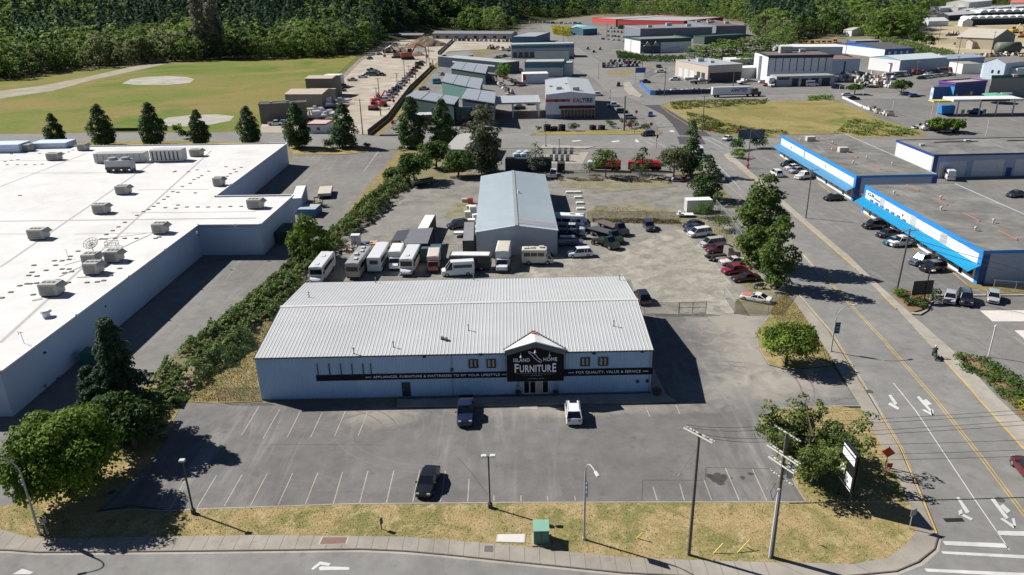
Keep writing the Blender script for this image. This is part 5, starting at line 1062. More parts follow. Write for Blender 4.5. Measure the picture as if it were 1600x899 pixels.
# --- compound yard behind the store, right row
for k_,f_,r_,c_,l_ in[('sedan',(1068,358),(1098,353),(.025,.03,.05),'dark navy sedan at the far end of the row by the right fence'),('sedan',(1071,364.5),(1098,358.5),(.04,.05,.08),'grey-blue sedan squeezed between the navy sedan and the white minivan'),
    ('minivan',(1076,371),(1109,366.5),WHT,'white minivan third in the row by the right fence'),('minivan',(1096,387),(1130,383),(.42,.4,.37),'silver beige minivan in the row beside the trees'),('sedan',(1103,396),(1139,392),(.12,.012,.02),'dark red sedan behind the bare-framed truck'),
    ('coupe',(1126,414.5),(1163,411),(.62,.50,.52),'pale pink and white sports coupe in the row by the trees'),('sedan',(1127,429),(1167,424),(.26,.01,.03),'bright red car between the pink coupe and the maroon one'),('coupe',(1139,441),(1189,436),(.05,.015,.02),'long maroon vintage car last in the row by the trees'),
    ('coupe',(1158,466),(1204,475),(.68,.68,.68),'white muscle car with faded red bonnet near the open gate')]:
    v=vehicle(k_,f_,r_,c_,l_)
    if 'muscle' in l_:mb=MB();mb.add([(2.2,-.7,.80),(.85,-.8,.885),(.85,.8,.885),(2.2,.7,.80)],[(0,3,2,1)]);mb.v=[(x,y,z+.03)for x,y,z in mb.v];mb.build('bonnet',M('faded_red',(.5,.16,.14),.6),v)
vehicle('suv',(997,461),(1009,480),BLK,'black SUV just behind the right corner of the furniture store')
vehicle('suv',(1019,366),(1008,351),(.03,.035,.045),'dark off-road wagon parked alone in front of the chain link fence')
vehicle('suv',(889,402),(923,400),WHT,'white crossover in the sun beside the metal workshop')
vehicle('minivan',(908,383),(874,383),(.1,.12,.2),'dark blue minivan with pale front parked in the workshop shade')
vehicle('pickup',(913,373),(876,371),(.02,.02,.04),'black pickup in shade between the blue minivan and the hooded truck')
vehicle('pickup',(908,364),(878,363),(.45,.5,.56),'pickup with white bonnet beside the camper in the shade')
vehicle('suv',(703,358),(728,354),(.02,.025,.04),'dark SUV left of the metal workshop by the appliances')
vehicle('pickup',(866,268),(864,284),WHT,'white pickup at the far right corner of the metal workshop')
# --- cars at the blue shop blocks
for k_,f_,r_,c_,l_ in[('suv',(1216,262),(1248,259),BLK,'black SUV at the far end of the far shop block parking'),('sedan',(1224,267),(1252,264),WHT,'white car second from the far end of the far shop block'),('sedan',(1231,272),(1257,268),SIL,'silver car third from the far end of the far shop block'),('pickup',(1240,282),(1272,276),WHT,'white pickup nearest the pole at the far shop block'),
    ('suv',(1203,269),(1223,281),WHT,'white SUV driving past the far shop block parking'),('sedan',(1282,314.5),(1321,311),BLK,'black sedan alone near the gap between the two shop blocks'),('suv',(1345,358),(1384,355),(.02,.02,.025),'black SUV first in the row at the nearer shop block'),('sedan',(1368,372),(1403,367),(.03,.02,.035),'dark purple sedan second in the row at the nearer shop block'),
    ('hatch',(1380,384),(1412,381),(.03,.15,.22),'teal car left of the leaning pole at the nearer shop block'),('pickup',(1391,385.5),(1426,381.5),WHT,'white pickup loaded with boxes behind the leaning pole'),('pickup',(1418,417),(1463,407),(.1,.12,.15),'grey pickup with pale bonnet near the corner of the shop block'),('suv',(1436,426),(1477,420),(.018,.01,.014),'black car nearest the corner of the nearer shop block'),
    ('hatch',(1482,482),(1485,460),SIL,'silver hatchback facing away beside the sign bed'),('suv',(1511,484),(1504,461),(.02,.02,.03),'black SUV between the two silver cars in the side lot'),('hatch',(1551,482),(1551,458),SIL,'silver hatchback alone at the right of the side lot'),
    ('van',(1474,272),(1489,287),WHT,'white panel van in front of the loading doors'),('sedan',(1568,310),(1604,305),(.03,.035,.06),'dark grey sedan on the forecourt behind the nearer shop block')]:
    vehicle(k_,f_,r_,c_,l_)
# --- far vehicles: (kind, px, py, heading deg, colour)
def far_row(lab,items,group=None,name=None):
    for i,(k_,px,py,hd,c_)in enumerate(items):
        a=R_(hd);X,Y=at(px,py);t=vehicle(k_,(px,py),(px+4,py),c_,lab[i]if isinstance(lab,list)else lab,group,far=True,z=.09,name=name);t.location=(X,Y,.09);t.rotation_euler=(0,0,a)
pal=[WHT,BLK,GRY,SIL,NVY,RED,WHT,TAN,BLK,SIL]
def line(a,b,n,kinds,hd,seed,jit=.6):
    r=random.Random(seed);out=[]
    for i in range(n):
        t=i/max(1,n-1);out.append((r.choice(kinds),a[0]+(b[0]-a[0])*t+r.uniform(-jit,jit),a[1]+(b[1]-a[1])*t+r.uniform(-jit,jit)*.4,hd+r.uniform(-8,8),r.choice(pal)))
    return out
K=['sedan','suv','hatch','pickup']
far_row('small parked car on the used car lot at the road junction',line((944,106),(995,104),9,K,80,1)+line((944,102),(998,99),9,K,80,2)+line((954,97.5),(990,96),6,K,80,3),'cars on the used car lot at the junction','parked_car')
far_row('tiny parked car on the car park of the red mall',line((955,45),(1000,47),9,K,80,4)+line((950,50),(992,53),9,K,80,5)+line((950,57),(985,60),7,K,60,6)+line((942,62),(982,66),6,K,60,7),'cars on the car park before the red mall','parked_car')
far_row('small vehicle parked along the fence of the gravel yard',line((603,158),(660,99),14,['pickup','suv','van','pickup'],20,8),'vehicles along the gravel yard fence','parked_truck')
far_row('work truck in the cluster in the middle of the gravel yard',[('pickup',551,127,0,TAN),('pickup',567,122,10,WHT),('pickup',575,118,190,GRY),('van',584,119,0,GRY),('pickup',596,119,-20,BLK),('pickup',580,111,10,GRY),('pickup',587,114,30,SIL),('pickup',578,93,60,GRY),('pickup',592,86,50,SIL),('van',604,83,50,BLK)],'work trucks in the middle of the gravel yard','parked_truck')
far_row(['white pickup at the foot of the dark brown yard shed','silver pickup beside the white one at the dark brown shed','dark blue SUV beside the moored boats in the gravel yard','dark red pickup by the white-roofed yard shed','black pickup below the dark red one in the gravel yard','white van beside the portable office'],[('pickup',431,196,0,WHT),('suv',447,195,10,SIL),('suv',524,187,-70,NVY),('pickup',537,137,-20,RED),('pickup',533,143,-10,GRY),('suv',486,198,180,WHT)])
far_row(['white car before the tyre shop corner','white pickup on the right forecourt of the tyre shop','black SUV on the tyre shop forecourt','silver blue car nearest the street on the tyre shop forecourt','white car behind the tyre shop corner'],[('suv',934,150,0,WHT),('pickup',958,167,0,WHT),('suv',972,177,0,BLK),('suv',984,186,10,SIL),('sedan',915,133,20,WHT)])
far_row(['dark pickup under the service canopy','black car under the service canopy'],[('pickup',811,171,30,BLK),('suv',829,164,30,GRY)])
far_row(['blue pickup behind the blue fence of the boat yard','white pickup by the long fence above the boat yard','white crew truck left of the beige garage','white bonneted tow truck in the middle of the boat yard','dark truck in front of the beige garage','white truck at the beige garage corner','white car between the garage and the panelled hall','dark red car at the road right of the white car'],[('pickup',1008,130,0,NVY),('pickup',1033,114,0,WHT),('pickup',1064,107,0,WHT),('pickup',1055,126,180,WHT),('pickup',1090,118,0,GRY),('van',1113,128,0,WHT),('sedan',1192,130,10,WHT),('sedan',1199,135,10,RED)])
far_row(['white van in front of the hall annex doors','black and white truck right of the hall annex','white car at the petrol station verge','dark car behind the white one at the verge','silver car left of the purple shop','bright blue car left of the purple shop','black pickup under the petrol canopy','white van right of the green umbrella roof'],[('van',1268,135,0,WHT),('pickup',1309,139,-30,BLK),('sedan',1324,150,-10,WHT),('sedan',1334,156,-15,BLK),('sedan',1416,149,0,SIL),('sedan',1428,152,5,BLU),('pickup',1524,178,0,NVY),('van',1574,156,-10,WHT)])
far_row(['silver car before the blue depot office','white car below the silver one at the depot office','grey car at the end of the depot office row'],[('sedan',1363,79,10,SIL),('sedan',1371,83,10,WHT),('suv',1310,73,0,GRY)])
far_row('vehicle in the crowded storage yard behind the purple shop',line((1390,122),(1440,116),8,['van','pickup','sedan'],10,21)+line((1440,124),(1485,118),8,['sedan','suv'],0,22)+line((1450,119),(1480,113),6,['van','sedan'],0,23),'vehicles in the crowded yard behind the purple shop','parked_car')
far_row('small vehicle on the sandy upper yard',line((1480,57),(1512,55),6,K+['van'],0,24)+line((1505,89),(1590,87),14,K,80,25)+[('pickup',1494,70,0,SIL),('pickup',1502,71,0,WHT)],'vehicles on the sandy upper yard','parked_car')
far_row('small vehicle in the yard between the trade units and slate roofs',line((772,92),(800,88),6,K,70,31)+line((780,118),(815,135),7,K,60,32)+line((790,112),(812,112),4,K,60,33),'vehicles behind the slate-roofed units','parked_car')
far_row('small vehicle before the long row building',line((712,64),(800,66),14,['pickup','van','suv'],80,34),'vehicles before the row building','parked_truck')
far_row('white trailer or van at the forest edge in the town centre',line((803,36),(905,38),16,['van','van','pickup'],10,35,1.2),'vans at the far forest edge','parked_van')
far_row(['white car by the service lane units','silver blue car below the white one by the units','white tank truck at the service lane corner'],[('suv',690,118,60,WHT),('van',683,131,30,LBL),('pickup',662,141,20,TAN)])
far_row('dark car in the tight row by the arcade',[('suv',893,86,0,WHT),('suv',889,88.5,0,BLK),('pickup',891,93,20,BLK)],'cars by the arcade end','parked_car')

# ================================================================ BUSES, TRUCKS, CAMPERS
def box_vehicle(name,label,cat,front,rear,L,W,H,body,z0=.45,cab=None,nose=0.0,band=(.52,.8),side_n=1,roofm=None,front_glass=(.45,.8),units=(),group=None,cab_h=None,wheels=(.16,.78),stripe=None,glass_sides=True,zbase=.05):
    """bus / motorhome / box lorry: box body, optional short bonnet and a separate cab"""
    f,r=Vector(at(*front)),Vector(at(*rear));d=(f-r).normalized();c=f-d*L/2
    t=thing(name,label,cat,(c.x,c.y,zbase),math.atan2(d.y,d.x),group);hw=W/2;xf=L/2;xb=-L/2
    bx=xf-nose
    mb=MB()
    ring=lambda z,i:[(xb+i,-hw+i,z),(bx-i*1.5,-hw+i,z),(bx-i*.6+.06,0,z),(bx-i*1.5,hw-i,z),(xb+i,hw-i,z)]
    mb.loft([ring(z0,.03),ring(z0+.1,0),ring(H-.16,0),ring(H-.04,.08),ring(H,.22)]);mb.build('body',body,t)
    if roofm:mb=MB();mb.sheet([(xb+.28,-hw+.28),(bx-.35,-hw+.28),(bx-.35,hw-.28),(xb+.28,hw-.28)],H+.012);mb.build('roof_panel',roofm,t)
    h=H-z0
    if nose:
        ch=cab_h or(z0+.75);mb=MB()
        if cab:   # separate cab in front of the box
            mb.loft([[(bx-.02,-hw*.9,z0-.05),(bx-.02,hw*.9,z0-.05),(bx-.02,hw*.82,ch+.9),(bx-.02,-hw*.82,ch+.9)],[(bx+.75,-hw*.9,z0-.05),(bx+.75,hw*.9,z0-.05),(bx+.6,hw*.76,ch+.86),(bx+.6,-hw*.76,ch+.86)],[(bx+1.25,-hw*.88,z0-.05),(bx+1.25,hw*.88,z0-.05),(bx+1.2,hw*.84,ch+.12),(bx+1.2,-hw*.84,ch+.12)],[(xf,-hw*.8,z0),(xf,hw*.8,z0),(xf-.08,hw*.74,ch-.12),(xf-.08,-hw*.74,ch-.12)]])
            mb.build('cab',cab,t)
            mb=MB();mb.add([(bx+1.23,-hw*.78,ch+.16),(bx+1.23,hw*.78,ch+.16),(bx+.66,hw*.72,ch+.82),(bx+.66,-hw*.72,ch+.82)],[(0,1,2,3)]);mb.build('windscreen',car_glass,t)
            for s_ in(-1,1):mb=MB();v=[(bx+.15,s_*hw*.915,ch+.1),(bx+1.05,s_*hw*.905,ch+.1),(bx+.6,s_*hw*.83,ch+.75),(bx+.15,s_*hw*.85,ch+.75)];mb.add(v,[(0,1,2,3)if s_<0 else(3,2,1,0)]);mb.build('side_window',car_glass,t)
        else:
            mb.loft([[(bx-.02,-hw*.9,z0-.08),(bx-.02,hw*.9,z0-.08),(bx-.02,hw*.84,ch+.1),(bx-.02,-hw*.84,ch+.1)],[(xf-.25,-hw*.84,z0-.08),(xf-.25,hw*.84,z0-.08),(xf-.25,hw*.74,ch-.02),(xf-.25,-hw*.74,ch-.02)],[(xf,-hw*.78,z0),(xf,hw*.78,z0),(xf,hw*.66,ch-.25),(xf,-hw*.66,ch-.25)]]);mb.build('bonnet',body,t)
    if not cab:
        mb=MB();mb.box(bx+.045,-hw*.82,z0+h*front_glass[0],bx+.085,hw*.82,z0+h*front_glass[1]);mb.build('windscreen',car_glass,t)
    if glass_sides:
        for s_ in(-1,1):
            x0,x1=xb+L*.06,bx-L*.08;n=side_n
            for k in range(n):
                a_=x0+(x1-x0)*k/n+.06;b_=x0+(x1-x0)*(k+1)/n-.06;mb=MB();y=s_*(hw+.012);mb.box(a_,min(y,y-s_*.03),z0+h*band[0],b_,max(y,y-s_*.03),z0+h*band[1]);mb.build('side_window',car_glass,t)
        mb=MB();mb.box(xb-.015,-hw*.6,z0+h*.5,xb+.01,hw*.6,z0+h*.78);mb.build('rear_window',car_glass,t)
    if stripe:
        for s_ in(-1,1):mb=MB();y=s_*(hw+.01);mb.box(xb+.1,min(y,y-s_*.02),z0+h*.22,bx-.1,max(y,y-s_*.02),z0+h*.32);mb.build('stripe',stripe,t)
    for f_ in wheels:
        for s_ in(-1,1):
            mb=MB();x=xf-f_*L;mb.tube([(x,s_*(hw-.34),.46),(x,s_*(hw-.06),.46),(x,s_*(hw+.02),.46)],[.46,.46,.42],14);w_=mb.build('wheel',tyre,t);mb=MB();mb.tube([(x,s_*(hw+.01),.46),(x,s_*(hw+.03),.46)],.25,10);mb.build('rim',rim,w_)
    for s_ in(-1,1):
        mb=MB();zz=z0+(.42 if nose else .3);mb.box(xf-.05,s_*hw*.64-.16,zz,xf+.03 if not nose else xf+.015,s_*hw*.64+.16,zz+.16);mb.build('headlight',lampm,t)
        mb=MB();mb.box(bx-.1,s_*(hw+.16)-.1,z0+h*.5,bx+.05,s_*(hw+.16)+.1,z0+h*.5+.4);mb.build('mirror',blackp,t)
    mb=MB();mb.box(xf-.02,-hw*.86,z0-.12,xf+.07,hw*.86,z0+.12);mb.build('bumper',blackp,t)
    mb=MB();mb.box(xb+.2,-hw*.7,z0-.2,bx-.1,hw*.7,z0+.02);mb.build('chassis',under,t)
    for u in units:
        mb=MB();x=xb+L*u[0];y=u[1]*W;mb.bbox(x-.45,y-.35,H-.01,x+.45,y+.35,H+(u[2]if len(u)>2 else .25),.05);mb.build('roof_unit',M('rv_unit',(.55,.54,.5),.6),t)
    return t
busw=paint((.68,.69,.70),.35);cream_p=paint((.6,.56,.47),.4);greyp=paint((.36,.36,.34),.35);boxw=M('box_white',(.62,.62,.6),.5)
dirty=M('dusty_roof',(.55,.5,.42),.8,.2)
box_vehicle('shuttle_bus','long white shuttle bus with blue rear cap at the left end of the bus row','bus',(493,447),(519,412),9.5,2.5,3.1,busw,nose=1.1,side_n=1,units=((.75,0,.1),(.3,0,.1)))
box_vehicle('motorhome','grey motorhome with white roof boxes second in the bus row','motorhome',(552,438),(577,404),9.5,2.5,3.2,greyp,side_n=3,front_glass=(.42,.72),band=(.45,.75),units=((.8,.1),(.55,-.1,.35),(.35,.1),(.15,0)))
box_vehicle('shuttle_bus','white bus showing a small rear window third in the bus row','bus',(601,402),(582,434),9.0,2.5,3.1,busw,side_n=6,stripe=blackp)
box_vehicle('box_truck','short white box truck between the two white buses','truck',(616,425),(627,400),7.0,2.4,3.2,boxw,nose=1.9,cab=busw,cab_h=1.25,glass_sides=False,roofm=cream)
box_vehicle('shuttle_bus','white shuttle bus with bonnet fifth in the bus row','bus',(634,434),(651,402),9.5,2.5,3.1,busw,nose=1.2,side_n=4,units=((.7,0,.12),))
box_vehicle('motorhome','small motorhome with red front next to the teal container','motorhome',(677,428),(681,406),6.2,2.2,2.9,M('camper_cream',(.55,.5,.45),.6),nose=1.2,cab=paint((.38,.08,.06),.4),cab_h=1.2,glass_sides=False)
vehicle('van',(689,431),(742,428),WHT,'white high-roof passenger van parked broadside behind the store')
box_vehicle('box_truck','tall white box truck with dusty roof below the workshop gable','truck',(784,428),(790,398),8.0,2.5,3.6,boxw,nose=2.0,cab=busw,cab_h=1.3,glass_sides=False,roofm=dirty)
box_vehicle('motorhome','cream motorhome with over-cab bunk by the workshop corner','motorhome',(863,412),(820,412),5.6,2.3,3.0,cream_p,nose=1.0,cab=cream_p,cab_h=1.1,side_n=3,band=(.5,.78),units=((.35,0),(.65,.1,.3),(.15,-.1)))
box_vehicle('motorhome','blue and white motorhome in the shade on the right side of the workshop','motorhome',(921,359),(873,357),8.2,2.4,3.2,paint((.5,.56,.64),.4),nose=1.1,cab=busw,cab_h=1.2,side_n=3,band=(.48,.75),units=((.55,0,.3),(.8,0,.2)),roofm=cream)
# old dark green bus body, used as a shed
ob=box_vehicle('old_bus','dark green windowed old bus body with white roof behind the passenger van','bus',(704,420),(771,420.5),7.5,2.6,2.9,M('old_bus_green',(.045,.06,.055),.7),side_n=6,band=(.5,.82),roofm=white_metal)
# box-shaped things: containers
def container(name,label,pL,pR,D,H,mt,z=.06,cat='container',doors=True,roofm=None,ribs=True):
    A_,B_=at(*pL),at(*pR);t=thing(name,label,cat,(*A_,z),math.atan2(B_[1]-A_[1],B_[0]-A_[0]));W=math.dist(A_,B_)
    mb=MB();mb.box(0,0,.1,W,D,H)
    if ribs:
        n=int(D/.45)
        for k in range(n):
            for x0,x1 in((-.03,0),(W,W+.03)):mb.box(x0,k*.45+.1,.25,x1,k*.45+.3,H-.15)
        for k in range(int(W/.45)):mb.box(k*.45+.1,D,.25,k*.45+.3,D+.03,H-.15)
        if not doors:
            for k in range(int(W/.45)):mb.box(k*.45+.1,-.03,.25,k*.45+.3,0,H-.15)
    mb.build('body',mt,t)
    mb=MB()
    for x in(0,W):
        for y in(0,D):mb.box(x-.07,y-.07,0,x+.07,y+.07,H+.03)
    for y in(0,D):mb.box(0,y-.06,H-.1,W,y+.06,H+.04);mb.box(0,y-.06,.02,W,y+.06,.16)
    mb.build('frame',mt,t)
    if doors:
        for x0,x1 in((.1,W/2-.03),(W/2+.03,W-.1)):mb=MB();mb.box(x0,-.05,.2,x1,-.01,H-.14);mb.tube([((x0+x1)/2,-.08,.2),((x0+x1)/2,-.08,H-.2)],.025,5);mb.build('door',mt,t)
    if roofm:mb=MB();mb.box(.05,.05,H+.002,W-.05,D-.05,H+.03);mb.build('roof',roofm,t)
    return t
container('shipping_container','teal shipping container behind the small red-fronted motorhome',(658,411),(690,410),2.5,2.7,M('container_teal',(.05,.11,.12),.6),doors=False)
container('shipping_container','long dark grey container standing against the left wall of the workshop',(724,398),(741,397.5),12.2,2.7,M('container_dark',(.07,.075,.08),.6),roofm=M('container_roof',(.2,.2,.21),.7))
container('shipping_container','white-roofed container under the grey carport roof',(650,384),(667,384),12.2,2.7,M('container_black',(.03,.03,.035),.6),roofm=cream)
container('cargo_trailer','white box trailer beside the bushes at the right fence',(1073,334),(1112,333),2.6,2.9,boxw,cat='trailer',doors=False,roofm=cream)
container('dumpster','dark steel dumpster against the blue warehouse wall',(430,381),(455,381),6,2.4,M('dumpster_green',(.05,.07,.065),.7),cat='dumpster',doors=False)
container('cargo_trailer','pale blue box trailer backed to the loading bay of the white-roofed store',(458,335),(474,334),12,3.6,M('trailer_blue',(.35,.42,.52),.5),cat='trailer',roofm=cream)
container('dumpster','blue open recycling bin beside the loading bay',(466,340),(494,340),4.5,1.8,M('bin_blue',(.05,.16,.32),.6),cat='dumpster',doors=False,roofm=M('bin_load',(.35,.4,.42),.8))
container('dumpster','green and white bin in the shade of the tall conifer',(151,571),(163,560),2.0,1.8,M('bin_green',(.04,.17,.14),.6),cat='dumpster',doors=False)
container('shipping_container','black shop container with two white doors behind the workshop',(826,268),(861,268),2.5,3.4,M('container_black2',(.015,.02,.025),.6),doors=False)
container('shipping_container','dark green shop container with white tanks behind the workshop',(790,268),(824,268),2.5,3.4,M('container_deep_green',(.02,.04,.045),.6),doors=False)
container('equipment_box','black box skip behind the white pickup',(871,270),(882,270),2.2,2.4,M('skip_black',(.02,.02,.022),.7),cat='skip',doors=False)
for k in range(4):
    X,Y=at(807+5.5*k,262-(k%2)*4);t=thing('storage_tank',['pale blue','white','light blue','white topped'][k]+' water tank number '.replace(' number ','')+[' far left behind the workshop',' behind the workshop roof ridge',' third behind the workshop',' nearest the black container'][k],'tank',(X,Y,0));mb=MB();mb.cyl(0,0,0,4.0,1.0,n=16);mb.cyl(0,0,4.0,4.3,1.0,.3,n=16);mb.build('shell',M('tank_pale',(.45,.55,.62),.5),t,False)
def cylinder_truck(label,pF,pR,L,tankm,cabm):
    f,r=Vector(at(*pF)),Vector(at(*pR));d=(f-r).normalized();c=(f+r)/2;t=thing('tank_truck',label,'tank truck',(c.x,c.y,.1),math.atan2(d.y,d.x))
    mb=MB();mb.tube([(-L/2,0,2.0),(-L/2+.25,0,2.0),(L/2-2.6,0,2.0),(L/2-2.4,0,2.0)],[.8,1.1,1.1,.8],16);mb.build('tank',tankm,t)
    mb=MB();mb.bbox(L/2-2.2,-1.15,.5,L/2,1.15,2.7,.15);mb.build('cab',cabm,t);mb=MB();mb.box(L/2-.02,-1.0,1.6,L/2+.02,1.0,2.4);mb.build('windscreen',car_glass,t)
    mb=MB();mb.box(-L/2,-1.1,.6,L/2-2.2,1.1,.95);mb.build('chassis',under,t);mb=MB();mb.box(-L/2+.5,-1.17,1.1,L/2-2.8,-1.11,1.5);mb.build('stripe',busw,t)
    for x in(-L/2+1,-L/2+2.1,L/2-1.2):
        for s_ in(-1,1):mb=MB();mb.tube([(x,s_*.8,.5),(x,s_*1.16,.5)],.5,12);mb.build('wheel',tyre,t)
redp=paint((.5,.03,.05),.35)
cylinder_truck('red and white tank truck partly behind the left roadside bush',(922,267),(966,268),9,redp,busw);cylinder_truck('red tank truck partly behind the right roadside bush',(984,267),(1030,268),9,redp,paint((.45,.03,.03)))
# flatbed and tow trucks in the yard
def flatbed(name,label,pF,pR,L,cabm,bedm,tilt=0.0,boom=False,bedz=1.15):
    f,r=Vector(at(*pF)),Vector(at(*pR));d=(f-r).normalized();c=(f+r)/2;t=thing(name,label,'truck',(c.x,c.y,.06),math.atan2(d.y,d.x));x1=L/2
    mb=MB();mb.loft([[(x1-2.6,-1.05,.55),(x1-2.6,1.05,.55),(x1-2.6,.9,2.3),(x1-2.6,-.9,2.3)],[(x1-1.7,-1.05,.55),(x1-1.7,1.05,.55),(x1-1.85,.88,2.3),(x1-1.85,-.88,2.3)],[(x1-1.3,-1.02,.55),(x1-1.3,1.02,.55),(x1-1.3,.92,1.5),(x1-1.3,-.92,1.5)],[(x1,-.95,.5),(x1,.95,.5),(x1-.08,.82,1.3),(x1-.08,-.82,1.3)]]);mb.build('cab',cabm,t)
    mb=MB();mb.add([(x1-1.28,-.85,1.52),(x1-1.28,.85,1.52),(x1-1.8,.82,2.24),(x1-1.8,-.82,2.24)],[(0,1,2,3)]);mb.build('windscreen',car_glass,t)
    mb=MB();mb.box(-L/2,-.5,.6,x1-2.4,.5,.9);mb.build('chassis',under,t)
    if bedm:
        mb=MB();zz=bedz;mb.loft([[(-L/2-.4,-1.2,zz-tilt),(-L/2-.4,1.2,zz-tilt),(-L/2-.4,1.2,zz+.14-tilt),(-L/2-.4,-1.2,zz+.14-tilt)],[(x1-2.8,-1.2,zz+tilt),(x1-2.8,1.2,zz+tilt),(x1-2.8,1.2,zz+.14+tilt),(x1-2.8,-1.2,zz+.14+tilt)]]);mb.build('flat_bed',bedm,t)
    if boom:mb=MB();mb.tube([(-.4,0,1.0),(-L/2,0,2.2)],.12,6);mb.tube([(-.4,.5,.9),(-L/2,0,2.2)],.07,5);mb.box(-1.6,-1.0,.9,x1-2.8,1.0,1.5);mb.build('tow_boom',blackp,t)
    for x in(-L/2+1.1,x1-1.1):
        for s_ in(-1,1):mb=MB();mb.tube([(x,s_*.75,.48),(x,s_*1.1,.48)],.48,12);w_=mb.build('wheel',tyre,t);mb=MB();mb.tube([(x,s_*1.1,.48),(x,s_*1.13,.48)],.24,10);mb.build('rim',chrome,w_)
    return t
dkg=paint((.015,.03,.022),.3)
flatbed('flatbed_truck','dark flatbed tow truck with raised slate bed in the middle of the yard',(973,384),(922,364),8.8,dkg,M('bed_slate',(.06,.065,.08),.7),.25,bedz=1.45)
flatbed('flatbed_truck','rear flatbed truck with brown bed behind the slate one',(980,371),(936,353),8.8,paint((.02,.02,.028),.3),M('bed_brown',(.12,.1,.09),.7),.1)
flatbed('tow_truck','green-black tow truck with low boom nearest the store in the yard',(962,391),(928,380),6.6,dkg,None,boom=True)
flatbed('cab_chassis_truck','tan pickup with bare rear frame in the row by the trees',(1149,403),(1106,407),6.6,paint((.26,.24,.21),.4),None)
# lorry with lettered trailer
f,r=at(1183,151),at(1113,153);d=Vector(f)-Vector(r);t=thing('semi_trailer_truck','dark semi truck with long white lettered trailer beside the vacant lot','semi truck',(*r,.1),math.atan2(d.y,d.x));Lq=at(1173,152)[0]-r[0]
mb=MB();mb.bbox(0,0,1.1,Lq,2.6,4.3,.04);tr_=mb.build('trailer',busw,t);mb=MB();mb.box(Lq+.9,.1,.6,Lq+3.6,2.5,3.4);mb.box(Lq+3.6,.3,.6,Lq+5.2,2.3,2.0);mb.build('cab',paint((.015,.018,.03)),t)
mb=MB();mb.box(Lq+3.61,.4,2.2,Lq+3.66,2.2,3.1);mb.build('windscreen',car_glass,t);mb=MB();mb.box(.3,.6,.7,Lq+4,2.0,1.1);mb.build('chassis',under,t)
tt=text('UNITED',M('united_blue',(.02,.05,.3),.5),tr_,'lettering',Lq*.40,1.5,.04);tt.location=(Lq*.72,-.03,2.9)
mb=MB();x=Lq*.47;mb.add([(x,-.03,2.7),(x+.5,-.03,2.2),(x+1.5,-.03,3.8),(x+1.2,-.03,3.8),(x+.5,-.03,2.7),(x+.25,-.03,2.95)],[(0,1,4,5),(1,2,3,4)]);mb.build('tick_logo',_M['united_blue'],tr_)
for x in(1.2,2.6,Lq-1,Lq+1.5,Lq+4.2):mb=MB();mb.tube([(x,.0,.55),(x,.4,.55)],.52,12);mb.build('wheel',tyre,t)
# school buses in the depot
yel=paint((.6,.34,.02),.4);proto=None
for k in range(9):
    px,py=(1250+9*k,69 if k<6 else 67)if k<7 else(1262+12*(k-7),73)
    if proto is None:
        proto=box_vehicle('school_bus','yellow school bus in the depot row','bus',(px,py+1),(px+4,py-3),10,2.6,3.0,yel,nose=1.2,side_n=1,group='yellow school buses in the depot')
    else:clone(proto,(*at(px+1,py),.05),proto.rotation_euler.z+rnd.uniform(-.04,.04))
# boats
hullm=paint((.68,.69,.70),.3);hullb=paint((.12,.2,.34),.3);cush=M('boat_grey',(.28,.28,.27),.7)
def boat(label,px,py,L,W,rz,hm,cabin=True,group=None):
    t=thing('boat_on_trailer',label,'boat',(*at(px,py),.1),rz,group)
    rings=[]
    for u,w,zb_,zt_ in((-.5,.88,.75,1.7),(-.1,1,.7,1.75),(.2,.86,.75,1.85),(.38,.5,.95,2.0),(.5,.04,1.5,2.1)):
        w*=W/2;x=u*L;rings.append([(x,-w,zt_),(x,-w*.75,zb_+.3),(x,0,zb_),(x,w*.75,zb_+.3),(x,w,zt_),(x,w*.8,zt_+.05),(x,-w*.8,zt_+.05)])
    mb=MB();mb.loft(rings);mb.build('hull',hm,t)
    if cabin:
        mb=MB();mb.loft([[(-L*.08,-W*.32,1.8),(-L*.08,W*.32,1.8),(L*.25,W*.22,1.95),(L*.25,-W*.22,1.95)],[(-L*.06,-W*.28,2.7),(-L*.06,W*.28,2.7),(L*.1,W*.22,2.7),(L*.1,-W*.22,2.7)]]);mb.build('cabin',busw,t)
        mb=MB();mb.add([(L*.245,-W*.2,2.05),(L*.245,W*.2,2.05),(L*.115,W*.2,2.62),(L*.115,-W*.2,2.62)],[(0,1,2,3)]);mb.v=[(x+.03,y,z)for x,y,z in mb.v];mb.build('windscreen',car_glass,t)
    mb=MB();mb.box(-L*.45,-W*.3,.45,L*.4,-W*.24,.65);mb.box(-L*.45,W*.24,.45,L*.4,W*.3,.65);mb.tube([(L*.4,0,.55),(L*.62,0,.5)],.06,6);mb.tube([(-L*.2,-W*.45,.35),(-L*.2,W*.45,.35)],.33,10);mb.build('trailer',under,t)
for l_,px,py,L,rz,hm in[('white cabin boat nearest the portable office in the boat row',494,188,9,0.1,hullm),('white motor boat second in the boat row by the brown shed',503,180,9,.15,hullm),('small white boat behind the two lower ones by the brown shed',492,176,7,.1,hullm),('big blue and white cabin boat beside the timber arches',513,171,12,0.05,hullb),('long white covered boat at the top of the boat row',531,163,11,.1,hullm),('long low white boat in the lower part of the boat row',508,186,8,.3,hullm)]:
    boat(l_,px,py,L,2.8,rz,hm)
for l_,px,py,L,rz,hm in[('white cabin cruiser in front of the beige garage',1085,126,11,.1,hullm),('grey hulled fishing boat nearest the blue tarps',1094,131,11,.05,paint((.16,.17,.2))),('white speedboat behind the grey hulled boat',1097,124,8,.1,hullm),('white boat on a trailer behind the trailer lettering',1160,132,6,.6,hullm)]:
    boat(l_,px,py,L,3,rz,hm)
boat('dark small boat on a trailer beside the hedge in the rear yard',661,292,6,2.2,.5,paint((.08,.08,.09)),False)
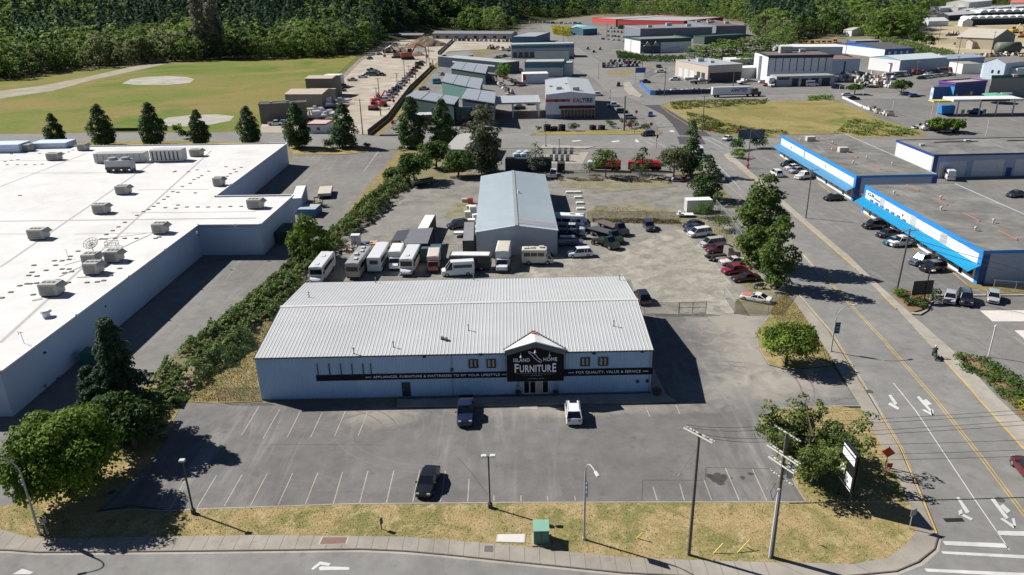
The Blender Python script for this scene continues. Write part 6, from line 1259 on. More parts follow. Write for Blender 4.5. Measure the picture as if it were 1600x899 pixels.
# motorbike with rider
def motorcycle(label,px,py,hd,mt,z=.09,name='motorcycle'):
    t=thing(name,label,'motorcycle',(*at(px,py),z),hd)
    for x in(-.72,.72):
        mb=MB();mb.tube([(x+.30*math.cos(a),0,.33+.30*math.sin(a))for a in np.linspace(0,2*math.pi,17)],.07,6,cap=False);w_=mb.build('wheel',tyre,t);mb=MB();mb.tube([(x,-.05,.33),(x,.05,.33)],.12,8);mb.build('hub',chrome,w_)
    mb=MB();mb.loft([[(x,-w,z0),(x,w,z0),(x,w*.8,z1),(x,-w*.8,z1)]for x,w,z0,z1 in((-.85,.1,.75,.88),(-.3,.16,.45,.85),(.1,.2,.35,.98),(.45,.18,.5,1.0),(.62,.08,.7,.98))]);mb.build('body',mt,t)
    mb=MB();mb.tube([(.72,0,.33),(.52,0,.95),(.45,0,1.08)],.045,6);mb.tube([(.38,-.38,1.08),(.5,0,1.06),(.38,.38,1.08)],.025,6);mb.build('handlebar',blackp,t)
    mb=MB();mb.bbox(-.6,-.15,.84,-.02,.15,.93,.04);mb.build('saddle',blackp,t);mb=MB();mb.cyl(.66,0,.86,1.02,.1,n=10);mb.build('headlight',lampm,t)
    return t
motorcycle('black motorcycle standing by the maroon car near the gate',1187,452,.1,paint((.012,.012,.014)),z=.1)
hd_=math.atan2(at(1454,548)[1]-at(1462,562)[1],at(1454,548)[0]-at(1462,562)[0])
mc=motorcycle('green and black motorcycle ridden on the main road',1459,560,hd_,paint((.02,.07,.06)),z=.09)
def skin(name,pts,edges,radii,mt,parent,root=0,sub=2):
    me=bpy.data.meshes.new(name);me.from_pydata(pts,edges,[]);o=bpy.data.objects.new(name,me);COL.objects.link(o)
    sk=o.modifiers.new('skin','SKIN');
    if not me.skin_vertices:
        bpy.context.view_layer.objects.active=o
    for i,r in enumerate(radii):me.skin_vertices[0].data[i].radius=(r,r)if not isinstance(r,tuple)else r
    me.skin_vertices[0].data[root].use_root=True
    sb_=o.modifiers.new('sub','SUBSURF');sb_.levels=sb_.render_levels=sub
    dg=bpy.context.evaluated_depsgraph_get();nm=bpy.data.meshes.new_from_object(o.evaluated_get(dg));o.modifiers.clear();o.data=nm;nm.name=name
    nm.materials.clear();nm.materials.append(mt);nm.polygons.foreach_set('use_smooth',[True]*len(nm.polygons));o.parent=parent;return o

def rider():
    """person astride the motorcycle, leaning to the bars: one skinned body, hands on the grips with five fingers each"""
    t=thing('person','rider in black jacket and white helmet on the green motorcycle','person',(mc.location.x,mc.location.y,mc.location.z),mc.rotation_euler.z)
    jk=M('rider_clothes',(.03,.04,.045),.8,.3)
    p=[(-.28,0,.98),(-.2,0,1.18),(-.08,0,1.42),(.0,0,1.52),(.05,0,1.6)];r=[.15,.14,.16,.09,.07];e=[(0,1),(1,2),(2,3),(3,4)]
    for s_ in(-1,1):
        b=len(p);p+=[(-.05,s_*.2,1.44),(.12,s_*.34,1.26),(.34,s_*.36,1.12),(.4,s_*.36,1.1)];r+=[.075,.058,.042,.036];e+=[(2,b),(b,b+1),(b+1,b+2),(b+2,b+3)]
        h=len(p)
        for k,(dx,dz,l)in enumerate(((.05,.02,.8),(.055,.01,.95),(.055,.0,1),(.05,-.01,.85),(.02,-.02,.7))):
            i=len(p);oy=(k-1.5)*.022 if k<4 else-s_*.05
            p+=[(.43,s_*.36+oy,1.1),(.46+.01*l,s_*.36+oy,1.08-.03*l)];r+=[.011,.009];e+=[(b+3,i),(i,i+1)]
        b=len(p);p+=[(-.24,s_*.13,.95),(.14,s_*.26,.86),(.0,s_*.27,.48),(-.02,s_*.27,.32),(.16,s_*.28,.28)];r+=[.11,.085,.06,.05,.045];e+=[(0,b),(b,b+1),(b+1,b+2),(b+2,b+3),(b+3,b+4)]
    skin('body',p,e,r,jk,t)
    mb=MB()
    for z,k in((1.54,.06),(1.6,.115),(1.68,.14),(1.76,.135),(1.83,.09),(1.86,.02)):pass
    rr=[[(.07+k*1.1*math.cos(a),k*math.sin(a),z)for a in np.linspace(0,2*math.pi,13)[:-1]]for z,k in((1.55,.07),(1.6,.115),(1.68,.14),(1.76,.135),(1.83,.09),(1.86,.02))]
    mb.loft(rr);mb.build('helmet',M('helmet_white',(.6,.6,.6),.3),t,True)
    mb=MB();mb.loft([[(.07+.158*math.cos(a),.143*math.sin(a),z)for a in np.linspace(-.9,.9,7)]+[(.13,0.0,z)]for z in(1.64,1.73)]);mb.build('visor',dark_glass,t)
rider()

# ================================================================ FOLIAGE
def np_mesh(name,verts,faces_n,mats,midx=None):
    """verts (N*k,3) grouped in k-gons"""
    n=len(verts)//faces_n;me=bpy.data.meshes.new(name)
    me.vertices.add(len(verts));me.vertices.foreach_set('co',verts.astype(np.float32).ravel())
    me.loops.add(len(verts));me.loops.foreach_set('vertex_index',np.arange(len(verts),dtype=np.int32))
    me.polygons.add(n);me.polygons.foreach_set('loop_start',np.arange(n,dtype=np.int32)*faces_n)
    for mm in(mats if isinstance(mats,(list,tuple))else[mats]):me.materials.append(mm)
    if midx is not None:me.polygons.foreach_set('material_index',midx.astype(np.int32))
    me.update(calc_edges=True);return me
def leaves(cen,nor,size,asp=.65,jit=.55):
    n=len(cen);nor=nor+rng.normal(0,jit,(n,3));nor/=np.linalg.norm(nor,axis=1,keepdims=True)+1e-9
    t=rng.normal(0,1,(n,3));t-=(t*nor).sum(1,keepdims=True)*nor;t/=np.linalg.norm(t,axis=1,keepdims=True)+1e-9
    b=np.cross(nor,t);s=(size*rng.uniform(.6,1.25,n))[:,None]
    return np.stack([cen-t*s,cen+b*s*asp,cen+t*s,cen-b*s*asp],1).reshape(-1,3)
def clump_pts(clumps,per,squash=.8):
    C=[];N=[]
    for(x,y,z,r)in clumps:
        k=max(4,int(per*r*r));d=rng.normal(0,1,(k,3));d/=np.linalg.norm(d,axis=1,keepdims=True);d[:,2]=np.where(d[:,2]<-.35,-d[:,2],d[:,2])
        rr=r*rng.uniform(.55,1.08,(k,1))**.6
        p=d*rr;p[:,2]*=squash;C.append(p+np.array([x,y,z]));N.append(d+np.array([0,0,.45]))
    return np.concatenate(C),np.concatenate(N)
bark=M('bark',(.10,.075,.055),.9,.3,3);bark_pale=M('bark_pale',(.22,.19,.15),.9,.3,3)
def make_tree(label,cat,shape,H,R,leafm,trunk_h=.25,tr=.22,leaf=.3,per=26,nclump=60,name='tree',loc=(0,0),seed=1,group=None,limbs=7,trunkm=None,rz=0.0,clump=None,bottom=None):
    r_=random.Random(seed);cl=[];z0=H*trunk_h if bottom is None else bottom
    def add(x,y,z,r):cl.append((x,y,z,r))
    if shape=='round':
        for i in range(nclump):
            th=r_.uniform(0,2*math.pi);u=r_.uniform(-.75,1);rr=r_.uniform(.55,1.0);cz=(H+z0)/2;hz=(H-z0)/2
            q=math.sqrt(max(0,1-u*u));w=1+.08*math.sin(3*th+seed)+.05*math.sin(5*th)
            s=clump or R*.27;add((R-s*.7)*q*rr*w*math.cos(th),(R-s*.7)*q*rr*w*math.sin(th),cz+(hz-s*.7)*u*rr,s*r_.uniform(.7,1.25))
    elif shape=='pear':     # pointed oval street tree
        for i in range(nclump):
            u=r_.random()**1.15;w=(.45+.55*math.sin(min(1,u/.3)*math.pi/2))if u<.3 else(1-(u-.3)/.7)**.72+.04;th=r_.uniform(0,2*math.pi);rr=r_.uniform(.5,1)
            s=(clump or R*.36)*(1-.5*u);add((R-s*.5)*w*rr*math.cos(th),(R-s*.5)*w*rr*math.sin(th),z0+(H-z0)*u*.97,s*r_.uniform(.75,1.2))
    elif shape=='column':   # tall poplar / fir like with ragged outline
        for i in range(nclump):
            u=r_.random();w=(1-u)**.55*(.8+.3*math.sin(u*17+seed))*(1 if u>.12 else .7);th=r_.uniform(0,2*math.pi);rr=r_.uniform(.45,1.05)
            s=(clump or R*.34)*(1.05-.6*u);add(R*w*rr*math.cos(th),R*w*rr*math.sin(th),z0+(H-z0)*u*.98,s*r_.uniform(.7,1.2))
    elif shape=='oval':     # broad upright crown, rounded at both ends
        for i in range(nclump):
            u=r_.random();w=math.sin((u*.84+.12)*math.pi)**.65*(.88+.14*math.sin(u*19+seed));th=r_.uniform(0,2*math.pi);rr=r_.uniform(.4,1.02)
            s=(clump or R*.3)*(1.1-.4*u);add((R-s*.4)*w*rr*math.cos(th),(R-s*.4)*w*rr*math.sin(th),z0+(H-z0)*u*.97,s*r_.uniform(.7,1.25))
    elif shape=='cedar':    # layered drooping limbs, gaps between
        lv=15
        for k in range(lv):
            u=(k+.5)/lv;L=R*(1-u)**.8*r_.uniform(.75,1.1)+.25;nb=r_.randint(5,8);a0=r_.uniform(0,6)
            for j in range(nb):
                a=a0+2*math.pi*j/nb+r_.uniform(-.3,.3);Lj=L*r_.uniform(.6,1.1)
                for t in np.arange(.25,1.01,.16):add(Lj*t*math.cos(a),Lj*t*math.sin(a),z0+(H-z0)*u-.35*Lj*t*t+r_.uniform(-.1,.1),R*.12*(1.25-.6*t))
    elif shape=='pine':     # shore pine: wide, ragged, upswept limbs
        for j in range(limbs*2):
            a=2*math.pi*j/(limbs*2)+r_.uniform(-.2,.2);L=R*r_.uniform(.6,1.08);zt=H*r_.uniform(.45,1.0);zb=H*r_.uniform(.12,.3)
            for t in np.arange(.3,1.01,.09):
                for q in range(2):add(L*t*math.cos(a)+r_.gauss(0,R*.08),L*t*math.sin(a)+r_.gauss(0,R*.08),zb+(zt-zb)*t**1.2*(1-.18*t)+r_.gauss(0,H*.04),R*.10*r_.uniform(.7,1.3))
    t=thing(name,label,cat,(*loc,.05),rz,group)
    c,n=clump_pts(cl,per);me=np_mesh('crown',leaves(c,n,leaf),4,leafm)
    o=bpy.data.objects.new('crown',me);COL.objects.link(o);o.parent=t
    mb=MB();top=H*(.92 if shape in('column','cedar','pear')else .6);mb.tube([(0,0,-.1),(r_.uniform(-.1,.1),0,z0),(r_.uniform(-.2,.2)*R*.2,0,top)],[tr*1.25,tr,tr*.3],8)
    for k in range(limbs):
        x,y,z,r=cl[r_.randrange(len(cl))];zb=min(top,max(z0*.8,z-math.hypot(x,y)*.7));mb.tube([(0,0,zb),(x*.5,y*.5,(zb+z)/2),(x*.9,y*.9,z)],[tr*.5,tr*.3,tr*.1],5)
    mb.build('trunk',trunkm or bark,t);return t
maple_l=M_leaf('maple_leaf',(.045,.095,.014),(.20,.31,.04));conif_l=M_leaf('conifer_leaf',(.035,.07,.036),(.085,.145,.075));pine_l=M_leaf('pine_leaf',(.06,.095,.03),(.22,.28,.07));street_l=M_leaf('street_tree_leaf',(.045,.085,.035),(.14,.21,.075));popl_l=M_leaf('poplar_leaf',(0.0525,0.0963,0.021),(0.149,0.219,0.0525));olive_l=M_leaf('olive_leaf',(0.0875,0.105,0.0525),(0.21,0.228,0.123));bram_l=M_leaf('bramble_leaf',(.07,.115,.03),(.26,.34,.12));bright_l=M_leaf('bright_leaf',(0.0875,0.193,0.0175),(0.21,0.35,0.0525));red_l=M_leaf('red_leaf',(0.14,0.0262,0.035),(0.28,0.07,0.0875));yel_l=M_leaf('yellow_bush',(0.315,0.298,0.035),(0.612,0.56,0.0875));hedge_l=M_leaf('hedge_leaf',(0.035,0.0788,0.021),(0.0875,0.166,0.035))
def tp(px,py,top):return at(px,py),hgt(px,py,top)
# --- near trees
make_tree('broad round maple at the left edge of the store lot','tree','round',10.3,6.0,maple_l,.08,.3,.2,88,140,bottom=.2,loc=at(117,779),seed=3,name='maple_tree')
make_tree('dark green deciduous tree squeezed behind the big round maple','tree','round',7.5,4.3,M_leaf('dark_maple',(0.035,0.0735,0.0175),(0.0875,0.149,0.035)),.12,.25,.24,50,80,loc=at(212,702),seed=8,name='maple_tree')
make_tree('tall drooping conifer with bare tip between the maple and the brambles','tree','cedar',14.3,5.7,conif_l,.05,.26,.15,230,loc=at(204,672),seed=5,name='cedar_tree')
make_tree('leaning young fir beside the tall drooping conifer','tree','cedar',8.0,3.8,conif_l,.05,.2,.15,230,loc=at(158,668),seed=15,name='cedar_tree')
make_tree('low round-crowned tree on the kerbed island by the driveway','tree','round',6.0,4.15,M_leaf('island_leaf',(.045,.085,.016),(.26,.36,.06)),.16,.2,.18,75,110,loc=at(1228,571),seed=6,name='round_tree')
make_tree('wide ragged shore pine on the corner verge behind the power pole','tree','pine',7.2,6.1,pine_l,.1,.28,.17,85,loc=at(1262,736),seed=9,limbs=16,name='pine_tree')
(p,h)=tp(1183,417,274);make_tree('tallest poplar beside the main road at the right fence','tree','oval',h,4.6,popl_l,.04,.3,.3,38,150,loc=p,seed=10,name='poplar_tree')
(p,h)=tp(1213,450,336);make_tree('second poplar in front of the tallest one by the main road','tree','oval',h,3.5,popl_l,.06,.25,.28,38,120,loc=p,seed=12,name='poplar_tree')
(p,h)=tp(1104,312,244);make_tree('dense round-topped tree at the top of the right fence','tree','pear',h,4.1,M_leaf('dense_leaf',(0.035,0.07,0.0262),(0.0963,0.149,0.0525)),.03,.25,.3,34,80,loc=p,seed=13,name='poplar_tree')
(p,h)=tp(1078,274,190);make_tree('slim dark spire tree behind the van at the crossroads','tree','column',h,4.3,street_l,.04,.25,.35,30,90,loc=p,seed=14,name='poplar_tree')
(p,h)=tp(1052,278,227);make_tree('spreading olive green tree left of the slim dark spire','tree','round',h,5.2,olive_l,.08,.22,.3,24,60,loc=p,seed=16,name='young_tree')
(p,h)=tp(1003,275,231);make_tree('young tree before the right-hand red tank truck','tree','pear',h,3.6,M_leaf('young_leaf',(0.0525,0.0788,0.035),(0.131,0.166,0.07)),.06,.15,.3,22,40,loc=p,seed=17,name='young_tree')
(p,h)=tp(946,277,230);make_tree('spiky young tree before the left-hand red and white tank truck','tree','round',h,4.3,popl_l,.06,.18,.3,22,44,loc=p,seed=18,name='young_tree')
(p,h)=tp(837,268,222);make_tree('pale-tipped young tree behind the workshop roof','tree','pear',h,3.4,M_leaf('pale_tip',(0.0875,0.105,0.07),(0.28,0.298,0.21)),.05,.15,.3,22,40,loc=p,seed=19,name='young_tree')
(p,h)=tp(758,270,163);make_tree('tall olive spruce beside the small grey gabled building','tree','oval',h,5.3,olive_l,.04,.35,.36,30,130,loc=p,seed=20,name='spruce_tree')
(p,h)=tp(485,406,333);make_tree('tall bush-like tree at the upper end of the bramble bank','tree','pear',h,4.3,maple_l,.02,.25,.28,40,90,loc=p,seed=21,name='young_tree')
for k,(px,py,top,R,l_)in enumerate([(648,285,236,5.5,'broad dark tree at the top of the bramble bank'),(682,262,217,5.0,'big dark tree left of the small grey gabled building'),(716,276,234,4.8,'dark tree in front of the small grey gabled building'),(617,284,262,3.4,'lower dark tree at the head of the brambles')]):
    (p,h)=tp(px,py,top);make_tree(l_,'tree','round',h,R,M_leaf('dark_tree_leaf',(.045,.085,.025),(.15,.22,.055)),.03,.25,.32,34,75,loc=p,seed=30+k,name='broadleaf_tree')
# street trees along the cross street: one tree, copied
stt=None
for k,(px,py,top,lab)in enumerate([(242,228,161,'second visible street tree from the left, right of the shaded bush'),(314,227,172,'street tree by the gravel circle of the meadow'),(392,226,167,'street tree at the lower right corner of the meadow'),(467,232,161,'street tree before the dark brown yard shed'),(540,231,162,'street tree at the mouth of the gravel yard'),(645,231,152,'street tree before the frontmost slate roof'),(693,231,156,'street tree before the teal arched wall'),(164,229,164,'leftmost tall street tree behind the white roof'),(90,229,178,'small street tree far left behind the white roof')]):
    (p,h)=tp(px,py,top)
    if stt is None:stt=make_tree('pointed oval '+lab,'tree','pear',h,4.7,street_l,.07,.22,.3,44,150,loc=p,seed=40,name='street_tree',group='pointed street trees along the cross street');h0=h
    else:clone(stt,(*p,.05),k*1.3,'pointed oval '+lab,scale=(h/h0,h/h0,h/h0))
# --- bushes and planted beds
def bush(label,px,py,R,H,lm,seed,per=60,leaf=.15,name='bush',group=None,n=14,cat='bush'):
    r_=random.Random(seed);cl=[(R*.6*math.cos(a)*r_.random()**.5,R*.6*math.sin(a)*r_.random()**.5,H*r_.uniform(.25,.75),R*r_.uniform(.3,.45))for a in[r_.uniform(0,6.28)for _ in range(n)]]
    c,nn=clump_pts(cl,per,H/R*.6 if H<R else .9);c[:,2]=np.maximum(c[:,2],.03)
    t=bpy.data.objects.new(name,np_mesh(name,leaves(c,nn,leaf),4,lm));COL.objects.link(t);t.location=(*at(px,py),.1);return tag(t,label,cat,group)
bush('large green bush right of the box trailer',1100,340,3.2,3.2,popl_l,1);bush('green bush at the right fence beside the white minivan',1128,360,2.9,3.0,popl_l,2);bush('grey-green shrub on the fence above the dense tree',1122,322,1.8,3.6,popl_l,3);bush('scrawny bush behind the left tank truck',918,274,2.2,3.2,olive_l,4)
bush('round yellow-topped bush at the crossroads corner',1149,234,3.3,3.6,hedge_l,5,leaf=.2);bush('bright green bush in front of the yellow-topped one',1155,247,2.8,2.6,bright_l,6,leaf=.2);bush('dark bush behind the crossroads sign',1186,232,3.2,3.6,hedge_l,7,leaf=.2)
bush('dark round bush left of the street tree in the north verge',515,232,2.8,3.0,hedge_l,8,leaf=.2);bush('purple-leaved bush in the north verge',553,231,2.0,2.0,red_l,9,leaf=.2);bush('small purple bush at the right end of the north verge',574,232,1.7,1.7,red_l,10,leaf=.2);bush('dark bush beside the left meadow street tree',290,217,2.6,3.0,hedge_l,11,leaf=.25);bush('light green bush behind the dark one at the meadow',278,206,2.4,2.6,bright_l,12,leaf=.25)
bush('purple shrub at the top of the grassy bank',637,228,2.4,2.2,red_l,13,leaf=.2);bush('green shrub on the grassy bank by the lane mouth',627,236,1.8,1.6,bram_l,14,leaf=.2)
for k,(px,py,lm)in enumerate([(1402,462,bright_l),(1413,466,hedge_l),(1431,470,M_leaf('rusty_leaf',(0.158,0.0875,0.035),(0.35,0.228,0.0875))),(1421,478,hedge_l),(1437,480,hedge_l),(1453,467,hedge_l)]):
    bush(['bright green','mid green','rusty brown','low dark','low right-hand','tall dark'][k]+' shrub in the bed around the black sign',px,py,1.5 if k!=5 else 1.9,1.2 if k!=5 else 2.2,lm,20+k)
for k,(px,py,R)in enumerate([(1502,564,1.5),(1513,580,1.7),(1532,566,1.6),(1545,574,1.9),(1560,584,1.9),(1575,595,2.0),(1590,606,2.0),(1548,597,1.7),(1568,618,1.9),(1583,632,1.9),(1532,588,1.3),(1600,622,2.0)]):
    bush('low clipped hedge shrub in the bark bed at the right edge',px,py,R,.9,M_leaf('clipped_leaf',(0.0525,0.105,0.021),(0.14,0.21,0.0525)),50+k,group='low shrubs in the bark bed',name='hedge_shrub',n=10)
bush('golden shrub at the frame edge in the bark bed',1599,640,1.2,1.0,yel_l,70)
for k,(px,py)in enumerate([(810+0,613),(868,613)]):
    X,Y=at(px,py+3);t=thing('potted_shrub',['left','right'][k]+' cone shrub in a pot beside the store entrance','potted plant',(X,Y-.6,.25));mb=MB();mb.cyl(0,0,0,.5,.28,.36,12);mb.build('pot',M('pot_brown',(.08,.05,.04),.8),t)
    c,nn=clump_pts([(0,0,.6+.25*j,.42*(1-j/9))for j in range(8)],160);o=bpy.data.objects.new('foliage',np_mesh('foliage',leaves(c,nn,.07),4,hedge_l));COL.objects.link(o);o.parent=t
t=thing('potted_shrub','brown planter in the shade at the right corner of the store','potted plant',(*at(1026,618),.25));mb=MB();mb.cyl(0,0,0,.55,.5,.62,12);mb.build('pot',_M['pot_brown'],t);c,nn=clump_pts([(0,0,.7,.4)],160);o=bpy.data.objects.new('foliage',np_mesh('foliage',leaves(c,nn,.08),4,olive_l));COL.objects.link(o);o.parent=t
for k,(px,py,lm,R)in enumerate([(627,187,red_l,1.4),(616,197,red_l,1.6),(666,199,red_l,1.6),(728,199,red_l,1.5),(617,207,hedge_l,1.6),(624,205,hedge_l,1.5),(671,207,hedge_l,1.7),(722,206,hedge_l,1.5),(843,206,hedge_l,1.6),(893,205,hedge_l,2.2),(899,205,hedge_l,2.0),(950,198,bright_l,1.8),(958,200,hedge_l,1.8),(975,196,hedge_l,2.0),(990,200,hedge_l,2.4),(1008,206,hedge_l,2.4),(983,202,red_l,1.8)]):
    bush('small ornamental shrub along the cross street frontage',px,py,R,R*1.3,lm,80+k,leaf=.22,group='ornamental shrubs along the cross street',n=8)
for k,(px,py,s_)in enumerate([(855,205,1),(866,205,.8),(878,205,1),(926,203,.7),(940,203,.9)]):
    X,Y=at(px,py);t=thing('tyre_stack','stack of black tractor tyres on the tyre shop verge','tyres',(X,Y,.2),0,'tyre stacks on the verge');mb=MB()
    for j in range(2 if s_<1 else 3):mb.tube([(1.0*math.cos(a),1.0*math.sin(a),.35+j*.7)for a in np.linspace(0,2*math.pi,17)],.36,6,cap=False)
    mb.build('tyre',tyre,t)
# --- bramble bank (nobody could count it)
def cover(name,label,cat,strip_,n,hmax,lm,leaf,seed,dome=True):
    """leafy ground cover filling the ground between a left and a right edge line"""
    r_=np.random.default_rng(seed);Lp=np.array([at(*a)for a,b in strip_]);Rp=np.array([at(*b)for a,b in strip_]);seg=np.linalg.norm(np.diff((Lp+Rp)/2,axis=0),axis=1);wd=np.linalg.norm(Lp-Rp,axis=1);ar=seg*(wd[1:]+wd[:-1])/2;i=r_.choice(len(seg),n,p=ar/ar.sum());t=r_.random(n);u=r_.random(n)
    L=Lp[i]+(Lp[i+1]-Lp[i])*t[:,None];Rr=Rp[i]+(Rp[i+1]-Rp[i])*t[:,None];p=L+(Rr-L)*u[:,None];x,y=p[:,0],p[:,1]
    if dome and n>30000:keep=(np.sin(x*.33+1.3)*np.sin(y*.29)+.6*np.sin(x*.9+y*.5)+np.where(u>.7,-.75,0)+r_.normal(0,.15,n))>-1.0;x,y,u=x[keep],y[keep],u[keep];n=len(x)
    if name=='weeds' and hmax>.55:keep=(np.sin(x*.5+seed)*np.cos(y*.43)+.7*np.sin(x*1.3+y*.8)+r_.normal(0,.25,n))>-.05;x,y,u=x[keep],y[keep],u[keep];n=len(x)
    lump=.55+.28*np.sin(x*.9+y*.37+seed)*np.cos(y*.71-x*.3)+.22*np.sin(x*2.3+1)*np.sin(y*1.9)+.12*np.sin(x*5.1)*np.sin(y*4.7)
    e=(np.clip(np.minimum(u,1-u)*5,0,1)**.6)if dome else 1;z=hmax*lump*e*r_.uniform(.75,1.0,n)+.1
    g=np.stack([-.8*np.cos(x*2.3),-.6*np.cos(y*1.9),np.full(n,1.2)],1)
    g[:,0]+=np.where(u<.2,-1.2,np.where(u>.8,1.2,0))
    o=bpy.data.objects.new(name,np_mesh(name,leaves(np.stack([x,y,z],1),g,leaf,jit=.6),4,lm));COL.objects.link(o);return tag(o,label,cat,kind='stuff')
_wg=M_leaf('weed_mix',(.09,.12,.03),(.22,.25,.08))
BR=[((238,600),(300,622)),((260,568),(330,588)),((298,536),(372,566)),((355,493),(410,530)),((395,461),(440,500)),((436,428),(476,460)),((472,397),(508,418)),((508,372),(548,378)),((522,360),(575,356)),((540,342),(600,334)),((562,322),(622,314)),((590,300),(640,296)),((612,284),(655,284))]
cover('brambles','long bank of tangled brambles between the white-roofed store and the yard','brambles',BR,75000,3.0,bram_l,.2,1)
cover('brambles','patch of brambles and rubble at the lower end of the bank','brambles',[((236,640),(284,636)),((232,610),(300,618))],6000,1.6,bram_l,.16,2)
cover('weeds','yellowing weeds along the edge of the bramble bank','weeds',[((600,280),(612,285)),((580,312),(592,318)),((556,345),(566,348)),((535,356),(545,360))],5000,.8,M_leaf('dry_weed',(0.245,0.193,0.07),(0.49,0.385,0.158)),.2,3)
cover('weeds','green weeds at the near edge of the vacant lot','weeds',[((1046,160),(1050,172)),((1090,157),(1100,170)),((1150,156),(1150,166)),((1200,156),(1195,163))],7000,1.0,_wg,.35,4)
cover('weeds','dense green weeds around the pole in the vacant lot','weeds',[((1072,176),(1076,200)),((1095,178),(1100,204)),((1130,192),(1130,210)),((1180,203),(1180,213)),((1230,206),(1230,214))],7000,1.0,_wg,.35,5)
cover('weeds','green strip of weeds along the right edge of the vacant lot','weeds',[((1330,185),(1300,212)),((1370,188),(1350,213)),((1440,208),(1420,214))],4500,.6,M_leaf('weed_green',(0.105,0.158,0.035),(0.245,0.298,0.0875)),.35,6)
cover('weeds','green clump of weeds at the top of the vacant lot','weeds',[((1262,151),(1262,158)),((1300,150),(1302,157))],2500,1.2,bright_l,.3,7)
cover('hedge','clipped green hedge along the car lot road','hedge',[((962,82),(965,92)),((985,86),(990,95)),((1005,90),(1010,97)),((1070,90),(1072,98))],7000,3.0,hedge_l,.5,8)
cover('undergrowth','green undergrowth beside the hill road at the upper right','undergrowth',[((1372,60),(1380,70)),((1420,66),(1428,84)),((1450,76),(1455,88)),((1490,83),(1492,90))],9000,3.2,bram_l,.6,9)
cover('weeds','weeds under the fence behind the lower right yard','weeds',[((870,279),(875,284)),((960,279),(960,284)),((1050,283),(1050,288))],3000,.7,M_leaf('brown_weed',(0.14,0.105,0.0525),(0.315,0.245,0.123)),.2,10)
cover('yard_fence_weeds','weeds along the chain link fence across the rear yard','weeds',[((925,343),(925,348)),((1000,344),(1000,350)),((1060,345),(1062,351))],3000,.7,_M['brown_weed'],.16,11)
cover('yellow_broom','bright yellow flowering bushes by the mall road','bushes',[((862,46),(864,54)),((878,47),(880,57)),((893,49),(892,57))],5000,7,yel_l,.8,12)
# grass tufts on the verges
def tufts(name,label,poly_px,n,h,lm,seed,z=.14):
    r_=np.random.default_rng(seed);poly=np.array([at(*p)for p in poly_px]);mn,mx=poly.min(0),poly.max(0);out=[]
    def inside(p):
        x,y=p[:,0],p[:,1];c=np.zeros(len(p),bool);j=len(poly)-1
        for i in range(len(poly)):
            xi,yi=poly[i];xj,yj=poly[j];cc=((yi>y)!=(yj>y))&(x<(xj-xi)*(y-yi)/(yj-yi+1e-12)+xi);c^=cc;j=i
        return c
    pts=r_.uniform(mn,mx,(n*4,2));pts=pts[inside(pts)][:n];k=len(pts);a=r_.uniform(0,6.28,k);s=r_.uniform(.03,.07,k);hh=h*r_.uniform(.4,1.2,k);lean=r_.normal(0,.05,(k,2))
    b=np.stack([pts[:,0],pts[:,1],np.full(k,z)],1);dx=np.stack([np.cos(a)*s,np.sin(a)*s,np.zeros(k)],1);top=b+np.stack([lean[:,0],lean[:,1],hh],1)
    V=np.stack([b-dx,b+dx,top],1).reshape(-1,3);o=bpy.data.objects.new(name,np_mesh(name,V,3,lm));COL.objects.link(o);return tag(o,label,'grass',kind='stuff')
tufts('grass','dry straw-coloured grass tufts on the street verge',GS,16000,.07,M_blend('straw_blade',[(.42,.32,.14),(.3,.3,.1)],(.3,),fine=3),1)
tufts('grass','green grass tufts mixed into the street verge',GS,4000,.06,M_blend('green_blade',[(.12,.15,.035),(.22,.21,.07)],(.3,),fine=3),2)
tufts('grass','dry grass on the bank left of the furniture store',[(287,628),(345,560),(400,520),(440,480),(400,560),(405,628)],7000,.15,_M['straw_blade'],3,.06)
tufts('grass','dry grass between the driveway island and the sidewalk',[(1232,455),(1213,470),(1204,490),(1213,505),(1300,572),(1302,566),(1270,515),(1245,478)],5000,.12,_M['straw_blade'],4,.15)
tufts('grass','weedy tufts in the verge under the row of old cars',[(930,322),(1060,332),(1120,345),(1165,390),(1190,440),(1180,462),(1150,440),(1110,372),(1050,352),(920,347)],5000,.18,_M['green_blade'],5,.09)

# ================================================================ FOREST
FB=[(-400,132),(0,126),(100,111),(190,103),(300,96),(380,93),(470,92),(560,86),(585,78),(600,62),(650,52),(700,50),(795,50),(812,34),(930,24),(1100,28),(1165,36),(1172,44),(1180,56),(1225,72),(1250,60),(1330,52),(1372,62),(1425,58),(1436,34),(1445,12),(1600,7),(2000,7)]
FBx=[p[0]for p in FB];FBy=[p[1]for p in FB]
def proto(kind,seed,n,leaf):
    r_=random.Random(seed);cl=[]
    if kind=='broad':
        H,R=17,6.0
        for _ in range(34):
            u=r_.random();w=math.sin((u*.8+.18)*math.pi)**.7;a=r_.uniform(0,6.28);rr=r_.uniform(.45,1);cl.append((R*w*rr*math.cos(a),R*w*rr*math.sin(a),2.0+(H-3.5)*u,R*.3))
    else:
        H,R=26,4.6
        for _ in range(40):
            u=r_.random()**1.2;w=(1-u)**.8;a=r_.uniform(0,6.28);rr=r_.uniform(.5,1.05);cl.append((R*w*rr*math.cos(a),R*w*rr*math.sin(a),2.5+(H-2.5)*u,R*(.34-.2*u)))
    c,nn=clump_pts(cl,n/sum(q[3]**2 for q in cl));return leaves(c,nn,leaf),H
leafF=[M_leaf('forest_green',(.06,.12,.025),(.24,.35,.085),scale=.12,tl=.45),M_leaf('forest_olive',(.10,.14,.05),(.27,.31,.13),scale=.12,tl=.45),M_leaf('forest_fir',(.03,.07,.038),(.09,.15,.08),scale=.12,tl=.4)]
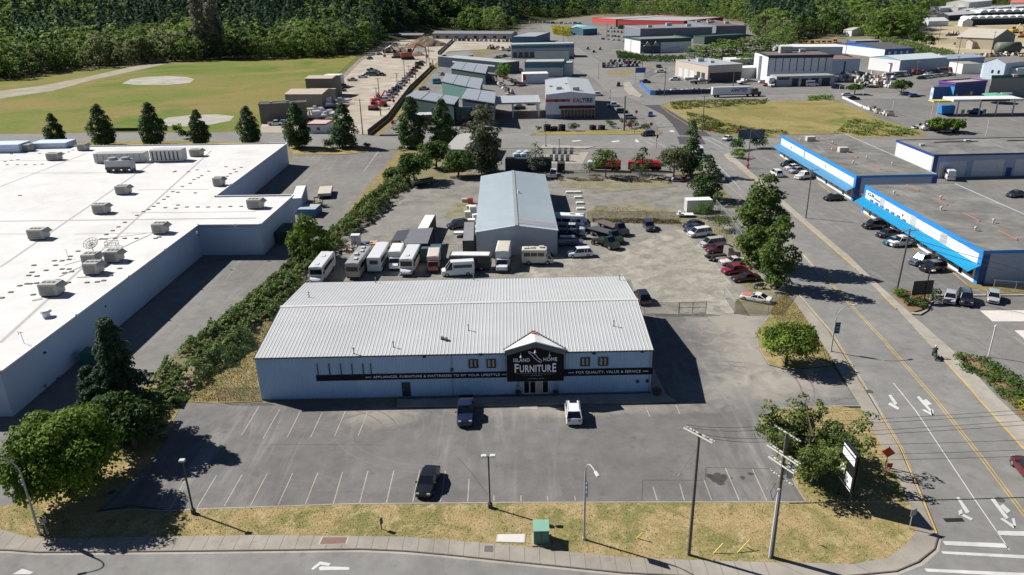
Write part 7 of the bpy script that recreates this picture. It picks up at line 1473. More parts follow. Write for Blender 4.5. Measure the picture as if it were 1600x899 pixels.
nearP=[(proto('broad',101,620,.62),0,'broadleaf_tree'),(proto('broad',102,560,.62),1,'broadleaf_tree'),(proto('fir',103,560,.6),2,'fir_tree'),(proto('broad',104,560,.62),0,'broadleaf_tree')]
cand=[]
r_=random.Random(5)
def forested(X,Y,Z):
    px,py=proj(X,Y,0);return py<np.interp(px,FBx,FBy)and not(606<px<700 and 12<py<27)
Yc=420.0
while Yc<2300:
    sp=8.6+max(0,Yc-560)*.0085
    X=-1.02*Yc-40
    while X<1.0*Yc+60:
        x,y=X+r_.uniform(-.45,.45)*sp,Yc+r_.uniform(-.45,.45)*sp;X+=sp
        if abs(x)>Yc*.95+40:continue
        if forested(x,y,0):cand.append((x,y,sp))
    Yc+=sp*(1.0 if Yc<1000 else 1.5)
def edge_d(c):
    px,py=proj(c[0],c[1],0);return(np.interp(px,FBx,FBy)-py)*(c[1]/500.0)if-60<px<1660 else 999
cand.sort(key=edge_d)
near=cand[:270];rest=cand[270:]
tm=bark
fprot=[]
for(V,H),mi,nm in nearP:
    me=np_mesh('crown',V,4,leafF[mi]);mb=MB();mb.tube([(0,0,-.5),(0,0,H*.7)],[.35,.15],5);o=mb.build('trunk',bark_pale);fprot.append((me,o.data,H,nm));bpy.data.objects.remove(o)
def species(x,y,r_):
    k=math.sin(x*.013+2)*math.cos(y*.011)+.5*math.sin(x*.05)+(.3+.002*(y-700)if x<100 else 0);v=k+r_.uniform(-1.0,1.0)
    return 2 if v>.45 else(1 if v<-.95 else(0 if r_.random()<.6 else 3))
for x,y,sp in near:
    k=species(x,y,r_)if y<900 else r_.choice((0,1,3,0));me,td,H,nm=fprot[k];z=hills_h(x,y)
    lab={0:'green broadleaf tree at the near edge of the forest',1:'greyish olive tree at the near edge of the forest',2:'dark fir at the near edge of the forest',3:'green broadleaf tree at the near edge of the forest'}[k]
    g={0:'green trees at the forest edge',1:'olive trees at the forest edge',2:'dark firs at the forest edge',3:'green trees at the forest edge'}[k]
    t=thing(nm,lab,'tree',(x,y,z),r_.uniform(0,6.28),g);s_=r_.uniform(.6,1.35)*(.9 if k!=2 else 1.0);t.scale=(s_*1.25,s_*1.25,s_)
    for n_,d_ in(('crown',me),('trunk',td)):o=bpy.data.objects.new(n_,d_);COL.objects.link(o);o.parent=t
# two tall grey poplars standing above the rest
for k,(px,l_)in enumerate([(318,'left of the two giant pale poplars above the meadow'),(342,'right of the two giant pale poplars above the meadow')]):
    make_tree(l_,'tree','oval',47,7,M_leaf('grey_poplar',(.16,.15,.11),(.38,.36,.28)),.04,.8,.7,13,230,loc=at(px,93-k),seed=200+k,name='poplar_tree',trunkm=bark_pale,clump=2.0)
# everything farther: one mass
farP=[proto('broad',111,190,1.15)[0],proto('broad',112,170,1.15)[0],proto('fir',113,190,1.1)[0]];farH={0:0,1:1,2:2}
VV=[];MI=[]
for i,(x,y,sp)in enumerate(rest):
    z=hills_h(x,y);k=species(x,y,r_);k=0 if k==3 else k;V=farP[k];a=r_.uniform(0,6.28);s_=r_.uniform(.65,1.4)*(1.05 if y<800 else 1.1);w=s_*max(1.0,sp/8.0);c,sn=math.cos(a)*w,math.sin(a)*w
    if y>1100:V=V.reshape(-1,4,3)[::2].reshape(-1,3);w*=1
    q=np.empty_like(V);q[:,0]=V[:,0]*c-V[:,1]*sn+x;q[:,1]=V[:,0]*sn+V[:,1]*c+y;q[:,2]=V[:,2]*s_+z;VV.append(q);MI.append(np.full(len(V)//4,k))
o=bpy.data.objects.new('forest',np_mesh('forest',np.concatenate(VV),4,leafF,np.concatenate(MI)));COL.objects.link(o);tag(o,'dense mixed forest covering the flats and hills beyond the town','forest',kind='stuff')
print('FOREST',len(near),len(rest))
# tree belts inside town
for k,(px,py,top,R)in enumerate([(1085,92,70,8),(1098,94,74,8),(1112,95,66,9),(1128,97,60,10),(1145,98,62,11),(1160,97,58,11),(1178,94,55,11),(1195,90,58,11),(1210,84,50,11),(1168,104,84,8),(1222,78,40,12),(1236,70,36,12)]):
    (p,h)=tp(px,py,top);t=thing('broadleaf_tree','bushy tree in the belt between the malls and the panelled hall','tree',(*p,.05),k,'tree belt behind the garage');s_=h/17.0;t.scale=(R/6.0,R/6.0,s_)
    for n_,d_ in(('crown',fprot[k%2*1][0]if k%3 else fprot[0][0]),('trunk',fprot[0][1])):o=bpy.data.objects.new(n_,d_);COL.objects.link(o);o.parent=t
for k,(px,py,top,R)in enumerate([(1388,62,8,13),(1408,60,6,13),(1372,60,12,12),(1425,62,22,9),(1350,52,10,12),(1330,50,12,11)]):
    (p,h)=tp(px,py,top);t=thing('broadleaf_tree','big bright green tree at the forest corner above the depot offices','tree',(*p,.05),k,'big trees above the depot');t.scale=(R/6.0,R/6.0,h/17.0)
    for n_,d_ in(('crown',fprot[0][0]),('trunk',fprot[0][1])):o=bpy.data.objects.new(n_,d_);COL.objects.link(o);o.parent=t
for k,(px,py,top,R,l_,lm)in enumerate([(787,133,97,4.5,'bright green tree right of the slate-roofed units',bright_l),(1335,148,131,4.0,'low wide tree by the white truck at the boat works yard',hedge_l),(1407,149,124,4.6,'round tree left of the purple shop',hedge_l),(1466,208,185,4.2,'round tree before the parked trucks at the petrol station',maple_l),(1494,208,184,3.6,'round tree behind the lamp at the petrol station',maple_l),(1450,80,54,5.5,'dark tree beside the hill road bend',hedge_l),(1432,74,50,6.5,'dark shrub-like tree left of the hill road bend',hedge_l)]):
    (p,h)=tp(px,py,top);make_tree(l_,'tree','round',h,R,lm,.15,.2,.4,22,40,loc=p,seed=300+k,name='broadleaf_tree')

# ================================================================ POLES, WIRES, LAMPS, SIGNS, FENCES
wood=M('pole_wood',(.13,.125,.11),.9,.2,2);galv=M('galvanised',(.42,.42,.41),.45,.1);ins=M('insulator',(.45,.45,.42),.4);wirem=M('wire_black',(.025,.025,.025),.6);polew=M('arm_pale',(.42,.42,.36),.8)
def arm(mb,z,L,a,w=.09,off=.16):
    c,s=math.cos(a),math.sin(a);mb.tube([(-c*L+s*off,-s*L-c*off,z),(c*L+s*off,s*L-c*off,z)],w,4)
def upole(label,base,top_y,arms,a,r=.16,extra=None,lean=(0,0),gr=None,cat='power pole'):
    X,Y=at(*base);H=hgt(*base,top_y);t=thing('utility_pole',label,cat,(X,Y,.05),0,gr);mb=MB();mb.tube([(0,0,0),(lean[0],lean[1],H)],[r,r*.68],8);mb.build('pole',wood,t)
    tops=[]
    for dz,L,dbl in arms:
        mb=MB();arm(mb,H-dz,L,a)
        if dbl:arm(mb,H-dz,L,a,off=-.16)
        mb.v=[(x+lean[0],y+lean[1],z)for x,y,z in mb.v];ca=mb.build('crossarm',polew,t)
        for u in(-.92,-.45,.5,.95):
            p=(lean[0]+math.cos(a)*L*u,lean[1]+math.sin(a)*L*u,H-dz+.08);mb=MB();mb.cyl(p[0],p[1],p[2],p[2]+.22,.06,.04,6);mb.build('insulator',ins,ca);tops.append(Vector((X+p[0],Y+p[1],p[2]+.27)))
    if extra:extra(t,H,lean)
    return t,tops,H
def wire(label,p,q,sag=.6,r=.019):
    p,q=Vector(p),Vector(q);mb=MB();mb.tube([tuple(p.lerp(q,k/10)-Vector((0,0,sag*4*(k/10)*(1-k/10))))for k in range(11)],r,4,cap=False);tag(mb.build('power_line',wirem),label,'power line','overhead wires between the power poles')
p1,T1,H1=upole('power pole with twin crossarms in the verge right of the slender lamp post',(1076,869),678,[(.15,1.5,True)],R_(128),.17)
def p2x(t,H,lean):
    mb=MB();mb.tube([(-.2,-.12,.1),(-.2,-.12,H*.58)],.11,6);mb.build('conduit',M('conduit_white',(.62,.63,.65),.5),t)
    for k,(dx,dy,z)in enumerate(((.55,-.1,H-4.3),(.75,.35,H-4.1),(.25,.6,H-4.4))):mb=MB();mb.cyl(dx,dy,z,z+.95,.27,n=12);mb.cyl(dx,dy,z+.95,z+1.05,.22,.1,n=10);mb.build('transformer',galv,t)
    mb=MB();mb.tube([(-.7,-.5,H-4.6),(-1.1,-.6,H-5.4),(-.7,-.3,H-6.5),(-.2,-.1,H*.58)],.03,5);mb.build('cable',wirem,t)
p2,T2,H2=upole('heavy power pole with transformers and white conduit beside the ragged pine',(1205,872),678,[(.1,1.35,False),(2.1,1.7,True),(3.1,1.4,True),(4.5,1.2,False)],R_(118),.2,p2x,lean=(-.15,0))
p3,T3,H3=upole('power pole on the far sidewalk left of the nearer shop block canopy',(1259,341),265,[(.2,1.4,False)],R_(15),.15)
p4,T4,H4=upole('leaning power pole with two crossarms beside the parked white pickup',(1401,455),358,[(.3,1.5,False),(1.5,1.1,False)],R_(10),.17,lambda t,H,l:None,lean=(.3,0))
p5,T5,H5=upole('power pole above the billboard at the crossroads',(1168,262),199,[(.2,1.2,False)],R_(20),.15)
p6,T6,H6=upole('tall power pole on the verge in front of the tyre shop cars',(975,205),151,[(.2,1.0,False)],R_(60),.3)
p7,T7,H7=upole('power pole in the vacant lot weeds',(1097,206),150,[(.2,1.3,False)],R_(10),.17)
p8,T8,H8=upole('power pole with crossarm at the mouth of the gravel yard',(567,211),155,[(.4,1.7,False)],R_(0),.2)
for k,(b,ty,l_)in enumerate([((595,181),122,'first'),((590,171),137,'second'),((622,150),114,'third'),((641,138),103,'fourth'),((650,128),100,'fifth'),((633,130),95,'sixth'),((671,104),73,'seventh'),((667,103),74,'eighth')]):
    upole(l_+' pole from the street along the gravel yard fence',b,ty,[(.4,1.2,False)]if k<6 else[],0,.2)
for b,ty,l_ in[((1038,151),106,'pole at the blue fence corner of the boat yard'),((1145,138),106,'pole in front of the beige garage'),((1320,92),62,'thin tall pole left of the depot yard'),((1492,121),88,'pale pole left of the white flat unit'),((1432,118),96,'dark pole at the boat works'),((1447,72),44,'pole at the hill road bend'),((1466,66),38,'pole above the hill road'),((1548,86),50,'pole before the tan barn gable'),((1497,86),58,'pole at the upper end of the hill road'),((880,73),45,'pole on the wide upper street'),((985,92),64,'pole at the car lot hedge'),((948,62),38,'pole on the mall car park'),((1003,113),82,'tall pole behind the boat yard sign')]:
    upole(l_,b,ty,[(.3,1.0,False)],.3,.2)
W1='thin overhead wire running from the twin-crossarm pole towards the transformer pole'
for i in range(4):wire(W1,T1[i],T2[i],.35)
far_r=Vector((95,62,12.2))
for i in range(4):wire('thin overhead wire crossing above the lower intersection to the right edge',T2[i],far_r+Vector((0,i*.7,0)),.9)
for i in range(3):wire('thin overhead wire crossing above the lower intersection to the right edge',T2[4+i],Vector((95,58+i,9.4+.3*i)),.9)
wire('thick black cable crossing the road above the zebra bars',(T2[0].x,T2[0].y,6.8),(96,55,6.2),.5,.05)
for i in range(3):wire('overhead wire along the main road between the crossroads and the shop blocks',T5[i],T3[i],.9)
for i in range(4):wire('overhead wire in front of the shop block canopies',T3[i],T4[i],.9)
for i in range(4):wire('overhead wire running down over the side lot to the right edge',T4[i],Vector((92+i,80,8.4)),.8)
for i in range(2):wire('lower thick wire over the side lot',(T4[4].x,T4[4].y,T4[4].z-i*.8),Vector((96,86,6.0-i)),.7,.04)
for i in range(3):wire('overhead wire over the vacant lot to the crossroads pole',T7[i],T5[i],.8)
# street lamps with curved arms
def curved_lamp(label,base,top_y,dirx,banner=None,small=True):
    X,Y=at(*base);H=hgt(*base,top_y);t=thing('street_lamp',label,'street lamp',(X,Y,.15));s_=H-1.9;dx,dy=dirx
    pts=[(0,0,0),(0,0,s_)]+[(dx*(1-math.cos(a))*1.7,dy*(1-math.cos(a))*1.7,s_+1.9*math.sin(a))for a in np.linspace(.25,math.pi/2,6)]+[(dx*2.5,dy*2.5,H+.03)]
    mb=MB();mb.tube(pts,[.11,.09]+[.06]*6+[.05],8);mb.cyl(0,0,0,.25,.18,.16,8);mb.build('pole',galv,t)
    mb=MB();mb.loft([[(dx*2.35+u*dx-dy*w,dy*2.35+u*dy+dx*w,H+z)for w,z in((-.14,0),(.14,0),(.1,.12),(-.1,.12))]for u in(0,.7)]);mb.build('lamp_head',M('lamp_pale',(.6,.6,.58),.4),t)
    if banner:
        bx,by=banner;mb=MB();z0,z1=s_-2.0,s_-.35;mb.loft([[(bx*.1,by*.1,z0),(bx*.1,by*.1,z1),(bx*.1+.03*by,by*.1-.03*bx,z1),(bx*.1+.03*by,by*.1-.03*bx,z0)],[(bx*.75,by*.75,z0),(bx*.75,by*.75,z1),(bx*.75+.03*by,by*.75-.03*bx,z1),(bx*.75+.03*by,by*.75-.03*bx,z0)]]);b=mb.build('banner',M('banner_navy',(.03,.05,.09),.7),t)
        for zz,hh in((z0+.35,.18),(z0+.75,.3),(z1-.3,.12)):mb=MB();mb.box(min(bx*.2,bx*.65),by*.4-.045,zz,max(bx*.2,bx*.65),by*.4+.045,zz+hh)if abs(bx)>.5 else mb.box(bx*.4-.045,min(by*.2,by*.65),zz,bx*.4+.045,max(by*.2,by*.65),zz+hh);mb.build('banner_print',M('banner_print',(.25,.36,.42),.7),b)
    return t
curved_lamp('curved grey street lamp with banner at the lower left corner',(63,837),714,(-.95,-.3),(-.7,.7))
curved_lamp('curved white street lamp with navy banner beside the main road',(1298,551),482,(.97,.25),(1.0,0))
curved_lamp('slender curved lamp post in the verge beside the green utility box',(912.5,845),716,(.25,-.97),(.2,-.98))
def box_lamp(label,base,top_y,heads,rz=0.0):
    X,Y=at(*base);H=hgt(*base,top_y);t=thing('lot_lamp',label,'lamp post',(X,Y,.12),rz);mb=MB();mb.bbox(-.07,-.07,.5,.07,.07,H-.05,.01);mb.build('pole',dark_trim,t);mb=MB();mb.cyl(0,0,0,.55,.24,n=12);mb.build('base',M('base_dark',(.05,.05,.05),.8),t)
    for s_ in heads:mb=MB();mb.bbox(s_*.42-.27,-.2,H-.02,s_*.42+.27,.2,H+.16,.03);mb.build('lamp_head',_M['lamp_pale'],t)
    if len(heads)>1:mb=MB();mb.tube([(-.5,0,H-.06),(.5,0,H-.06)],.04,5);mb.build('bracket',dark_trim,t)
box_lamp('black lot lamp with single head beside the slanted stalls at left',(303,804),722,(0,));box_lamp('black lot lamp with twin heads in the middle of the lot edge',(766,795),715,(-1,1));box_lamp('grey lamp with short arm beside the black shop sign',(1443,473),425,(1.4,));box_lamp('twin head lamp on the corner forecourt',(874,236),218,(-1,1));box_lamp('dark lamp post behind the workshop roof',(820,258),236,(0,));box_lamp('lamp post on the crossroads forecourt beside the verge',(853,230),190,(0,));box_lamp('lamp post on the junction verge by the car lot',(935,123),99,(.6,));box_lamp('lamp post by the tyre shop cars',(953,155),140,(0,))
for b,ty,l_ in[((1544,558),512,'plain white pole behind the bark bed at right'),((1392-46,165),142,'short white pole at the vacant lot edge'),((1310,152),135,'white post with round head by the vacant lot'),((1393,180),160,'white pole by the row of bins'),((1454,187),157,'tall white pole behind the petrol station trucks'),((1462,187),160,'second tall white pole behind the petrol station trucks'),((1540,214),190,'slim grey pole at the petrol station forecourt')]:
    X,Y=at(*b);H=hgt(*b,ty);t=thing('white_pole',l_,'pole',(X,Y,.1));mb=MB();mb.cyl(0,0,0,H,.09,.08,8);mb.build('shaft',cream,t);mb=MB();mb.cyl(0,0,H,H+.25,.14,.1,8);mb.build('cap',cream,t)
# traffic signals
for b,ty,L,l_ in[((1025,232),199,11,'traffic signal mast with long arm at the near left of the crossroads'),((1155,219),196,0,'traffic signal pole at the near right of the crossroads'),((991,209),184,0,'traffic signal pole on the tyre shop corner')]:
    X,Y=at(*b);H=hgt(*b,ty);t=thing('traffic_signal',l_,'traffic light',(X,Y,.1));mb=MB();mb.cyl(0,0,0,H,.14,.1,8);mb.build('pole',galv,t)
    if L:mb=MB();mb.tube([(0,0,H-.2),(L,1,H)],.07,6);mb.build('mast_arm',galv,t)
    for x,z in((0.3,H*.55),(L,H-.6)):
        mb=MB();mb.bbox(x-.2,-.2,z-.5,x+.2,.15,z+.5,.03);h_=mb.build('signal_head',blackp,t);mb=MB();mb.cyl(x,-.2,z+.2,z+.45,.02,n=4);mb.box(x-.12,-.23,z+.2,x+.12,-.205,z+.44);mb.build('lens',M('lens_red',(.4,.02,.02),.3),h_)
# signs
def sign(name,label,base,H,w,h,mt,post=galv,rz=0.0,two=False,cat='sign',diamond=False,z=.15,lines=()):
    t=thing(name,label,cat,(*at(*base),z),rz)
    for x in((-w/2+.08,w/2-.08)if two else(0,)):mb=MB();mb.cyl(x,.05,0,H,.05,n=6);mb.build('post',post,t)
    mb=MB()
    if diamond:mb.loft([[(w/2,y,H-w/2),(0,y,H),(-w/2,y,H-w/2),(0,y,H-w)]for y in(-.03,-.002)])
    else:mb.box(-w/2,-.04,H-h,w/2,-.002,H)
    b=mb.build('sign_panel',mt,t)
    for s_,dz,ww,hh,lm in lines:tx=text(s_,lm,b,'lettering',ww,hh,.01);tx.location=(0,-.065,H-dz)
    return t
ltr=_M['sign_white'];grt=M('print_grey',(.45,.45,.45),.6)
# pylon sign on the corner verge
t=thing('pylon_sign','black two-faced pylon sign with white panels on the corner verge','sign',(32.2,60.4,.15),R_(-88))
Wp,Z0,Z1=2.7,2.0,6.2
for x in(-1.1,1.1):mb=MB();mb.bbox(x-.09,-.09,0,x+.09,.09,Z1,.01);mb.build('post',dark_trim,t)
for s_ in(-1,1):
    mb=MB();mb.box(-Wp/2,min(s_*.1,s_*.2),Z0,Wp/2,max(s_*.1,s_*.2),Z1);fc=mb.build('face',M('pylon_black',(.01,.01,.012),.5),t)
    for x0,x1,z0,z1 in((-1.2,1.2,Z1-.35,Z1-.12),(-1.2,1.2,Z1-1.3,Z1-.55),(-1.2,-.3,Z0+1.0,Z0+2.0),(.0,1.2,Z0+.35,Z0+1.6),(-1.2,1.2,Z0+.06,Z0+.14)):
        mb=MB();mb.box(x0,min(s_*.2,s_*.22),z0,x1,max(s_*.2,s_*.22),z1);mb.build('white_panel',M('panel_bright',(.75,.76,.78),.5),fc)
mb=MB();mb.box(-Wp/2,-.099,Z1-.1,Wp/2,.099,Z1);mb.build('cap',dark_trim,t)
sign('shop_sign','black shop sign with grey print on white posts above the planted bed',(1437,473),3.6,3.4,2.4,M('shop_sign_black',(.02,.02,.026),.5),cream,.1,True,lines=())
mb=MB();
sg=sign('detour_sign','orange diamond roadwork sign standing on the sidewalk edge',(1383,733),2.6,1.3,1.3,M('sign_orange',(.75,.10,.03),.6),M('flag_green',(.03,.12,.08),.7),-.3,diamond=True)
mb=MB();mb.tube([(-.5,0,0),(.0,0,1.0),(.5,0,0)],.04,5);mb.tube([(0,.5,0),(0,0,1.0)],.04,5);mb.build('stand',_M['flag_green'],sg)
sign('red_marker','red flag-like marker on the ground beside the orange diamond sign',(1388,737),.9,.6,.5,M('sign_orange2',(.6,.05,.04),.6),galv)
sign('octagonal_sign','grey back of a round traffic sign at the corner sidewalk',(1421,829),2.3,.75,.75,M('sign_back',(.3,.3,.3),.6),galv,.4)
sign('small_sign','small grey sign beside the left corner lamp',(75,838),1.9,.5,.5,_M['sign_back'],galv,.4)
sign('small_sign','low dark sign post in the verge left of centre',(597,829),1.3,.35,.7,M('post_sign',(.08,.1,.1),.7),dark_trim,.9)
sign('billboard','dark twin-panel billboard at the crossroads corner',(1172,232),5.6,8,3.0,M('billboard_dark',(.08,.11,.17),.6),galv,0,True)
sign('boat_yard_sign','blue sign board on two posts behind the kerb of the bend',(1000,129),7.2,5.2,2.6,M('sign_blue',(.05,.12,.4),.6),dark_trim,0,True)
for px,py,l_ in[(994,185,'near the blue hatchback'),(1017,205,'on the tyre shop corner'),(1109,213,'in the weeds of the vacant lot'),(1153,214,'by the crossroads signal')]:sign('detour_sign','small orange diamond sign '+l_,(px,py),3.0,1.5,1.5,_M['sign_orange'],galv,0,diamond=True)
t=thing('fire_hydrant_marker','bright red figure-like hydrant marker at the foot of the crossroads power pole','hydrant',(*at(1168,264),.15));mb=MB();mb.cyl(0,0,0,1.1,.3,.24,10);mb.cyl(0,0,1.1,1.5,.28,.1,10);mb.tube([(-.5,0,.8),(.5,0,.8)],.14,8);mb.build('body',M('hydrant_red',(.6,.03,.03),.5),t);mb=MB();mb.cyl(0,.3,0,2.6,.06,n=6);mb.box(-.35,.25,1.9,.35,.3,2.6);mb.build('marker',_M['hydrant_red'],t)
# sculpture-like display frames on the forecourt
for j,(x0,x1,y)in enumerate([(861,897,241),(857,891,252)]):
    for k in range(4):
        px=x0+(x1-x0)*(k+.5)/4;t=thing('pump_island',['far','near'][j]+' row fuel dispenser '+['at the left end','left of centre','right of centre','at the right end'][k]+' of the abandoned forecourt','fuel dispenser',(*at(px,y),.1));mb=MB();mb.bbox(-.5,-.35,0,.5,.35,1.9,.05);mb.build('cabinet',M('pump_grey',(.25,.26,.27),.6),t);mb=MB();mb.box(-.35,-.38,1.0,.35,-.355,1.6);mb.build('display',M('pump_face',(.5,.52,.53),.5),t)
        mb=MB();mb.tube([(.5,0,1.5),(.85,0,1.7),(.8,0,.4),(.5,0,.6)],.04,5);mb.build('hose',blackp,t)
# green utility box, little things in the verge
t=thing('utility_cabinet','mint green utility cabinet standing in the verge','utility box',(*at(846,853),.14));t.scale=(.86,.86,.9);mb=MB();mb.bbox(-.82,-.1,.12,.82,1.5,1.75,.04);mb.build('body',M('cabinet_green',(.06,.17,.12),.5,.08),t);mb=MB();mb.loft([[(-.86,-.16,1.75),(.86,-.16,1.75),(.86,1.56,1.87),(-.86,1.56,1.87)],[(-.86,-.16,1.83),(.86,-.16,1.83),(.86,1.56,1.95),(-.86,1.56,1.95)]]);mb.build('lid',M('cabinet_mint',(.22,.42,.32),.5,.08),t);mb=MB();mb.box(-1.0,-.3,0,1.0,1.7,.12);mb.build('plinth',concrete,t)
mb=MB();mb.box(-.01,-.125,.25,.01,-.103,1.7);mb.build('door_gap',dark_trim,t)
for a,b,l_ in[((1115,867),(1130,849),'left of the pair'),((1152,866),(1171,844),'right of the pair'),((995,843),(1004,832),'alone near the curved lamp')]:
    A_=Vector((*at(*a),.15));B_=Vector((*at(*b,1.0),1.0));mb=MB();mb.tube([tuple(A_),tuple(B_)],.05,6);tag(mb.build('guy_guard',M('guard_yellow',(.7,.6,.05),.5)),'yellow slanted guy wire guard, '+l_,'cable guard')
for(a,zb,l_)in[(at(1030,790),T1[1],'guy wire left of the twin-crossarm pole'),(at(1175,793),T2[9],'guy wire left of the transformer pole')]:
    mb=MB();mb.tube([(*a,.15),tuple(zb)],.018,4);mb.tube([(a[0]+(zb.x-a[0])*.45,a[1]+(zb.y-a[1])*.45,.15+(zb.z-.15)*.45),(a[0]+(zb.x-a[0])*.48,a[1]+(zb.y-a[1])*.48,.15+(zb.z-.15)*.48)],.07,6);tag(mb.build('guy_wire',galv),'thin '+l_,'guy wire')
mb=MB();X,Y=at(175,774);mb.tube([(X+.42*math.cos(a),Y+.42*math.sin(a),.25)for a in np.linspace(0,2*math.pi,17)],.13,8,cap=False);mb.build('tyre',M('tyre_grey',(.12,.12,.12),.9),thing('roadside_junk','old tyre lying in the shade under the big maple','tyre'))
# chain-link fences
mesh_m=bpy.data.materials.new('chain_link');mesh_m.use_nodes=True;_n=mesh_m.node_tree;_b=_n.nodes['Principled BSDF'];_b.inputs['Base Color'].default_value=(.3,.31,.3,1);_b.inputs['Metallic'].default_value=.5;_b.inputs['Roughness'].default_value=.5
_v=pos(_n);_w=_n.nodes.new('ShaderNodeTexWave');_w.inputs['Scale'].default_value=3.2;_w.bands_direction='DIAGONAL';_n.links.new(_v,_w.inputs['Vector']);_n.links.new(ramp(_n,_w.outputs[1],.70,.80),_b.inputs['Alpha'])
def fence(label,pts,H,n=None,slat=None,name='chain_link_fence',rail=True,r=.035,z=.06,pm=galv,px=True):
    q=[Vector((*at(*p),z))for p in pts]if px else[Vector((*p,z))for p in pts];o0=q[0];t=thing(name,label,'fence',tuple(o0));q=[p-o0 for p in q]
    for a,b in zip(q[:-1],q[1:]):
        L=(b-a).length;k=max(1,int(L/(n or 3.0)))
        for i in range(k+(1 if b is q[-1]else 0)):p=a.lerp(b,i/k);mb=MB();mb.cyl(p.x,p.y,0,H+.05,r,n=6);mb.build('post',pm,t)
        if rail:mb=MB();mb.tube([(a.x,a.y,H),(b.x,b.y,H)],r*.7,5);mb.build('rail',pm,t)
        mb=MB();mb.add([(a.x,a.y,.05),(b.x,b.y,.05),(b.x,b.y,H),(a.x,a.y,H)],[(0,1,2,3)]);mb.build('mesh_panel',slat or mesh_m,t)
    return t
dpost=M('fence_dark',(.12,.12,.11),.7)
fence('chain link fence left of the store front',[(342,629),(408,629)],2.0,3.0,pm=dpost);fence('chain link fence between the store and the gate',[(1006,492),(1060,492)],2.0,4,pm=dpost);fence('chain link fence right of the gate up along the verge',[(1147,491),(1200,490),(1222,462),(1232,452)],2.0,3,pm=dpost)
fence('chain link fence across the rear yard behind the parked wagon',[(918,346),(962,346),(1010,346),(1062,348)],2.1,4.6,pm=dpost);fence('chain link fence along the tank trucks',[(879,278),(921,278),(1040,279)],2.0,5,pm=dpost);fence('long fence between the yard and the main road',[(1118,326),(1140,352),(1165,392),(1205,440)],2.0,4)
fence('tall fence between the meadow and the gravel yard',[(521,131),(543,110),(560,94),(577,87),(600,72),(622,66)],3.0,9,pm=dpost,r=.06);fence('fence with dark screen along the service lane',[(575,212),(606,187),(640,141),(677,105)],2.0,8,slat=M('screen_brown',(.13,.1,.07),.9),name='screen_fence',pm=dpost);fence('low fence beyond the service lane end',[(684,86),(708,64)],2.4,10,slat=M('screen_grey',(.3,.32,.28),.9),name='screen_fence')
fence('chain link fence behind the side lot at the right edge',[(1551,455),(1585,458),(1640,459)],1.9,3);fence('short fence between the two shop blocks',[(1341,314),(1352,322)],2,2);fence('black rail fence at the bend above the boat yard',[(1006,122),(1022,114)],2.2,4,pm=dpost);fence('dark low fence behind the main cross street at left',[(140,206),(262,205)],1.2,14,slat=M('hedge_dark',(.03,.03,.025),.9),name='low_fence',pm=dpost)
fence('blue board fence on the left side of the boat yard',[(1001,134),(1016,149),(1024,149.5)],2.2,4,slat=M('board_blue',(.03,.14,.38),.7),name='board_fence');fence('blue and grey tarped fence along the front of the boat yard',[(1024,149.5),(1113,147)],2.2,5,slat=M('tarp_blue',(.05,.07,.15),.8,.5,.3),name='board_fence')
fence('white concrete block barrier at the right side of the vacant lot',[(1316,154),(1350,170),(1385,182)],.9,6,slat=cream,name='block_barrier',pm=cream)
g=thing('yard_gate','tubular steel gate with braces closing the left part of the yard entrance','gate',(*at(1061,492),.08));Lg=at(1103,492)[0]-at(1061,492)[0];mb=MB()
for z in(.15,1.1,2.0):mb.tube([(0,0,z),(Lg,0,z)],.035,6)
for x in(0,Lg/2,Lg):mb.tube([(x,0,.1),(x,0,2.05)],.045,6)
mb.build('frame',dpost,g);mb=MB();mb.add([(0,.01,.15),(Lg,.01,.15),(Lg,.01,2.0),(0,.01,2.0)],[(0,1,2,3)]);mb.build('mesh_panel',mesh_m,g)
A_,B_=Vector(at(1147,491)),Vector(at(1131,466));g=thing('yard_gate','open chain link gate leaf swung back into the yard at right','gate',(*A_,.08),math.atan2((B_-A_).y,(B_-A_).x));Lg=(B_-A_).length;mb=MB()
for z in(.15,2.0):mb.tube([(0,0,z),(Lg,0,z)],.035,6)
for x in(0,Lg):mb.tube([(x,0,.1),(x,0,2.05)],.045,6)
mb.build('frame',galv,g);mb=MB();mb.add([(0,.01,.15),(Lg,.01,.15),(Lg,.01,2.0),(0,.01,2.0)],[(0,1,2,3)]);mb.build('mesh_panel',mesh_m,g)
# ================================================================ YARD CLUTTER
def roofed(name,label,corners,h,mt,post=dark_trim):
    q=[at(*c[:2],c[2]if len(c)>2 else h)for c in corners];o0=q[0];t=thing(name,label,'carport',(*o0,.06));v=[(x-o0[0],y-o0[1],(corners[i][2]if len(corners[i])>2 else h))for i,(x,y)in enumerate(q)];mb=MB();mb.loft([[p for p in v],[(x,y,z+.1)for x,y,z in v]]);mb.build('roof',mt,t)
    for x,y,z in v:mb=MB();mb.box(x-.07,y-.07,0,x+.07,y+.07,z);mb.build('post',post,t)
roofed('carport','grey metal carport roof beside the white-roofed container',[(631,382,3.1),(668,382,3.1),(677,357,2.9),(641,359,2.9)],3.0,M('carport_grey',(.17,.175,.185),.5));roofed('carport','dark sloping lean-to roof left of the grey carport',[(611,378,2.3),(631,377,2.9),(645,359,2.9),(621,362,2.3)],2.7,M('carport_navy',(.03,.035,.05),.6))
t=thing('wood_stack','stack of pale timber under the dark lean-to roof','timber stack',(*at(613,388),.06));mb=MB();[mb.box(0,.0+.3*j,.3*k,2.2-.2*k,.25+.3*j,.3*k+.25)for k in range(5)for j in range(4)];mb.build('planks',M('timber_pale',(.5,.36,.2),.8),t)
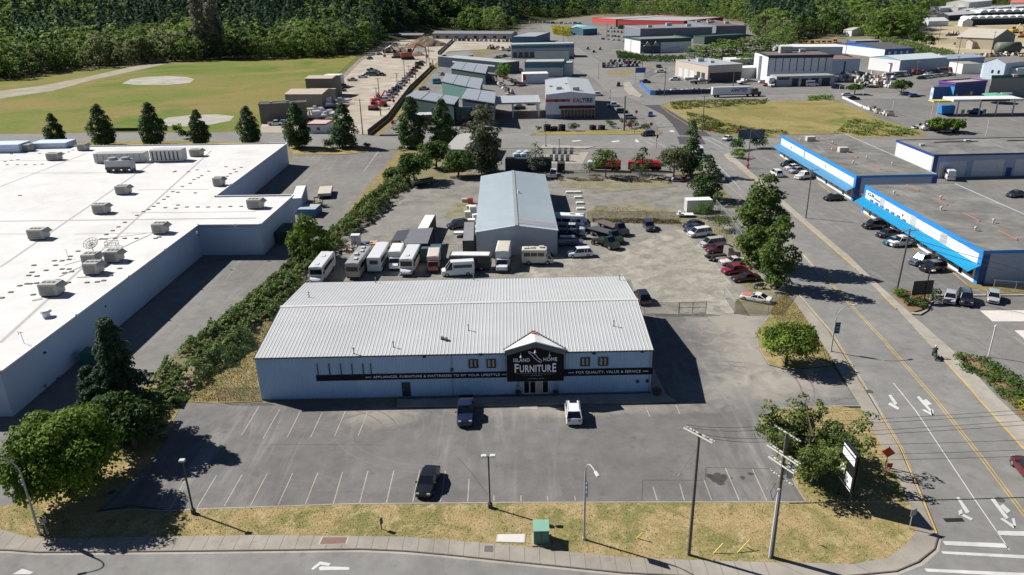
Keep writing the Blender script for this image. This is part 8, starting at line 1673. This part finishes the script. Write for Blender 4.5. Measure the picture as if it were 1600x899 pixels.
for k,(px,py,w,h,mt,l_)in enumerate([(731,340,1.3,1.4,cream,'white appliance nearest the weedy patch'),(739,337,1.5,2.2,cream,'tall white appliance against the workshop wall'),(743,344,1.2,1.3,cream,'white appliance with grey side at the workshop wall'),(737,349,1.6,.9,cream,'low white appliance lying near the dark SUV'),(733,326,1.2,.7,cream,'small white appliance farther up the workshop wall'),(735,318,1.3,1.2,paint((.35,.03,.03)),'red machine beside the workshop wall'),(726,316,1.3,.8,M('box_tan',(.5,.4,.3),.8),'tan box above the weedy patch'),(742,357,2.0,.4,M('board_tan',(.5,.42,.33),.8),'tan board at the head of the long dark container')]):
    t=bpy.data.objects;mb=MB();mb.bbox(-w/2,-w/2.4,0,w/2,w/2.4,h,.05);o=mb.build('body',mt);X,Y=at(px,py);p_=thing('discarded_appliance' if k<5 else 'yard_item',l_,'appliance' if k<5 else 'yard item',(X,Y,.06),rnd.uniform(-.3,.3));o.parent=p_
    mb=MB();mb.box(-w/2+.08,-w/2.4-.02,h*.15,w/2-.08,-w/2.4-.004,h*.85);mb.build('front_panel',M('panel_dull',(.42,.42,.4),.6)if k<5 else mt,p_)
t=thing('flat_trailer','small white flat trailer left of the long dark container','trailer',(*at(709,372),.06));mb=MB();mb.box(0,0,.6,3.6,1.9,.75);mb.box(0,0,.75,3.6,.06,1.0);mb.build('deck',cream,t);mb=MB();mb.tube([(1.8,-.05,.3),(1.8,.15,.3)],.3,10);mb.build('wheel',tyre,t)
t=thing('flat_trailer','pale low trailer below the white box trailer at the right fence','trailer',(*at(1058,341),.06),-.08);mb=MB();mb.box(0,0,.5,3.6,1.8,.65);mb.box(.3,.3,.65,.8,1.2,1.3);mb.build('deck',cream,t);mb=MB();mb.tube([(2.3,-.08,.3),(2.3,.1,.3)],.3,10);mb.build('wheel',tyre,t)
for k,(px,py)in enumerate([(902,302),(890,302),(903,310),(906,319),(907,328)]):mb=MB();X,Y=at(px,py);mb.bbox(X-.9,Y-.5,.06,X+.9,Y+.5,.5,.04);tag(mb.build('concrete_block',cream),'white concrete block right of the workshop shadow','concrete block','white blocks beside the workshop')
t=thing('open_trailer','open trailer with pale load beside the blue bins','trailer',(*at(497,312),.05),.15);mb=MB();mb.bbox(0,0,.7,3.2,7.5,1.4,.05);mb.build('deck',M('deck_pale',(.5,.46,.4),.7),t);mb=MB();mb.box(.2,.2,.1,3.0,7.3,.7);mb.build('chassis',under,t)
t=thing('forklift','yellow and black forklift beside the open trailer','forklift',(*at(497,323),.05),.3);mb=MB();mb.bbox(-1.3,-.6,.3,1.0,.6,1.1,.05);mb.build('body',paint((.5,.36,.03)),t);mb=MB();[mb.tube([(x,y,1.0),(x,y,2.2)],.05,5)for x in(-.7,.6)for y in(-.5,.5)];mb.box(-.8,-.6,2.15,.7,.6,2.25);mb.build('cage',blackp,t);mb=MB();[mb.tube([(1.15,y,.1),(1.15,y,2.6)],.06,5)for y in(-.35,.35)];mb.box(1.2,-.4,.15,2.2,-.2,.22);mb.box(1.2,.2,.15,2.2,.4,.22);mb.build('mast',blackp,t);mb=MB();[mb.tube([(x,y-.1,.32),(x,y+.1,.32)],.32,10)for x in(-.9,.7)for y in(-.6,.6)];mb.build('wheels',tyre,t)
r2=random.Random(3);cols=[(.5,.46,.4),(.2,.12,.08),(.08,.07,.06),(.35,.22,.16),(.55,.55,.52)]
t=thing('debris_pile','heap of broken timber and scrap between the bushes and the buses','debris',(*at(542,392),.06));mb=MB()
for k in range(140):x,y,z=r2.gauss(0,2.2),r2.gauss(0,1.4),r2.uniform(.05,.9);a=r2.uniform(0,3.1);L=r2.uniform(.4,1.5);mb.tube([(x,y,z),(x+L*math.cos(a),y+L*math.sin(a),max(.05,z+r2.uniform(-.3,.3)))],r2.uniform(.04,.14),4,k%5)
mb.build('scrap',[M('scrap%s'%'abcde'[i],c,.9)for i,c in enumerate(cols)],t)
t=thing('storage_cabinet','white cabinet standing beside the debris heap','cabinet',(*at(557,384),.06));mb=MB();mb.bbox(-.9,-.7,0,.9,.7,2.3,.05);mb.build('body',cream,t);mb=MB();mb.box(-.02,-.72,.1,.02,-.702,2.2);mb.build('door_gap',dark_trim,t)
for a,mt,l_ in[((571,382),M('mat_blue',(.05,.08,.18),.8),'dark blue mat on the ground beside the white cabinet'),((583,381),M('board_pink',(.5,.32,.2),.8),'orange tan board on the ground right of the blue mat')]:mb=MB();X,Y=at(*a);mb.bbox(X-.9,Y-1.1,.06,X+.8,Y+1.1,.3,.03);tag(mb.build('ground_sheet',mt),l_,'board')
t=thing('debris_pile','red scrap machine parts beside the fence under the crossroads trees','debris',(*at(1068,284),.06));mb=MB()
for k in range(26):x,y=r2.gauss(0,1.2),r2.gauss(0,.5);mb.tube([(x,y,.1),(x+r2.uniform(-.8,.8),y+r2.uniform(-.3,.3),r2.uniform(.2,.9))],.12,4)
mb.build('scrap',M('scrap_red',(.4,.1,.05),.8),t)
# gravel yard heaps and machines
def heap(label,px,py,R,H,mt,seed):
    r_=random.Random(seed);mb=MB();n=20;rings=[]
    for k in range(6):u=k/5;rings.append([(R*(1-u)*(1+.15*math.sin(3*a+seed)+r_.uniform(-.06,.06))*math.cos(a),R*.8*(1-u)*(1+.12*math.cos(2*a))*math.sin(a),H*(u**.9)+r_.uniform(-.05,.05)*H)for a in[2*math.pi*i/n for i in range(n)]])
    mb.loft(rings);o=mb.build('gravel_heap',mt);o.location=(*at(px,py),.0);tag(o,label,'gravel heap')
hb=M('heap_brown',(.22,.16,.11),.95,.25,.3);hg_=M('heap_grey',(.27,.27,.25),.95,.2,.3)
for a in[('big brown gravel heap at the far end of the gravel yard',663,72,19,8.5,hb,1),('low brown heap left of the big heap',642,75,9,2.6,hb,2),('grey gravel heap before the big brown one',656,81,12,3.4,hg_,3),('brown heap left of the grey one',628,82,8,3.6,hb,4),('small brown heap right of the red crusher',654,87,6,3.0,hb,5),('small brown heap touching the red crusher',644,88,6,2.4,hb,6)]:heap(*a)
def digger(label,px,py,hd,col,s_=1.0):
    t=thing('excavator',label,'excavator',(*at(px,py),.05),hd);t.scale=(s_,)*3
    for y in(-1.3,1.3):mb=MB();mb.loft([[(x,y-.3,z)for x,z in((-2.2,.3),(-1.8,0),(1.8,0),(2.2,.3),(1.9,.8),(-1.9,.8))],[(x,y+.3,z)for x,z in((-2.2,.3),(-1.8,0),(1.8,0),(2.2,.3),(1.9,.8),(-1.9,.8))]]);mb.build('track',blackp,t)
    mb=MB();mb.bbox(-2.2,-1.4,.9,1.4,1.4,2.1,.1);mb.build('body',paint(col,.4),t);mb=MB();mb.bbox(.2,.2,2.1,1.6,1.3,3.2,.1);mb.build('cab',dark_glass,t)
    mb=MB();mb.tube([(1.2,-.4,1.8),(3.2,-.4,4.6),(5.8,-.4,3.4),(6.2,-.4,1.0)],[.3,.3,.22,.18],6);mb.box(5.8,-.9,.3,6.6,.1,1.2);mb.build('boom',paint(col,.4),t)
for l_,px,py,hd,c_,s_ in[('red crusher machine in the middle of the gravel heaps',637,93,.2,(.35,.07,.04),2.2),('rusty excavator left of the red crusher',622,91,2.8,(.2,.1,.06),1.8),('red loader nearest the street pole of the gravel yard',589,163,.4,(.5,.04,.05),1.2),('dark red tractor below the red loader',584,172,1.2,(.3,.04,.05),1.0),('red lift at the yard fence',596,166,2.2,(.5,.05,.06),1.1),('yellow excavator at the end of the service lane',675,107,1.6,(.45,.32,.08),1.0),('yellow excavator on the sandy slope right of the barn',1583,52,.3,(.6,.4,.04),1.6),('orange machine at the frame edge on the sandy slope',1597,59,2.6,(.6,.2,.05),1.5),('dark excavator by the meadow fence of the gravel yard',606,83,.6,(.08,.07,.06),1.5)]:digger(l_,px,py,hd,c_,s_)
# junkyard rows: small pale and dark machines one could count
jk=[WHT,(.55,.5,.42),GRY,(.6,.58,.55),TAN,(.3,.2,.14),BLK]
def crate_row(lab,grp,a,b,n,seed,hmax=2.4,wmax=3.0):
    r_=random.Random(seed)
    for k in range(n):
        u=k/(n-1);px=a[0]+(b[0]-a[0])*u+r_.uniform(-2,2);py=a[1]+(b[1]-a[1])*u+r_.uniform(-1.5,1.5);w,d,h=r_.uniform(1.2,wmax),r_.uniform(1.2,2.4),r_.uniform(.8,hmax);mb=MB();mb.bbox(-w/2,-d/2,.2,w/2,d/2,h*.6,.08);mb.loft([[(-w*.4,-d*.4,h*.6),(w*.1,-d*.4,h*.6),(w*.1,d*.4,h*.6),(-w*.4,d*.4,h*.6)],[(-w*.3,-d*.3,h),(0,-d*.3,h),(0,d*.3,h),(-w*.3,d*.3,h)]],1);mb.tube([(w*.3,-d*.5,.35),(w*.3,d*.5,.35)],.35,8,2)
        o=mb.build('yard_machine',[paint(r_.choice(jk),.5),paint(r_.choice(jk),.5),tyre]);o.location=(*at(px,py),.05);o.rotation_euler=(0,0,r_.uniform(0,6.28));tag(o,lab,'machinery',grp)
crate_row('pale machine part in the crowded yard right of the hall annex','pale machines right of the hall annex',(1308,126),(1390,132),30,1,3.4);crate_row('pale machine part in the crowded yard right of the hall annex','pale machines right of the hall annex',(1312,121),(1395,124),24,2,3.6);crate_row('pale machine part in the crowded yard right of the hall annex','pale machines right of the hall annex',(1345,136),(1392,137),14,3,3.2)
crate_row('machine in the dark yard left of the tyre shop','machines left of the tyre shop',(768,122),(800,150),22,4);crate_row('machine in the dark yard left of the tyre shop','machines left of the tyre shop',(760,112),(786,108),12,5);crate_row('machine stored before the arcade','machines before the arcade',(762,76),(798,80),16,6,3.5,5);crate_row('machine stored at the far yard end','machines at the far yard end',(670,66),(700,72),10,7,3,4);crate_row('car or machine by the petrol station verge trucks','machines by the petrol trucks',(1430,200),(1490,207),10,8,2.8,3.5)
crate_row('machine on the sandy upper yard','machines on the sandy upper yard',(1480,54),(1512,56),8,9,4,5);crate_row('machine beside the garage of the boat yard','machines beside the boat yard fence',(1030,145),(1110,143),14,10,1.8);crate_row('pallet or part along the fence under the crossroads trees','parts along the tank truck fence',(1020,281),(1072,283),8,11,.8,1.6)
crate_row('stored boat or trailer beyond the depot','stored trailers beyond the depot',(1450,92),(1600,88),26,12,3,4);crate_row('parked bin or crate at the vacant lot barrier','bins at the vacant lot barrier',(1352,168),(1390,183),10,13,2.2,3.4)
box_vehicle('cargo_truck','dark flat-sided truck under the trees at the petrol station','truck',(1440,204),(1484,205),11,2.6,3.0,M('truck_dark',(.06,.06,.06),.6),nose=1.8,cab=busw,cab_h=1.3,glass_sides=False,roofm=M('load_tan',(.4,.37,.3),.8));box_vehicle('box_truck','white box truck in front of the white tower block','truck',(1207,137),(1194,131),9,2.6,4.2,boxw,nose=2,cab=busw,cab_h=1.4,glass_sides=False)
t=thing('green_parasol','wide green umbrella roof behind the petrol canopy','parasol',(*at(1553,161),.05));mb=MB();mb.cyl(0,0,0,4,.1,n=6);mb.build('pole',galv,t);mb=MB();mb.tube([(0,0,3.2),(0,0,4.0)],[5,.2],12);mb.build('canopy',M('parasol_green',(.12,.38,.25),.7),t)
